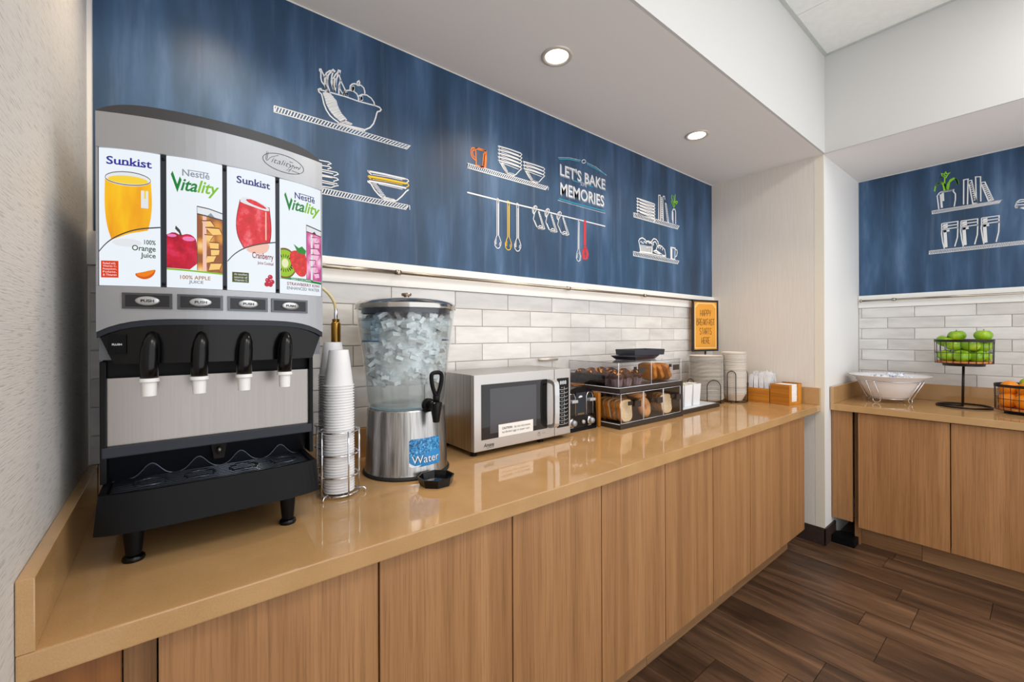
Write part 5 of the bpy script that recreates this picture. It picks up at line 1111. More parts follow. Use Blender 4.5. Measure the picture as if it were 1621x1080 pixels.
# splash guard with four cup humps
M_grillb = P('dark_gloss_guide', (20, 24, 32), 0.2, spec=0.4)
hx = [0.144, 0.230, 0.315, 0.403]
def wave(x):
    return 1.062 + sum(0.029 * math.exp(-((x - h) / 0.020) ** 2) for h in hx)
obj('cup_guide', slab(MB(), 0.076, 0.464, 1.05, wave, -0.384, -0.378, 80), M_grillb, JD)
m = MB()
m.tube([(x, -0.385, wave(x)) for x in [0.077 + 0.386 * i / 90 for i in range(91)]], 0.0017, 6)
obj('guide_rim_highlight', m, P('painted_rim_sheen', (90, 98, 112), 0.2, 0.6), JD)  # paler tube painted in as the highlight along the hump edges
obj('guard_plate', MB().prism([(0.0, 0.0), (0.012, 0.0), (0.034, 0.066), (0.0, 0.066)], (0.0735, -0.361, 1.056), (0, -1, 0), (0, 0, 1), (0.391, 0, 0)), P('guard_black', (24, 26, 31), 0.35, spec=0.35), JD)
m = MB().prism([(-0.016, 0.035), (0.016, 0.035), (0.010, 0), (-0.010, 0)], (0.269, -0.394, 1.083), (1, 0, 0), (0, 0, 1), (0, -0.006, 0))
obj('valve_notch', m, M_dark, JD)
m = MB().tube([(0.269, -0.396, 1.108), (0.269, -0.409, 1.104)], 0.005, 10).tube([(0.269, -0.409, 1.112), (0.269, -0.409, 1.096)], 0.0045, 10)
obj('valve', m, P('pewter', (120, 116, 108), 0.35, 0.9), JD)
# drip tray and grille
ty = lambda x: -0.500 - 0.022 * (1 - min(1, abs((x - 0.2645) / 0.205)) ** 5)
tb = lambda x: -0.510 - 0.024 * (1 - min(1, abs((x - 0.2645) / 0.205)) ** 5)
m = MB()
vs, fs = [], []
n = 40
for i in range(n + 1):
    t = -1 + 2 * i / n
    xt, xb_ = 0.2645 + 0.1975 * t, 0.2645 + 0.204 * t
    vs += [(xt, ty(xt), 1.068), (xb_, tb(xb_), 0.993 - 0.0), (xb_, -0.362, 0.985), (xt, ty(xt) + 0.010, 1.068), (xt, ty(xt) + 0.012, 1.052), (xt, -0.362, 1.052)]
for i in range(n):
    a, b_ = 6 * i, 6 * i + 6
    for p, q in ((0, 1), (1, 2), (0, 3), (3, 4), (4, 5)):
        fs.append((a + p, a + q, b_ + q, b_ + p))
fs += [(0, 3, 4, 5, 2, 1), (6 * n + 1, 6 * n + 2, 6 * n + 5, 6 * n + 4, 6 * n + 3, 6 * n)]
m.add(vs, fs)
for a, b_ in ((0.067, 0.078), (0.451, 0.462)):
    m.box(a, b_, -0.500, -0.362, 1.05, 1.068)
obj('drip_tray', m, M_black, JD)
M_grill = P('gloss_black_grille', (70, 76, 86), 0.14, 0.8)
m = MB()
for j in range(9):
    y = -0.390 - 0.0130 * j
    m.tube([(0.082, y, 1.0625), (0.45, y, 1.0625)], 0.0024, 6)
for i in range(25):
    x = 0.086 + 0.015 * i
    m.tube([(x, -0.388, 1.060), (x + 0.006 * (1 if i % 2 else -1), -0.500, 1.060)], 0.0018, 5)
gr = obj('drip_grille', m, M_grill, JD)
for h in hx:
    obj('cup_ring', MB().ring((h, -0.440, 1.0635), 0.028, 0.003, 24, 6), M_grill, gr)
for lx, ly in ((0.117, -0.465), (0.404, -0.472), (0.117, -0.12), (0.404, -0.12)):
    m = MB()
    m.smooth = True
    m.lathe([(0.013, 0.012), (0.0165, 0.05), (0.0185, 0.082)], 20, (lx, ly, ZC), cap1=True)
    lg_ = obj('leg', m, M_black, JD, angle=40)
    m = MB()
    m.smooth = True
    m.lathe([(0.0, 0.0), (0.018, 0.0), (0.0195, 0.004), (0.018, 0.009), (0.013, 0.013), (0.0, 0.013)], 20, (lx, ly, ZC))
    obj('foot', m, M_blackg, lg_, angle=40)

# water line with brass valve
root = thing('water_line', 'cream plastic water tube with brass fitting rising behind the paper cups', 'water line', (0.629, -0.10, ZC))
obj('tube', MB().tube(smooth_pts([(0.50, 1.56), (0.57, 1.552), (0.605, 1.525), (0.625, 1.495), (0.629, 1.462)], 2) and [(a, -0.10, b_) for a, b_ in smooth_pts([(0.50, 1.56), (0.57, 1.552), (0.605, 1.525), (0.625, 1.495), (0.629, 1.462)], 2)], 0.005, 10), P('cream_tube', (214, 200, 150), 0.4), root)
m = MB()
m.smooth = True
m.lathe([(0.007, 0.0), (0.007, 0.02), (0.006, 0.022), (0.006, 0.035)], 14, (0.629, -0.10, 1.437), cap1=True)
obj('compression_nut', m, M_chrome, root, angle=40)
m = MB()
m.smooth = True
m.lathe([(0.008, 0.0), (0.016, 0.002), (0.016, 0.075), (0.012, 0.080), (0.0125, 0.09), (0.006, 0.092)], 16, (0.629, -0.10, 1.345))
obj('valve_body', m, M_brass, root, angle=40)
obj('riser_pipe', MB().tube([(0.629, -0.10, ZC), (0.629, -0.10, 1.35)], 0.007, 10), P('copper_pipe', (150, 104, 74), 0.3, 1.0), root)
# ---------------------------------------------------------------- paper cups in a chrome wire rack
CF, CB = (0.565, -0.347), (0.580, -0.236)
M_cup = P('white_foam_cup', (236, 236, 238), 0.45)
m = MB()
m.smooth = True
m.lathe([(0.0385, 0.0), (0.0424, 0.0004), (0.0431, 0.0017), (0.0424, 0.0031), (0.0398, 0.0035), (0.0335, 0.055), (0.0272, 0.1035), (0.0262, 0.105), (0.0005, 0.104)], 28)
cup0 = obj('paper_cup', m, M_cup, None, angle=50)
first = True
for (cx, cy), n, zb, where in ((CF, 40, 0.9245, 'front'), (CB, 42, 0.9245, 'back')):
    step = ((1.231 if where == 'front' else 1.252) - zb) / (n - 1)
    for i in range(n):
        o = cup0 if first else cup0.copy()
        if not first:
            COL.objects.link(o)
        first = False
        o.location = (cx, cy, zb + i * step)
        o.rotation_euler = (0, 0, i * 0.7)
        if i == n - 1:
            setp(o, 'upside-down white paper cup at the very top of the %s stack beside the juice machine' % where, 'cup', 'paper cups in the chrome rack')
        else:
            setp(o, 'white paper cup nested below the top of the %s stack, only its rim showing' % where, 'cup', 'nested paper cups of the %s stack' % where)
root = thing('cup_rack', 'chrome wire rack holding two stacks of white paper cups', 'rack', ((CF[0] + CB[0]) / 2, (CF[1] + CB[1]) / 2, ZC))
for c in (CF, CB):
    for z in (1.100, 1.034, 0.972, 0.921):
        obj('ring', MB().ring((c[0], c[1], z), 0.0535, 0.0026, 36, 8), M_chrome, root)
    for a in (200, 280, 350, 80):
        r = 0.0565
        x, y = c[0] + r * math.cos(math.radians(a)), c[1] + r * math.sin(math.radians(a))
        obj('upright', MB().tube([(x, y, 0.918), (x, y, 1.103)], 0.0026, 8), M_chrome, root)
    obj('cross_wire', MB().tube([(c[0] - 0.05, c[1], 0.9195), (c[0] + 0.05, c[1], 0.9195)], 0.002, 6).tube([(c[0], c[1] - 0.05, 0.9195), (c[0], c[1] + 0.05, 0.9195)], 0.002, 6), M_chrome, root)
for x, y, dx, dy in ((CF[0] - 0.043, CF[1] - 0.038, -0.012, -0.010), (CF[0] + 0.050, CF[1] - 0.025, 0.012, -0.006), (CB[0] - 0.045, CB[1] + 0.035, -0.012, 0.008), (CB[0] + 0.05, CB[1] + 0.03, 0.012, 0.008)):
    obj('foot', MB().tube([(x, y, 0.927), (x + dx, y + dy, 0.927), (x + dx * 1.3, y + dy * 1.3, 0.923), (x + dx * 1.3, y + dy * 1.3, ZC)], 0.003, 8), M_chrome, root)

# ---------------------------------------------------------------- water dispenser
WX, WY = 0.823, -0.251
root = thing('water_dispenser', 'round clear water dispenser full of ice on a brushed steel base', 'water dispenser', (WX, WY, ZC))
WD = root
def turned(name, prof, mat, parent, n=48, c=(WX, WY, ZC), angle=35, **k):
    m = MB()
    m.smooth = True
    m.lathe(prof, n, c, **k)
    return obj(name, m, mat, parent, angle=angle)
turned('base', [(0.0, 0.006), (0.139, 0.006), (0.141, 0.012), (0.1385, 0.020), (0.132, 0.214), (0.128, 0.220), (0.0, 0.220)], M_steel, root)
turned('base_ring', [(0.0, 0.0), (0.1455, 0.0), (0.1465, 0.005), (0.144, 0.010), (0.139, 0.012)], P('black_rubber', (22, 22, 22), 0.6), root)
bowl_out = [(0.124, 0.2215), (0.130, 0.226), (0.133, 0.245), (0.1375, 0.300), (0.146, 0.390), (0.1545, 0.446), (0.162, 0.50), (0.168, 0.553)]
turned('tank', bowl_out + [(0.164, 0.553), (0.158, 0.50), (0.1505, 0.446), (0.142, 0.390), (0.1335, 0.300), (0.129, 0.245), (0.122, 0.2275), (0.0, 0.2275)], M_acrylb, root)
turned('tank_floor', [(0.0, 0.2205), (0.123, 0.2205), (0.123, 0.2212), (0.0, 0.2212)], P('pale_blue_floor', (150, 180, 196), 0.25), root)
turned('lid_collar', [(0.150, 0.553), (0.150, 0.538), (0.146, 0.538), (0.146, 0.553)], P('navy_collar', (38, 46, 62), 0.3), root)
lid = turned('lid', [(0.1705, 0.553), (0.1715, 0.560), (0.1700, 0.568), (0.160, 0.576), (0.12, 0.586), (0.06, 0.592), (0.0, 0.593)], P('polished_steel', (196, 192, 186), 0.12, 1.0), root)
turned('knob', [(0.010, 0.592), (0.009, 0.599), (0.017, 0.602), (0.0185, 0.608), (0.016, 0.611), (0.0, 0.612)], M_nickel, lid, 24)
for s, a in ((0, 205), (1, 15)):
    a = math.radians(a)
    ux, uy = math.cos(a), math.sin(a)
    tx, ty_ = -uy, ux
    m = MB()
    r0, hw = 0.170, 0.034
    vs = []
    for z in (0.446 + ZC, 0.550 + ZC):
        for t in (-hw, hw):
            for r in (r0 - 0.004, r0 + 0.001):
                vs.append((WX + ux * r + tx * t, WY + uy * r + ty_ * t, z))
    m.add(vs, [(0, 1, 3, 2), (4, 6, 7, 5), (0, 4, 5, 1), (2, 3, 7, 6), (0, 2, 6, 4), (1, 5, 7, 3)])
    obj('ear_handle', m, clear('blue_acrylic_edge', (240, 247, 251)), root)
    m = MB().tube([(WX + ux * r0 + tx * t, WY + uy * r0 + ty_ * t, 0.446 + ZC) for t in (-hw, hw)], 0.003, 6)
    obj('ear_edge', m, P('deep_blue_edge', (44, 78, 112), 0.2), root)
# faucet
fa = math.radians(-84)
fx, fyy = math.cos(fa), math.sin(fa)
def F3(r, t, z):
    return (WX + fx * r - fyy * t, WY + fyy * r + fx * t, ZC + z)
m = MB().tube([F3(0.128, 0, 0.236), F3(0.140, 0, 0.236)], 0.022, 20).tube([F3(0.14, 0, 0.236), F3(0.172, 0, 0.236)], [0.014, 0.012], 14)
fc = obj('faucet', m, M_black, root)
m = MB()
m.smooth = True
c = F3(0.178, 0, 0)
m.lathe([(0.0, 0.186), (0.0105, 0.186), (0.0125, 0.20), (0.019, 0.238), (0.020, 0.248), (0.016, 0.252), (0.0, 0.253)], 20, (c[0], c[1], ZC))
obj('spout', m, M_blackg, fc, angle=40)
lp = smooth_pts([(0.0, 0.262), (-0.016, 0.300), (-0.021, 0.335), (-0.014, 0.345), (0.014, 0.345), (0.021, 0.335), (0.016, 0.300)], 2, True)
m = MB().tube([F3(0.181, a, b_) for a, b_ in lp], 0.0068, 8, closed=True).tube([F3(0.178, 0, 0.248), F3(0.181, 0, 0.272)], [0.010, 0.012], 10)
obj('lever', m, M_black, fc)
# blue label on the base
def lab3(u, v, l):
    a = math.radians(-112 + 48 * u)
    z = 0.130 - 0.090 * v
    r = 0.1385 - (z - 0.02) / 0.194 * 0.0065 + 0.0006 + 0.0003 * l
    return (WX + r * math.cos(a), WY + r * math.sin(a), ZC + z)
M_lblue = textured('droplet_print', (160, 160, 160), [(0.35, (18, 60, 110)), (0.5, (30, 128, 196)), (0.62, (70, 168, 222)), (0.8, (190, 226, 244))], rough=0.3, detail=2)
M_lmid = P('label_blue', (40, 140, 208), 0.3)
M_lwhite = P('label_white', (240, 246, 250), 0.4)
rr = smooth_pts(rect(0, 1, 0, 1), 0)
corner = [(0.06, 0), (0.94, 0), (1, 0.06), (1, 0.94), (0.94, 1), (0.06, 1), (0, 0.94), (0, 0.06)]
print_part('label', [PG(M_lblue, corner, 0), PG(M_lmid, [(0.02, 0.62), (0.98, 0.45), (0.98, 0.93), (0.94, 0.98), (0.06, 0.98), (0.02, 0.93)], 1), T('Water', 0.09, 0.95, 0.605, 0.885, P('label_navy', (16, 30, 70), 0.4), 0.012, layer=2), T('Water', 0.07, 0.93, 0.60, 0.875, M_lwhite, 0.0, layer=3), PG(M_lwhite, [(0.0, 0.82), (0.06, 0.88), (0.16, 0.95), (0.34, 0.93), (0.26, 0.99), (0.06, 0.995), (0.0, 0.94)], 2)], lab3, root, cut=0.1)
# water and ice
def water_mat():
    m, nt, b = new_mat('still_water')
    nt.nodes.remove(b)
    tr = nd(nt, 'ShaderNodeBsdfTransparent')
    tr.inputs[0].default_value = lin((250, 252, 252))
    gl = nd(nt, 'ShaderNodeBsdfGlossy')
    gl.inputs['Roughness'].default_value = 0.03
    fr = schlick(nt, 0.01)
    mx = nd(nt, 'ShaderNodeMixShader')
    nt.links.new(fr, mx.inputs[0])
    nt.links.new(tr.outputs[0], mx.inputs[1])
    nt.links.new(gl.outputs[0], mx.inputs[2])
    nt.links.new(mx.outputs[0], nt.nodes['Material Output'].inputs['Surface'])
    return m
m = MB()
m.smooth = True
m.lathe([(0.0, 0.228), (0.121, 0.228), (0.1285, 0.246), (0.133, 0.300), (0.1415, 0.390), (0.150, 0.446), (0.1565, 0.50), (0.159, 0.522), (0.0, 0.522)], 48, (WX, WY, ZC))
setp(obj('water', m, water_mat(), None, loc=(WX, WY, ZC + 0.228)), 'clear water filling the round dispenser tank up to the ice', 'water')
m = MB()
rng = random.Random(3)
def tank_r(z):
    return 0.133 + (z - 0.30) / (0.53 - 0.30) * 0.025
M_ice = clear('ice', (226, 234, 240), 0.05, 1.30)
def ice_mat():
    m, nt, b = new_mat('cloudy_ice')
    f = noise(nt, coords(nt, (30, 30, 55)), 1.5, 4.0, 0.65)
    nt.links.new(ramp(nt, f, [(0.3, (206, 210, 211)), (0.55, (228, 231, 232)), (0.75, (244, 245, 245))]), b.inputs['Base Color'])
    b.inputs['Roughness'].default_value = 0.18
    b.inputs['Subsurface Weight'].default_value = 0.0
    bump(nt, b, f, 0.6, 0.006)
    return m
M_cloudy = ice_mat()
m.smooth = True
m.lathe([(0.0, 0.298)] + [(tank_r(z) - 0.030, z) for z in (0.300, 0.34, 0.38, 0.42, 0.46, 0.50, 0.515)] + [(0.0, 0.518)], 40, (WX, WY, ZC))
m.smooth = False
for i in range(520):
    z = rng.uniform(0.305, 0.525) if i > 60 else rng.uniform(0.515, 0.533)
    R = tank_r(z) - 0.018
    r = R * (rng.random() ** (0.22 if i > 60 else 0.5))
    a = rng.uniform(0, 2 * PI)
    s = rng.uniform(0.013, 0.019)
    st = len(m.v)
    m.box(-s, s, -s * 0.8, s * 0.8, -s * 0.38, s * 0.38)
    Mx = Matrix.Translation((WX + r * math.cos(a), WY + r * math.sin(a), ZC + z)) @ Matrix.Rotation(rng.uniform(0, 6), 4, 'Z') @ Matrix.Rotation(rng.gauss(0, 0.45), 4, 'X') @ Matrix.Rotation(rng.gauss(0, 0.45), 4, 'Y')
    m.xform(Mx, st)
setp(obj('ice_cubes', m, M_cloudy, None, loc=(WX, WY, ZC + 0.30)), 'cloudy heap of ice cubes floating in the water dispenser tank', 'ice', kind='stuff')

# drip tray
root = thing('drip_cup', 'small octagonal black drip tray below the water dispenser tap', 'drip tray', (0.826, -0.455, ZC))
a8 = [(math.cos(PI / 8 + i * PI / 4), math.sin(PI / 8 + i * PI / 4)) for i in range(8)]
m = MB()
vs = []
for r, z in ((0.050, 0.0), (0.0575, 0.026), (0.0535, 0.026), (0.047, 0.006)):
    vs += [(0.826 + r * a, -0.455 + r * b_, ZC + z) for a, b_ in a8]
fs = [tuple(reversed(range(8))), tuple(24 + i for i in range(8))]
for j in range(3):
    fs += [(j * 8 + i, j * 8 + (i + 1) % 8, (j + 1) * 8 + (i + 1) % 8, (j + 1) * 8 + i) for i in range(8)]
m.add(vs, fs)
obj('tray', m, M_blackg, root)
m = MB()
vs = [(0.826 + 0.049 * a, -0.455 + 0.049 * b_, ZC + 0.013) for a, b_ in a8]
m.add(vs, [tuple(range(8))])
obj('water_film', m, clear('thin_water', (214, 222, 228), 0.05, 1.6), root)

# ---------------------------------------------------------------- microwave
root = thing('microwave', 'stainless steel countertop microwave with dark window and white caution label', 'microwave', (1.33, -0.165, ZC))
MW = root
M_mwf = P('satin_steel_front', (196, 193, 190), 0.32, 0.75)
obj('casing', MB().box(1.070, 1.590, -0.280, -0.030, 0.932, 1.226, 0.003), M_steel, root)
dr = obj('door', MB().box(1.070, 1.4905, -0.302, -0.2805, 0.934, 1.2255, 0.003), M_mwf, root)
obj('window', MB().box(1.103, 1.446, -0.3035, -0.3015, 0.976, 1.188), P('dark_glass', (16, 14, 16), 0.06), dr)
obj('window_mesh', MB().box(1.142, 1.382, -0.3042, -0.3034, 0.996, 1.170), P('window_screen', (66, 66, 72), 0.18), dr)
obj('caution_label', MB().box(1.183, 1.363, -0.3050, -0.3040, 0.9765, 1.0255), M_paper, dr)
blk = P('black_ink', (20, 20, 20), 0.6)
def flat_text(name, lines, y, parent, mat=blk):
    m = MB()
    for s, x0, x1, z0, z1, bold, shear in lines:
        vs, fs = text_polys(s, x0, x1, z0, z1, bold, shear)
        m.add([(a, y, b_) for a, b_ in vs], fs)
    return obj(name, m, mat, parent)
flat_text('lettering', [('CAUTION:', 1.200, 1.252, 1.0045, 1.0135, 0.03, 0), ('do not microwave', 1.262, 1.347, 1.0040, 1.0135, 0.0, 0), ('hardboiled eggs or paper cups.', 1.200, 1.345, 0.9875, 0.9985, 0.0, 0)], -0.3053, dr)
flat_text('lettering', [('Amana', 1.113, 1.162, 0.947, 0.962, 0.012, 0.3)], -0.3025, dr)
def flat_marks(name, strokes, y, parent, mat):
    m = MB()
    for pts, w in strokes:
        vs, fs = stroke_polys(pts, w)
        m.add([(a, y, b_) for a, b_ in vs], fs)
    return obj(name, m, mat, parent)
flat_marks('underline', [([(1.128, 0.9425), (1.162, 0.9435)], 0.0016)], -0.3025, dr, blk)
flat_marks('round_logo', [(ell(1.3985, 0.9575, 0.0085, 0.0075, 20, 0.6, 6.0), 0.0011), (ell(1.4000, 0.9585, 0.0045, 0.004, 14, -1.5, 3.6), 0.0011), ([(1.3985, 0.9585), (1.3995, 0.9680)], 0.0011), (ell(1.4250, 0.9590, 0.0085, 0.0028, 18) + [(1.4335, 0.9590)], 0.0008)], -0.3025, dr, P('grey_ink', (110, 112, 116), 0.6))
m = MB()
m.prism(smooth_pts([(0, 0), (0.040, 0.006), (0.048, 0.03), (0.048, 0.182), (0.040, 0.206), (0, 0.212), (0, 0.196), (0.030, 0.192), (0.036, 0.178), (0.036, 0.034), (0.030, 0.020), (0, 0.016)], 1, True), (1.447, -0.302, 0.976), (0, -1, 0), (0, 0, 1), (0.027, 0, 0))
obj('handle', m, P('handle_silver', (206, 208, 210), 0.25, 0.7), dr)
cp = obj('control_column', MB().box(1.4925, 1.590, -0.302, -0.2805, 0.934, 1.2255, 0.003), M_mwf, root)
obj('keypad', MB().box(1.506, 1.579, -0.3035, -0.3015, 0.968, 1.186), M_blackg, cp)
flat_text('display', [('888', 1.522, 1.562, 1.158, 1.174, 0.0, 0)], -0.304, cp, P('display_digits', (200, 205, 205), 0.5, emit=(190, 200, 200), estr=0.4))
m = MB()
for i in range(10):
    z = 1.138 - i * 0.0172
    st = [(1.516, z), (1.526, z - 0.003), (1.545, z - 0.0035), (1.566, z - 0.001), (1.571, z + 0.003)]
    vs, fs = stroke_polys(st, 0.0013)
    m.add([(a, -0.304, b_) for a, b_ in vs], fs)
    vs, fs = stroke_polys([(1.549, z + 0.010), (1.548, z + 0.001), (1.555, z + 0.002)], 0.0013)
    m.add([(a, -0.304, b_) for a, b_ in vs], fs)
    vs, fs = stroke_polys([(1.530, z + 0.006), (1.540, z + 0.006)], 0.0013)
    m.add([(a, -0.304, b_) for a, b_ in vs], fs)
obj('key_markings', m, P('key_white', (210, 214, 218), 0.5), cp)
for x in (1.088, 1.435):
    for y in (-0.27, -0.06):
        m = MB()
        m.smooth = True
        m.lathe([(0.0, 0.0), (0.013, 0.0), (0.015, 0.019)], 16, (x + 0.0, y, ZC))
        obj('foot', m, M_black, root, angle=40)
# short bar on the wall tiles
setp(obj('wall_bar', MB().tube([(1.72, -0.0, 1.250), (1.72, -0.02, 1.250)], 0.004, 8).tube([(1.655, -0.022, 1.250), (1.785, -0.022, 1.250)], 0.0075, 12), P('pale_metal', (206, 198, 188), 0.35, 0.4)),
     'short pale metal bar fixed to the wall tiles behind the microwave', 'wall bar')

# ---------------------------------------------------------------- toaster
TX0, TX1, TY = 1.600, 1.846, -0.250
root = thing('toaster', 'black four-slot toaster with two silver levers beside the microwave', 'toaster', ((TX0 + TX1) / 2, -0.15, ZC))
prof = smooth_pts([(0, 0.012), (0.0, 0.05), (0.008, 0.12), (0.022, 0.175), (0.045, 0.204), (0.085, 0.215), (0.165, 0.215), (0.185, 0.20), (0.195, 0.1), (0.195, 0.012)], 2, False)
tw = TX1 - TX0
front = smooth_pts([(0.0, 0.012), (0.005, 0.12), (0.022, 0.18), (0.06, 0.206), (tw / 2, 0.214), (tw - 0.06, 0.206), (tw - 0.022, 0.18), (tw - 0.005, 0.12), (tw, 0.012)], 2)
m = MB()
m.smooth = True
m.prism(front, (TX0, TY + 0.012, ZC), (1, 0, 0), (0, 0, 1), (0, 0.18, 0))
obj('shell', m, M_blackg, root, angle=40)
obj('plinth', MB().box(TX0 + 0.006, TX1 - 0.006, TY + 0.008, TY + 0.19, ZC + 0.0, ZC + 0.014, 0.002), M_black, root)
for cx, off in ((TX0 + 0.062, 0), (TX1 - 0.058, 0)):
    b_ = obj('lever_bay', MB().box(cx - 0.022, cx + 0.022, TY + 0.006, TY + 0.02, ZC + 0.075, ZC + 0.178, 0.006), P('bay_black', (6, 6, 8), 0.3), root)
    obj('bay_rim', MB().tube([(cx - 0.024, TY + 0.007, ZC + 0.075), (cx - 0.024, TY + 0.007, ZC + 0.165), (cx - 0.014, TY + 0.007, ZC + 0.182), (cx + 0.014, TY + 0.007, ZC + 0.182), (cx + 0.024, TY + 0.007, ZC + 0.165), (cx + 0.024, TY + 0.007, ZC + 0.075)], 0.002, 6), M_chrome, root)
    obj('lever', MB().box(cx - 0.020, cx + 0.020, TY - 0.016, TY + 0.008, ZC + 0.142, ZC + 0.155, 0.003), P('lever_silver', (190, 196, 204), 0.3, 0.4), root)
    m = MB().tube([(cx + 0.004, TY + 0.012, ZC + 0.045), (cx + 0.004, TY + 0.004, ZC + 0.045)], 0.021, 20)
    kb = obj('browning_dial', m, M_chrome, root)
    obj('dial_knob', MB().tube([(cx + 0.004, TY + 0.004, ZC + 0.045), (cx + 0.004, TY - 0.012, ZC + 0.045)], [0.0145, 0.0125], 20), P('knob_grey', (172, 178, 184), 0.35, 0.3), kb)
    obj('dial_marking', MB().box(cx - 0.008, cx + 0.014, TY + 0.010, TY + 0.0115, ZC + 0.019, ZC + 0.023), P('dial_print', (150, 170, 190), 0.4), kb)
mc = (TX0 + TX1) / 2 + 0.002
obj('centre_plate', MB().prism([(-0.036, 0.075), (0.036, 0.075), (0.034, 0.185), (-0.034, 0.185)], (mc, TY + 0.014, ZC), (1, 0, 0), (0, 0, 1), (0, -0.008, 0)), M_slate, root)
obj('cancel_button', MB().tube([(mc + 0.018, TY + 0.013, ZC + 0.042), (mc + 0.018, TY + 0.003, ZC + 0.042)], 0.009, 14), P('button_grey', (190, 196, 200), 0.3), root)
flat_marks('maker_mark', [([(mc - 0.022 + q * 0.0075, ZC + 0.080), (mc - 0.0195 + q * 0.0075, ZC + 0.087), (mc - 0.017 + q * 0.0075, ZC + 0.081)], 0.0016) for q in range(6)], TY + 0.0055, root, P('gold_ink', (190, 160, 90), 0.4))
obj('badge', MB().prism(smooth_pts([(-0.014, 0), (0.014, 0.003), (0.012, 0.009), (0.0, 0.012), (-0.012, 0.007)], 1, True), (mc - 0.004, TY + 0.0062, ZC + 0.160), (1, 0, 0), (0, 0, 1), (0, -0.001, 0)), P('white_ink', (230, 230, 230), 0.6), root)
for y in (TY + 0.06, TY + 0.10):
    for xa, xb in ((TX0 + 0.03, TX0 + 0.115), (TX1 - 0.115, TX1 - 0.03)):
        obj('bread_slot', MB().box(xa, xb, y, y + 0.018, ZC + 0.2105, ZC + 0.2155), P('slot_copper', (150, 96, 50), 0.4, 0.5), root)

setp(obj('cutting_board', MB().box(1.860, 1.8795, -0.238, -0.035, ZC + 0.0008, 1.086, 0.004), M_bamboo, None, loc=(1.87, -0.13, ZC)), 'thin upright orange bamboo board wedged between toaster and pastry case', 'cutting board')

# ---------------------------------------------------------------- two-tier pastry case
QX0, QX1, QY0, QY1 = 1.885, 2.457, -0.353, -0.022
root = thing('pastry_case', 'two-tier dark bronze pastry case with clear acrylic boxes of bread and muffins', 'food case', ((QX0 + QX1) / 2, -0.19, ZC))
PC = root
obj('base_shelf', MB().box(QX0, QX1, QY0, QY1, ZC + 0.0005, 0.936, 0.002), M_bronze, root)
obj('upper_shelf', MB().box(QX0 - 0.002, QX1, QY0, QY1, 1.092, 1.115, 0.002), M_bronze, root)
obj('side_panel', MB().box(QX1 - 0.022, QX1, QY0, QY1, 0.936, 1.092, 0.001), M_bronze, root)
obj('back_panel', MB().box(QX0, QX1 - 0.022, QY1 - 0.004, QY1, 0.936, 1.092), P('bronze_back', (74, 62, 54), 0.4), root)
M_edge = P('acrylic_edge', (206, 212, 222), 0.15)
def sheet(name, x0, x1, y0, y1, z0, z1, mat=M_acryl):
    return obj(name, MB().box(x0, x1, y0, y1, z0, z1), mat, PC)
def edge_lines(parent, loops, r=0.0014):
    m = MB()
    for a, b_ in loops:
        m.tube([a, b_], r, 5)
    return obj('polished_edge', m, M_edge, parent)
# upper cover
u0, u1, uz0, uz1 = 1.876, 2.440, 1.1155, 1.240
cv = sheet('cover_front', u0, u1, QY0 + 0.003, QY0 + 0.006, uz0, uz1)
sheet('cover_top', u0, u1, QY0 + 0.006, QY1, uz1 - 0.003, uz1)
sheet('cover_side', u0, u0 + 0.003, QY0 + 0.006, QY1, uz0, uz1 - 0.003)
sheet('cover_side', u1 - 0.003, u1, QY0 + 0.006, QY1, uz0, uz1 - 0.003)
sheet('cover_divider', 2.150, 2.153, QY0 + 0.007, QY1, uz0, uz1 - 0.004)
sheet('cover_back', u0 + 0.003, u1 - 0.003, QY1 - 0.003, QY1, uz0, uz1 - 0.003)
fyq = QY0 + 0.0028
edge_lines(cv, [((u0, fyq, uz0), (u0, fyq, uz1)), ((u1, fyq, uz0), (u1, fyq, uz1)), ((2.151, fyq, uz0), (2.151, fyq, uz1)), ((u0, fyq, uz0 + .001), (u1, fyq, uz0 + .001)), ((u0, fyq, uz0 + .001), (u0, QY1, uz0 + .001))], 0.0019)
m = MB().tube([(u0, fyq, uz1), (u1, fyq, uz1)], 0.0013, 5).tube([(u0, fyq, uz1), (u0, QY1, uz1)], 0.0013, 5).tube([(u0, QY1, uz0), (u0, QY1, uz1)], 0.0013, 5)
obj('smoky_edge', m, P('acrylic_edge_grey', (110, 112, 116), 0.2), cv)
sheet('smoky_tray_side', u0 + 0.006, u0 + 0.008, -0.26, QY1 - 0.005, uz0 + 0.0005, uz0 + 0.058, M_smoke)
obj('tray_liner', MB().box(u0 + 0.012, u1 - 0.006, QY0 + 0.010, QY1 - 0.006, uz0 + 0.0005, uz0 + 0.003), P('dark_liner', (58, 54, 62), 0.3), root)
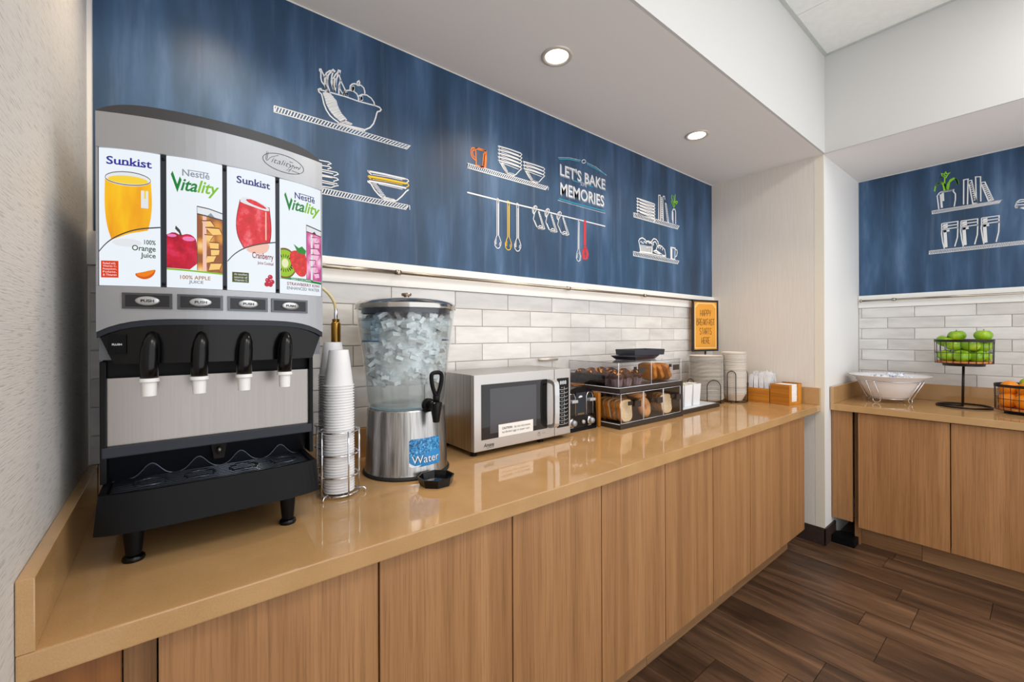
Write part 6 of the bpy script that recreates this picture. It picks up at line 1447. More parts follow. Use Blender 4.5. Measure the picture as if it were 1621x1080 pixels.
# lower drawers
for k, (xa, xb) in enumerate(((1.892, 2.079), (2.080, 2.261), (2.262, 2.433))):
    dwr = sheet('bin_door', xa + 0.001, xb - 0.001, QY0 + 0.003, QY0 + 0.006, 0.940, 1.087)
    edge_lines(dwr, [((xa + .002, fyq, 0.940), (xa + .002, fyq, 1.087)), ((xb - .002, fyq, 0.940), (xb - .002, fyq, 1.087)), ((xa, fyq, 0.941), (xb, fyq, 0.941)), ((xa, fyq, 1.0865), (xb, fyq, 1.0865))], 0.0016)
    cx = xa + 0.088 + k * 0.006
    obj('door_clip', MB().box(cx - 0.030, cx + 0.004, QY0 - 0.004, QY0 + 0.003, 1.027, 1.046), M_bronze, dwr)
    obj('door_tag', MB().prism([(0, 0), (0.052, 0), (0.052, 0.030), (0, 0.030)], (cx, QY0 - 0.014, 1.016), (1, 0, 0), (0, 0, 1), (0, -0.003, 0)), M_bronze, dwr)
    if k < 2:
        sheet('bin_divider', xb - 0.001, xb + 0.001, QY0 + 0.008, QY1 - 0.006, 0.937, 1.087)
for cx in (2.010, 2.330):
    obj('cover_clip', MB().box(cx - 0.012, cx + 0.004, QY0 - 0.004, QY0 + 0.003, 1.200, 1.216), M_bronze, cv)
    obj('cover_tag', MB().box(cx + 0.002, cx + 0.060, QY0 - 0.016, QY0 - 0.013, 1.183, 1.212), M_bronze, cv)
sd = sheet('case_side', QX0 + 0.003, QX0 + 0.006, QY0 + 0.007, QY1 - 0.006, 0.9365, 1.0915)
edge_lines(sd, [((QX0 + .003, QY0 + .006, 0.9375), (QX0 + .003, QY1, 0.9375)), ((QX0 + .003, QY0 + .006, 1.0865), (QX0 + .003, QY1, 1.0865))], 0.0018)
# ---------------------------------------------------------------- bread, bagels, muffins
M_crust = textured('bread_crust', (40, 40, 40), [(0.3, (176, 104, 30)), (0.7, (206, 136, 54))], rough=0.6)
M_crumb = textured('bread_crumb', (90, 90, 90), [(0.3, (222, 196, 150)), (0.7, (240, 220, 180))], rough=0.8, bmp=0.3, bdist=0.001)
M_loaf = textured('golden_crumb', (120, 120, 120), [(0.30, (120, 66, 22)), (0.36, (206, 140, 66)), (0.7, (226, 166, 92))], rough=0.8, bmp=0.3, bdist=0.001)
M_bagel = textured('bagel_crust', (30, 30, 30), [(0.3, (204, 138, 74)), (0.7, (230, 172, 108))], rough=0.45)
M_bagelc = P('bagel_crumb', (232, 200, 150), 0.8)
def slice_mesh(w, h, t, sq=0.0):
    prof = smooth_pts([(-w * .46, 0), (w * .46, 0), (w * .46, h * .62), (w * .52, h * .72), (w * .46, h * .94), (w * .2, h), (-w * .2, h), (-w * .46, h * .94), (-w * .52, h * .72), (-w * .46, h * .62)], 2, True)
    return prof
def bread(name, label, cx, cy, z, yaw, lean, group, w=0.098, h=0.105, t=0.014, crumb=None):
    pf = slice_mesh(w, h, t)
    root = thing(name, label, 'bread', (cx, cy, z), group)
    m = MB()
    m.smooth = True
    m.prism(pf, (cx, cy - t / 2, z), (1, 0, 0), (0, 0, 1), (0, t, 0))
    obj('crust', m, M_crust, root, angle=40)
    m = MB()
    inner = [(a * 0.94, h * 0.025 + b_ * 0.95) for a, b_ in pf]
    m.prism(inner, (cx, cy - t / 2 - 0.0008, z), (1, 0, 0), (0, 0, 1), (0, t + 0.0016, 0))
    obj('crumb', m, crumb or M_crumb, root)
    root.rotation_euler = (lean, 0, yaw)
    return root
# left bin, slices seen side on from the left
zb = 0.938
gl = 'sandwich bread slices in the left bin of the pastry case'
lf = ['front slice of white bread facing the door of the left bread bin', 'second slice of bread from the door in the left bread bin', 'third slice of bread from the door in the left bread bin', 'fourth slice of bread from the door in the left bread bin', 'rearmost slice of bread in the left bread bin']
for i in range(5):
    bread('bread_slice', lf[i], 1.968 + 0.004 * (i % 2), -0.322 + i * 0.032, zb + 0.001, 0.10 - 0.05 * i, -0.14 if i else -0.10, gl, w=0.118, h=0.112, t=0.020)
rt = ['front slice of white bread facing the door of the right bread bin', 'second slice of bread from the door in the right bread bin', 'rearmost slice of bread in the right bread bin']
for i in range(3):
    bread('bread_slice', rt[i], 2.338 + 0.014 * i, -0.318 + i * 0.034, zb + 0.001, -0.08, -0.14, 'sandwich bread slices in the right bin of the pastry case', w=0.100, h=0.108, t=0.020)
def bagel(label, loc, rot):
    m = MB()
    m.smooth = True
    R, r = 0.033, 0.0215
    vs, fs = [], []
    n, k = 28, 14
    for i in range(n):
        a = 2 * PI * i / n
        for j in range(k):
            b_ = 2 * PI * j / k
            rr_ = R + r * math.cos(b_)
            vs.append((rr_ * math.cos(a), rr_ * math.sin(a), r * 0.85 * math.sin(b_)))
    for i in range(n):
        for j in range(k):
            fs.append((i * k + j, ((i + 1) % n) * k + j, ((i + 1) % n) * k + (j + 1) % k, i * k + (j + 1) % k))
    m.add(vs, fs)
    o = obj('bagel', m, M_bagel)
    o.location, o.rotation_euler = loc, rot
    return setp(o, label, 'bagel', 'bagels in the middle bin of the pastry case')
bagel('plain bagel standing upright against the door of the middle bread bin', (2.140, -0.312, zb + 0.056), (1.35, 0, 0.15))
bagel('plain bagel leaning behind the upright one in the middle bread bin', (2.188, -0.270, zb + 0.055), (1.25, 0, 0.75))
bagel('plain bagel lying on top of the upright ones in the middle bread bin', (2.140, -0.262, zb + 0.121), (0.15, 0.1, 0))
bagel('plain bagel at the back of the middle bread bin', (2.150, -0.150, zb + 0.056), (1.35, 0, -0.3))

M_choc = textured('chocolate_muffin', (70, 70, 70), [(0.3, (40, 20, 16)), (0.6, (74, 40, 30)), (0.8, (100, 60, 44))], rough=0.6, bmp=0.8, bdist=0.004)
M_mcup = textured('muffin_wrapper', (20, 20, 20), [(0.3, (104, 84, 92)), (0.7, (136, 116, 122))], rough=0.4)
M_bit = P('orange_candy_bit', (236, 150, 30), 0.4)
mrow = ['first', 'second', 'third', 'fourth', 'fifth']
mz = 1.1185
rng = random.Random(5)
def muffin(label, x, y):
    root = thing('muffin', label, 'muffin', (x, y, mz), 'chocolate muffins in the upper pastry case')
    m = MB()
    vs, fs = [], []
    n = 24
    for (r, z) in ((0.0, 0.0), (0.024, 0.0), (0.031, 0.043)):
        for i in range(n):
            a = 2 * PI * i / n
            q = r * (1.04 if i % 2 else 0.96)
            vs.append((x + q * math.cos(a), y + q * math.sin(a), mz + z))
    for j in range(2):
        fs += [(j * n + i, j * n + (i + 1) % n, (j + 1) * n + (i + 1) % n, (j + 1) * n + i) for i in range(n)]
    m.add(vs, fs)
    obj('wrapper', m, M_mcup, root)
    ph = rng.uniform(0, 6)
    m = MB().blob((x, y, mz + 0.050), (0.035, 0.035, 0.026), 18, 12, lambda t, a: (1 + 0.08 * math.sin(5 * a + ph) * math.sin(PI * t), 0.12 * math.sin(3 * a + ph) * (1 - t)))
    for q in range(5):
        a, rr_ = rng.uniform(0, 6.28), rng.uniform(0.004, 0.022)
        m.blob((x + rr_ * math.cos(a), y + rr_ * math.sin(a), mz + 0.072 - rr_ * 0.25), (0.006, 0.006, 0.007), 6, 5)
    obj('top', m, M_choc, root)
    for q in range(3):
        a = rng.uniform(2.6, 5.6)
        st = MB().box(-0.007, 0.007, -0.003, 0.003, -0.002, 0.002)
        st.xform(Matrix.Translation((x + 0.026 * math.cos(a), y + 0.026 * math.sin(a), mz + 0.067 + rng.uniform(-0.006, 0.004))) @ Matrix.Rotation(rng.uniform(0, 6), 4, 'Z') @ Matrix.Rotation(0.6, 4, 'Y'))
        obj('candy_bit', st, M_bit, root)
for c, (x, cn) in enumerate(((1.925, 'outer left'), (2.005, 'middle'), (2.085, 'inner right'))):
    for r in range(4):
        muffin('chocolate muffin with orange bits, %s from the front in the %s row' % (mrow[r], cn), x + rng.uniform(-0.002, 0.002), -0.300 + 0.078 * r)
for i, lab in enumerate(('front raisin loaf slice lying back nearest the right end of the upper pastry case', 'middle raisin loaf slice leaning in the upper pastry case', 'raisin loaf slice beside the divider in the upper pastry case')):
    root = thing('loaf_slice', lab, 'bread', (2.392 - 0.060 * i, -0.278 + 0.010 * i, mz + 0.002), 'raisin loaf slices in the upper pastry case')
    cx, cy, cz = root.location
    pf = slice_mesh(0.112, 0.100, 0.02)
    m = MB()
    m.smooth = True
    m.prism(pf, (cx - 0.011, cy, cz), (0, 1, 0), (0, 0, 1), (0.022, 0, 0))
    obj('crust', m, M_crust, root, angle=40)
    m = MB().prism([(a * 0.94, 0.002 + b_ * 0.95) for a, b_ in pf], (cx - 0.0118, cy, cz), (0, 1, 0), (0, 0, 1), (0.0236, 0, 0))
    obj('crumb', m, M_loaf, root)
    root.rotation_euler = (0, -0.50 if i < 2 else -0.25, -0.15)
    root.location.z += 0.004

# black serving trays lying on the case
M_tray = P('charcoal_tray', (40, 44, 56), 0.35)
def tray(label, cx, cy, z, w, d, rz, tilt, flare=0.40, hgt=0.020):
    root = thing('serving_tray', label, 'tray', (cx, cy, z), 'black trays on the pastry case')
    m = MB()
    ring = lambda a, b_, zz: [(cx - a, cy - b_, z + zz), (cx + a, cy - b_, z + zz), (cx + a, cy + b_, z + zz), (cx - a, cy + b_, z + zz)]
    vs = ring(w * flare, d * flare, 0) + ring(w * .5, d * .5, hgt) + ring(w * .485, d * .485, hgt + 0.002) + ring(w * (flare - .01), d * (flare - .01), 0.004)
    fs = [(3, 2, 1, 0), (12, 13, 14, 15)]
    for j in range(3):
        fs += [(j * 4 + i, j * 4 + (i + 1) % 4, (j + 1) * 4 + (i + 1) % 4, (j + 1) * 4 + i) for i in range(4)]
    m.add(vs, fs)
    obj('dish', m, M_tray, root)
    root.rotation_euler = (tilt, 0, rz)
    return root
tray('lower of two small charcoal trays lying on top of the pastry case', 2.225, -0.200, 1.2405, 0.27, 0.15, 0.10, 0)
tr2 = tray('upper of two small charcoal trays lying tilted on top of the pastry case', 2.262, -0.205, 1.2640, 0.25, 0.14, -0.10, 0, 0.485, 0.030)

# ---------------------------------------------------------------- condiment caddy
root = thing('condiment_caddy', 'low black caddy tray holding two white canisters beside the pastry case', 'caddy', (2.70, -0.20, ZC))
obj('tray', MB().box(2.470, 2.930, -0.335, -0.130, ZC + 0.0005, 0.938, 0.002), M_bronze, root)
obj('paper_mat', MB().box(2.480, 2.905, -0.325, -0.140, 0.9385, 0.9400), P('pale_mat', (206, 212, 220), 0.3), root)
M_can = P('white_canister', (236, 240, 244), 0.35)
for k, (x, lab) in enumerate(((2.535, 'white square canister of sugar packets partly hidden behind the pastry case'), (2.635, 'left white square canister of condiment packets in full view on the caddy'), (2.735, 'right white square canister of condiment packets next to the bowls'))):
    root = thing('canister', lab, 'canister', (x, -0.245, 0.9405), 'white canisters on the caddy')
    m = MB()
    a = 0.045
    vs = []
    for (s, z) in ((a * .86, 0), (a, 0.130), (a * .93, 0.130), (a * .8, 0.01)):
        vs += [(x - s, -0.245 - s, 0.9405 + z), (x + s, -0.245 - s, 0.9405 + z), (x + s, -0.245 + s, 0.9405 + z), (x - s, -0.245 + s, 0.9405 + z)]
    fs = [(3, 2, 1, 0), (12, 13, 14, 15)]
    for j in range(3):
        fs += [(j * 4 + i, j * 4 + (i + 1) % 4, (j + 1) * 4 + (i + 1) % 4, (j + 1) * 4 + i) for i in range(4)]
    m.add(vs, fs)
    obj('box', m, M_can, root)
    for q in range(6):
        px_ = x - 0.026 + q * 0.0104
        pk = MB().box(-0.0035, 0.0035, -0.022, 0.022, 0.0, 0.10).xform(Matrix.Translation((px_, -0.245 + rng.uniform(-0.008, 0.008), 0.9405 + 0.034)) @ Matrix.Rotation(rng.uniform(-0.05, 0.05), 4, 'X'))
        o = obj('sweetener_packet', pk, (P('packet_white', (240, 236, 226), 0.6), P('packet_cream', (236, 226, 190), 0.6), P('packet_pink', (222, 90, 140), 0.6))[0 if q not in (2, 5) else (1 if q == 2 else (2 if k == 0 else 0))], None, loc=(px_, -0.245, 0.975))
        setp(o, 'paper packet standing in the ' + ('canister behind the pastry case', 'left canister in full view', 'right canister next to the bowls')[k], 'packet', 'packets in the ' + ('half hidden', 'left', 'right')[k] + ' white canister')

# ---------------------------------------------------------------- plates and bowls in wire holders
def ware():
    m, nt, b = new_mat('speckled_paper_ware')
    f = noise(nt, coords(nt, (160, 160, 160), True), 1.0, 2.0)
    oi = nd(nt, 'ShaderNodeObjectInfo')
    tone = ramp(nt, oi.outputs['Random'], [(0.0, (228, 223, 216)), (0.35, (252, 249, 245)), (1.0, (255, 255, 255))])
    nt.links.new(mix(nt, 1.0, ramp(nt, f, [(0.24, (150, 144, 136)), (0.30, (236, 232, 226)), (0.7, (244, 240, 234))]), tone, 'MULTIPLY'), b.inputs['Base Color'])
    b.inputs['Roughness'].default_value = 0.7
    return m
M_plate = ware()
PCX, PCY = 3.058, -0.180
m = MB()
m.smooth = True
m.lathe([(0.0, 0.0), (0.078, 0.0), (0.084, 0.004), (0.105, 0.0135), (0.1090, 0.0142), (0.1085, 0.0152), (0.104, 0.0148), (0.083, 0.006), (0.077, 0.002), (0.0, 0.002)], 36)
pl0 = obj('paper_plate', m, M_plate, None, angle=50)
n = 60
for i in range(n):
    o = pl0 if i == 0 else pl0.copy()
    if i:
        COL.objects.link(o)
    o.location = (PCX + rng.uniform(-.0008, .0008), PCY + rng.uniform(-.0008, .0008), 0.925 + i * 0.00497)
    sc_ = 1.0 - (0.012 * rng.random() if i < n - 1 else 0.0)
    o.scale = (sc_, sc_, 1.0)
    setp(o, 'speckled white paper plate on top of the wide stack under the orange sign' if i == n - 1 else 'speckled white paper plate inside the wide stack under the orange sign', 'plate', 'paper plates in the wide stack')
BCX, BCY = 3.209, -0.300
m = MB()
m.smooth = True
m.lathe([(0.0, 0.0), (0.046, 0.0), (0.052, 0.004), (0.072, 0.046), (0.0770, 0.0485), (0.0765, 0.0500), (0.0715, 0.0482), (0.0505, 0.0060), (0.0455, 0.0018), (0.0, 0.0018)], 32)
bw0 = obj('paper_bowl', m, M_plate, None, angle=50)
n = 48
for i in range(n):
    o = bw0 if i == 0 else bw0.copy()
    if i:
        COL.objects.link(o)
    o.location = (BCX + rng.uniform(-.0006, .0006), BCY + rng.uniform(-.0006, .0006), 0.925 + i * 0.00598)
    sc_ = 1.0 - (0.012 * rng.random() if i < n - 1 else 0.0)
    o.scale = (sc_, sc_, 1.0)
    setp(o, 'speckled white paper bowl on top of the narrow stack beside the plates' if i == n - 1 else 'speckled white paper bowl inside the narrow stack beside the plates', 'bowl', 'paper bowls in the narrow stack')
def holder(label, cx, cy, R, h, w, angs):
    root = thing('wire_holder', label, 'wire holder', (cx, cy, ZC), 'black wire holders for plates and bowls')
    obj('base_ring', MB().ring((cx, cy, 0.9205), R, 0.0022, 36, 6), M_wire, root)
    obj('cross_wire', MB().tube([(cx - R, cy, 0.9205), (cx + R, cy, 0.9205)], 0.002, 6).tube([(cx, cy - R, 0.9205), (cx, cy + R, 0.9205)], 0.002, 6), M_wire, root)
    for a in angs:
        a = math.radians(a)
        ux, uy = math.cos(a), math.sin(a)
        tx, ty2 = -uy, ux
        pts = [(-w, 0.004), (-w, h - w)] + [(w * math.cos(PI - PI * i / 10), h - w + w * math.sin(PI - PI * i / 10)) for i in range(1, 10)] + [(w, h - w), (w, 0.004)]
        obj('hoop', MB().tube([(cx + ux * R + tx * s, cy + uy * R + ty2 * s, ZC + z) for s, z in pts], 0.0026, 8), M_wire, root)
        obj('foot', MB().tube([(cx + ux * R, cy + uy * R, 0.9205), (cx + ux * (R + 0.010), cy + uy * (R + 0.010), 0.9185), (cx + ux * (R + 0.012), cy + uy * (R + 0.012), ZC)], 0.0032, 6), M_wire, root)
holder('black wire hoop holder around the wide stack of paper plates', PCX, PCY, 0.113, 0.160, 0.045, (-128, 150, 20))
holder('black wire hoop holder around the narrow stack of paper bowls', BCX, BCY, 0.081, 0.215, 0.026, (-166, -35, 80))

# ---------------------------------------------------------------- breakfast sign
SX, SY = 3.250, -0.078
root = thing('table_sign', 'orange breakfast sign in a black frame on a thin pole behind the plates', 'sign', (SX, SY, ZC))
sw, sz0, sz1 = 0.132, 1.254, 1.630
m = MB()
for a, b_, c, d in ((-sw, -sw + 0.014, sz0, sz1), (sw - 0.014, sw, sz0, sz1), (-sw + 0.014, sw - 0.014, sz0, sz0 + 0.014), (-sw + 0.014, sw - 0.014, sz1 - 0.014, sz1)):
    m.box(SX + a, SX + b_, SY - 0.006, SY + 0.006, c, d)
obj('frame', m, P('black_frame', (30, 26, 26), 0.4), root)
pst = obj('poster', MB().box(SX - sw + 0.013, SX + sw - 0.013, SY - 0.003, SY + 0.003, sz0 + 0.013, sz1 - 0.013), P('orange_poster', (228, 158, 50), 0.45), root)
m = MB()
iw, i0, i1 = sw - 0.024, sz0 + 0.026, sz1 - 0.026
for pts in ([(-iw, i0 + 0.0), (iw, i0), (iw, i1 - 0.02), (iw - 0.02, i1), (-iw + 0.02, i1), (-iw, i1 - 0.02), (-iw, i0)], [(-iw + 0.004, i1 - 0.03), (-iw + 0.03, i1 - 0.004)], [(iw - 0.004, i1 - 0.03), (iw - 0.03, i1 - 0.004)]):
    vs, fs = stroke_polys(pts, 0.006)
    m.add([(SX + a, SY - 0.0034, b_) for a, b_ in vs], fs)
obj('border', m, P('pale_orange_ink', (246, 214, 150), 0.5), pst)
H = sz1 - sz0
# tall narrow hand-drawn capitals
GLYPH = {'H': [[(0, 0), (0, 1)], [(1, 0), (1, 1)], [(0, .38), (1, .38)]], 'A': [[(0, 0), (.1, .7), (.5, 1), (.9, .7), (1, 0)], [(.05, .36), (.95, .36)]],
         'P': [[(0, 0), (0, 1), (.8, 1), (1, .88), (1, .5), (.8, .4), (0, .4)]], 'Y': [[(0, 1), (0.1, .55), (.5, .42), (.9, .55), (1, 1)], [(.5, .42), (.5, 0)]],
         'B': [[(0, 0), (0, 1), (.7, 1), (.85, .85), (.7, .62), (0, .55)], [(.6, .56), (1, .42), (1, .12), (.75, 0), (0, 0)]], 'R': [[(0, 0), (0, 1), (.8, 1), (1, .85), (1, .55), (.8, .42), (0, .42)], [(.5, .42), (1, 0)]],
         'E': [[(1, 1), (0, 1), (0, 0), (1, 0)], [(0, .42), (.8, .42)]], 'K': [[(0, 0), (0, 1)], [(1, 1), (.05, .4), (1, 0)]], 'F': [[(0, 0), (0, 1), (1, 1)], [(0, .42), (.8, .42)]],
         'S': [[(1, .86), (.7, 1), (.25, 1), (0, .82), (.12, .6), (.88, .42), (1, .2), (.75, 0), (.25, 0), (0, .14)]], 'T': [[(0, 1), (1, 1)], [(.5, 1), (.5, 0)]]}
m = MB()
for s, hw, f0, f1 in (('HAPPY', 0.054, 0.195, 0.315), ('BREAKFAST', 0.092, 0.370, 0.490), ('STARTS', 0.061, 0.550, 0.670), ('HERE', 0.042, 0.730, 0.845)):
    cw = 2 * hw / (len(s) - 0.30)
    for q, ch in enumerate(s):
        for st_ in GLYPH[ch]:
            vs, fs = stroke_polys([(SX - hw + q * cw + a * cw * 0.70, sz1 - H * f1 + b_ * H * (f1 - f0)) for a, b_ in st_], 0.0034)
            m.add([(a, SY - 0.0038, b_) for a, b_ in vs], fs)
obj('lettering', m, P('dark_brown_ink', (54, 38, 24), 0.6), pst)
obj('pole', MB().tube([(SX, SY, ZC + 0.004), (SX, SY, sz0)], 0.006, 10), M_wire, root)
obj('foot_plate', MB().box(SX - 0.04, SX + 0.04, SY - 0.03, SY + 0.03, ZC, ZC + 0.005), M_wire, root)
root.rotation_euler = (0, 0, math.radians(-13))

# ---------------------------------------------------------------- wooden boxes by the far wall
M_dline = P('dark_seam', (60, 34, 10), 0.6)
bx0, bx1 = 3.316, 3.478
root = thing('cutlery_box', 'low orange bamboo box full of wrapped white cutlery', 'box', ((bx0 + bx1) / 2, -0.41, ZC))
t = 0.008
ya, yb, hh = -0.4800, -0.340, 0.096
obj('front_panel', MB().box(bx0, bx0 + t, ya, yb, ZC + 0.0005, ZC + hh), M_boxwood, root)
obj('back_panel', MB().box(bx1 - t, bx1, ya, yb, ZC + 0.0005, ZC + hh), M_boxwood, root)
obj('side_panel', MB().box(bx0 + t, bx1 - t, ya, ya + t, ZC + 0.0005, ZC + hh), M_boxwood, root)
obj('side_panel', MB().box(bx0 + t, bx1 - t, yb - t, yb, ZC + 0.0005, ZC + hh), M_boxwood, root)
obj('bottom', MB().box(bx0 + t, bx1 - t, ya + t, yb - t, ZC + 0.0005, ZC + 0.006), M_dline, root)
M_wrap = textured('cellophane_white', (60, 60, 25), [(0.3, (214, 220, 232)), (0.6, (240, 243, 247))], rough=0.25, bmp=0.6, bdist=0.004)
k = 0
for i in range(4):
    for j in range(4):
        x, y = 3.342 + i * 0.036, -0.458 + j * 0.0325
        root = thing('cutlery_packet', 'white wrapped cutlery set, %s from the front and %s from the napkin box' % (('first', 'second', 'third', 'fourth')[i], ('first', 'second', 'third', 'fourth')[j]), 'cutlery', (x, y, ZC + 0.008), 'wrapped cutlery in the bamboo box')
        top = 0.185 + rng.uniform(-0.02, 0.015)
        w = 0.0135
        m = MB()
        m.smooth = True
        vs, fs = [], []
        for q in range(6):
            zz = top * q / 5
            th = (0.004, 0.006, 0.008, 0.008, 0.007, 0.001)[q]
            ww = w * (0.8, 0.9, 1, 1, 1.0, 1.0)[q]
            dx = 0.006 * math.sin(q * 0.8 + k)
            vs += [(x - th + dx, y - ww, ZC + 0.008 + zz), (x + th + dx, y - ww * 0.9, ZC + 0.008 + zz), (x + th + dx, y + ww * 0.9, ZC + 0.008 + zz), (x - th + dx, y + ww, ZC + 0.008 + zz)]
        for q in range(5):
            fs += [(q * 4 + a, q * 4 + (a + 1) % 4, q * 4 + 4 + (a + 1) % 4, q * 4 + 4 + a) for a in range(4)]
        fs += [(3, 2, 1, 0), (20, 21, 22, 23)]
        m.add(vs, fs)
        obj('wrapper', m, M_wrap, root, angle=45)
        if (i + j) % 2 == 0:
            obj('fork_handle', MB().box(x - 0.0015, x + 0.0015, y - 0.004, y + 0.004, ZC + 0.1, ZC + top + 0.022, 0.001), M_wplast, root)
        k += 1
root = thing('napkin_box', 'orange bamboo napkin box with an open slot at the worktop end', 'box', (3.395, -0.554, ZC))
ya, yb, hh = -0.6140, -0.4945, 0.133
bx0, bx1 = 3.316, 3.474
obj('front_panel', MB().box(bx0, bx0 + t, ya, yb, ZC + 0.0005, ZC + hh), M_boxwood, root)
obj('back_panel', MB().box(bx1 - t, bx1, ya, yb, ZC + 0.0005, ZC + hh + 0.004), M_boxwood, root)
obj('side_panel', MB().box(bx0 + t, bx1 - t, yb - t, yb, ZC + 0.0005, ZC + hh), M_boxwood, root)
M_bx = wood('stained_bamboo_end', 'z', (190, 118, 24), (214, 138, 34), (226, 152, 48), rough=0.4, freq=40)
for a, b_ in ((bx0 + t, bx0 + 0.034), (bx1 - 0.040, bx1 - t)):
    obj('slot_side', MB().box(a, b_, ya, ya + t, ZC + 0.0005, ZC + hh), M_bx, root)
obj('slot_sill', MB().box(bx0 + 0.034, bx1 - 0.040, ya, ya + t, ZC + 0.0005, ZC + 0.018), M_bx, root)
obj('bottom', MB().box(bx0 + t, bx1 - t, ya + t, yb - t, ZC + 0.0005, ZC + 0.006), M_dline, root)
root.rotation_euler = (0, 0, -0.14)
for i in range(16):
    z = 0.0065 + i * 0.0078
    m = MB().box(bx0 + t + 0.003, bx1 - t - 0.030 + rng.uniform(-0.003, 0.003), ya + t + 0.002, yb - t - 0.003, ZC + z, ZC + z + 0.0070)
    o = obj('paper_napkin', m, M_paper, None, loc=(3.395, -0.554, ZC + z))
    o.rotation_euler = (0, 0, -0.14)
    setp(o, 'folded white paper napkin on top of the pile in the napkin box' if i == 15 else 'folded white paper napkin inside the pile in the napkin box', 'napkin', 'paper napkins in the bamboo box')

# ---------------------------------------------------------------- white bowl of creamers on the fruit counter
BX, BY = 4.000, -0.972
root = thing('serving_bowl', 'wide white bowl in a chrome wire stand on the fruit counter', 'bowl', (BX, BY, ZC))
m = MB()
m.smooth = True
bp = [(0.0, 0.030), (0.090, 0.030), (0.108, 0.040), (0.155, 0.120), (0.178, 0.164), (0.213, 0.180), (0.216, 0.184), (0.212, 0.186), (0.174, 0.171), (0.150, 0.126), (0.103, 0.048), (0.087, 0.036), (0.0, 0.036)]
m.lathe(bp, 48, (BX, BY, ZC))
obj('bowl', m, P('white_melamine', (236, 234, 236), 0.2), root, angle=50)
st = thing('wire_stand', 'chrome wire stand under the wide white bowl', 'wire stand', (BX, BY, ZC))
obj('rim_ring', MB().ring((BX, BY, ZC + 0.150), 0.175, 0.003, 44, 8), M_chrome, st)
obj('lower_ring', MB().ring((BX, BY, ZC + 0.031), 0.111, 0.0025, 36, 8), M_chrome, st)
for a in (158, -103, 77, -23):
    a = math.radians(a)
    ux, uy = math.cos(a), math.sin(a)
    tx, ty2 = -uy, ux
    pts = [(0.178, -0.024, 0.150), (0.116, -0.024, 0.028)] + [(0.114 + 0.006 * math.sin(PI * i / 8), -0.024 * math.cos(PI * i / 8), 0.026 - 0.023 * math.sin(PI * i / 8)) for i in range(9)] + [(0.116, 0.024, 0.028), (0.178, 0.024, 0.150)]
    obj('leg_loop', MB().tube([(BX + ux * r + tx * s, BY + uy * r + ty2 * s, ZC + z) for r, s, z in pts], 0.003, 8), M_chrome, st)
M_foil = textured('printed_foil_lid', (90, 90, 90), [(0.34, (40, 120, 210)), (0.39, (238, 241, 246)), (0.7, (244, 246, 248))], rough=0.35, rnd=True, detail=1)
m = MB()
m.smooth = True
m.lathe([(0.0, 0.0), (0.015, 0.0), (0.019, 0.020), (0.0225, 0.021), (0.0225, 0.0225), (0.0, 0.0228)], 18)
cr0 = obj('creamer_cup', m, M_foil, None, angle=40)
spots = [(0, 0)] + [(0.058 * math.cos(i * PI / 3), 0.058 * math.sin(i * PI / 3)) for i in range(6)] + [(0.112 * math.cos(i * PI / 6 + .2), 0.112 * math.sin(i * PI / 6 + .2)) for i in range(12)]
for i, (dx, dy) in enumerate(spots + [(0.028, 0.02), (-0.05, -0.02), (0.01, -0.06)]):
    o = cr0 if i == 0 else cr0.copy()
    if i:
        COL.objects.link(o)
    rr_ = math.hypot(dx, dy)
    z = 0.158 - (0.008 if rr_ > 0.1 else 0.0)
    if i >= len(spots):
        z = 0.174
    o.location = (BX + dx, BY + dy, ZC + z)
    o.rotation_euler = (rng.uniform(-.5, .5), rng.uniform(-.5, .5), rng.uniform(0, 6))
    setp(o, 'small white and blue creamer cup heaped in the wide white bowl', 'creamer', 'creamer cups in the white bowl')

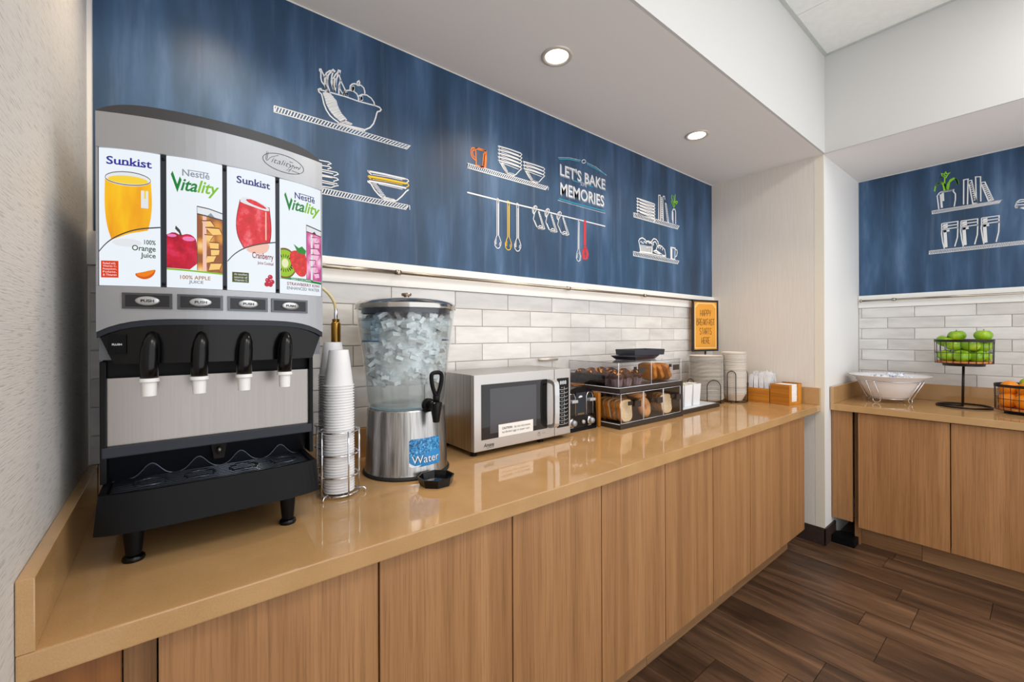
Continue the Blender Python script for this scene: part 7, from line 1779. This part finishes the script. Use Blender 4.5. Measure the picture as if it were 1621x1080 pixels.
# ---------------------------------------------------------------- wire fruit baskets
M_apple = None
def apple_mat():
    m, nt, b = new_mat('green_apple_skin')
    oi = nd(nt, 'ShaderNodeObjectInfo')
    f = noise(nt, coords(nt, (14, 14, 6), True), 1.2, 3.0)
    c = ramp(nt, f, [(0.35, (116, 164, 18)), (0.55, (146, 188, 32)), (0.70, (194, 206, 56))])
    nt.links.new(c, b.inputs['Base Color'])
    b.inputs['Roughness'].default_value = 0.22
    return m
M_apple = apple_mat()
M_orange = textured('orange_peel', (160, 160, 160), [(0.3, (226, 124, 4)), (0.7, (242, 150, 20))], rough=0.4, bmp=0.4, bdist=0.001)
M_stem = P('stem_brown', (78, 56, 24), 0.7)
def basket(name, label, cx, cy, z0, R, h):
    root = thing(name, label, 'basket', (cx, cy, ZC), 'black wire fruit baskets')
    m = MB()
    m.smooth = True
    m.lathe([(R, h - 0.016), (R + 0.003, h - 0.016), (R + 0.003, h), (R, h), (R, h - 0.016)], 48, (cx, cy, z0))
    obj('rim_band', m, M_wire, root, angle=30)
    for z in (0.002, h * 0.45):
        obj('hoop_wire', MB().ring((cx, cy, z0 + z), R, 0.0018, 44, 6), M_wire, root)
    for i in range(24):
        a = 2 * PI * i / 24
        obj('upright_wire', MB().tube([(cx + (R - 0.012) * math.cos(a), cy + (R - 0.012) * math.sin(a), z0), (cx + (R - 0.002) * math.cos(a), cy + (R - 0.002) * math.sin(a), z0 + 0.006), (cx + R * math.cos(a), cy + R * math.sin(a), z0 + h - 0.01)], 0.0016, 5), M_wire, root)
    m = MB()
    m.smooth = True
    m.lathe([(0, 0.001), (R - 0.006, 0.001), (R - 0.006, 0.014), (0, 0.014)], 44, (cx, cy, z0))
    obj('wooden_floor', m, textured('acacia_floor', (4, 40, 40), [(0.3, (176, 100, 44)), (0.7, (208, 134, 70))], rough=0.5), root, angle=30)
    m = MB()
    m.smooth = True
    m.lathe([(R * 0.62, -0.017), (R * 0.72, -0.017), (R * 0.74, 0.0), (R * 0.62, 0.0)], 40, (cx, cy, z0))
    obj('under_ring', m, M_wire, root, angle=30)
    return root
def fruit(name, label, cat, group, c, r, mat, kind, rot):
    root = thing(name, label, cat, c, group)
    if kind == 'apple':
        fn = lambda t, a: (1.0 + 0.06 * math.sin(PI * t) - 0.10 * max(0, t - 0.6) + 0.015 * math.cos(5 * a) * t, -0.34 * math.exp(-(t / 0.13) ** 2) + 0.20 * math.exp(-((1 - t) / 0.12) ** 2))
    elif kind == 'pear':
        fn = lambda t, a: (1.0 - 0.42 * math.exp(-((t - 0.22) / 0.22) ** 2), 0.45 * (1 - t) ** 2)
    else:
        fn = lambda t, a: (1.0, -0.04 * math.exp(-(t / 0.1) ** 2))
    obj('flesh', MB().blob(c, (r, r, r * (0.90 if kind == 'apple' else 0.96)), 24, 16, fn), mat, root)
    top = r * (0.90 * 0.66 if kind == 'apple' else (1.40 if kind == 'pear' else 0.92))
    obj('stem', MB().tube([(c[0], c[1], c[2] + top - 0.002), (c[0] + 0.003, c[1], c[2] + top + (0.014 if kind != 'orange' else 0.0015))], 0.0018 if kind != 'orange' else 0.004, 6), M_stem, root)
    root.rotation_euler = rot
    return root
AX, AY = 4.105, -1.315
AZ = 1.190
R1, H1 = 0.131, 0.150
bk = basket('fruit_basket', 'round black wire basket of green apples raised on a tall pole stand', AX, AY, AZ, R1, H1)
obj('pole', MB().tube([(AX, AY + 0.004, ZC + 0.005), (AX, AY, AZ - 0.014)], 0.0065, 10), M_wire, bk)
obj('top_cross', MB().tube([(AX - 0.085, AY, AZ - 0.012), (AX + 0.085, AY, AZ - 0.012)], 0.004, 8).tube([(AX, AY - 0.085, AZ - 0.012), (AX, AY + 0.085, AZ - 0.012)], 0.004, 8), M_wire, bk)
obj('foot_ring', MB().ring((AX, AY, ZC + 0.0055), 0.122, 0.0055, 48, 8), M_wire, bk)
obj('foot_bar', MB().tube([(AX, AY + 0.122, ZC + 0.0055), (AX, AY, ZC + 0.0055)], 0.0055, 8), M_wire, bk)
# camera-facing side of the basket is towards -x
ra = 0.041
ap = []
fl = AZ + 0.014 + ra * 0.82
for i, (ang, lab) in enumerate(((132, 'green apple low in the tall basket against the wires on the left'), (180, 'yellowish green apple low in the middle of the tall basket front'), (228, 'green apple low in the tall basket against the wires on the right'), (280, 'green apple low at the right side of the tall basket'), (335, 'green apple low at the back right of the tall basket'), (30, 'green apple low at the back left of the tall basket'), (80, 'green apple low at the left side of the tall basket'))):
    a = math.radians(ang)
    ap.append(((AX + 0.083 * math.cos(a), AY + 0.083 * math.sin(a), fl), lab))
for dx, dy, dz, lab in ((-0.058, 0.036, 0.066, 'green apple in the second layer at the front left of the tall basket'), (-0.062, -0.036, 0.066, 'wide green apple in the second layer at the front middle of the tall basket'), (0.03, 0.00, 0.064, 'green apple in the second layer at the back of the tall basket'), (0.0, -0.083, 0.066, 'green apple in the second layer at the right of the tall basket'),
                       (-0.012, 0.082, 0.090, 'green apple topping the left edge of the pile in the tall basket'), (0.010, 0.030, 0.126, 'highest dark green apple near the middle of the tall basket'), (-0.035, -0.087, 0.128, 'large light green apple topping the right edge of the tall basket')):
    ap.append(((AX + dx, AY + dy, fl + dz), lab))
for c, lab in ap:
    fruit('green_apple', lab, 'apple', 'green apples in the tall basket', c, ra * rng.uniform(0.97, 1.03), M_apple, 'apple', (rng.uniform(-.5, .5), rng.uniform(-.6, .2), rng.uniform(0, 6)))
OX, OY = 4.030, -1.583
OZ = ZC + 0.018
basket('fruit_basket', 'low black wire basket of oranges standing on the fruit counter', OX, OY, OZ, R1 + 0.004, H1)
ro = 0.043
ol = OZ + 0.014 + ro * 0.96
for ang, lab in ((120, 'orange low in the near basket against its left wires'), (170, 'orange low at the front of the near basket, second from the left'), (222, 'orange low at the front right of the near basket'), (280, 'orange low at the right of the near basket'), (335, 'orange low at the back right of the near basket'), (25, 'orange low at the back of the near basket'), (75, 'orange low at the left side of the near basket')):
    a = math.radians(ang)
    fruit('orange', lab, 'orange', 'oranges in the low basket', (OX + 0.086 * math.cos(a), OY + 0.086 * math.sin(a), ol), ro, M_orange, 'orange', (rng.uniform(-1, 1), rng.uniform(-1, 1), 0))
for dx, dy, dz, lab in ((-0.02, 0.075, 0.070, 'orange topping the left of the near basket'), (-0.062, 0.005, 0.068, 'deep orange fruit topping the front of the near basket'), (-0.055, -0.075, 0.068, 'orange topping the right of the near basket')):
    fruit('orange', lab, 'orange', 'oranges in the low basket', (OX + dx, OY + dy, ol + dz), ro, M_orange, 'orange', (rng.uniform(-1, 1), rng.uniform(-1, 1), 0))
fruit('pear', 'yellow green pear lying on top of the oranges in the low basket', 'pear', None, (OX + 0.035, OY + 0.005, ol + 0.098), 0.036, textured('pear_skin', (30, 30, 30), [(0.3, (150, 176, 30)), (0.7, (178, 196, 50))], rough=0.35), 'pear', (0.9, 0, 0.2))
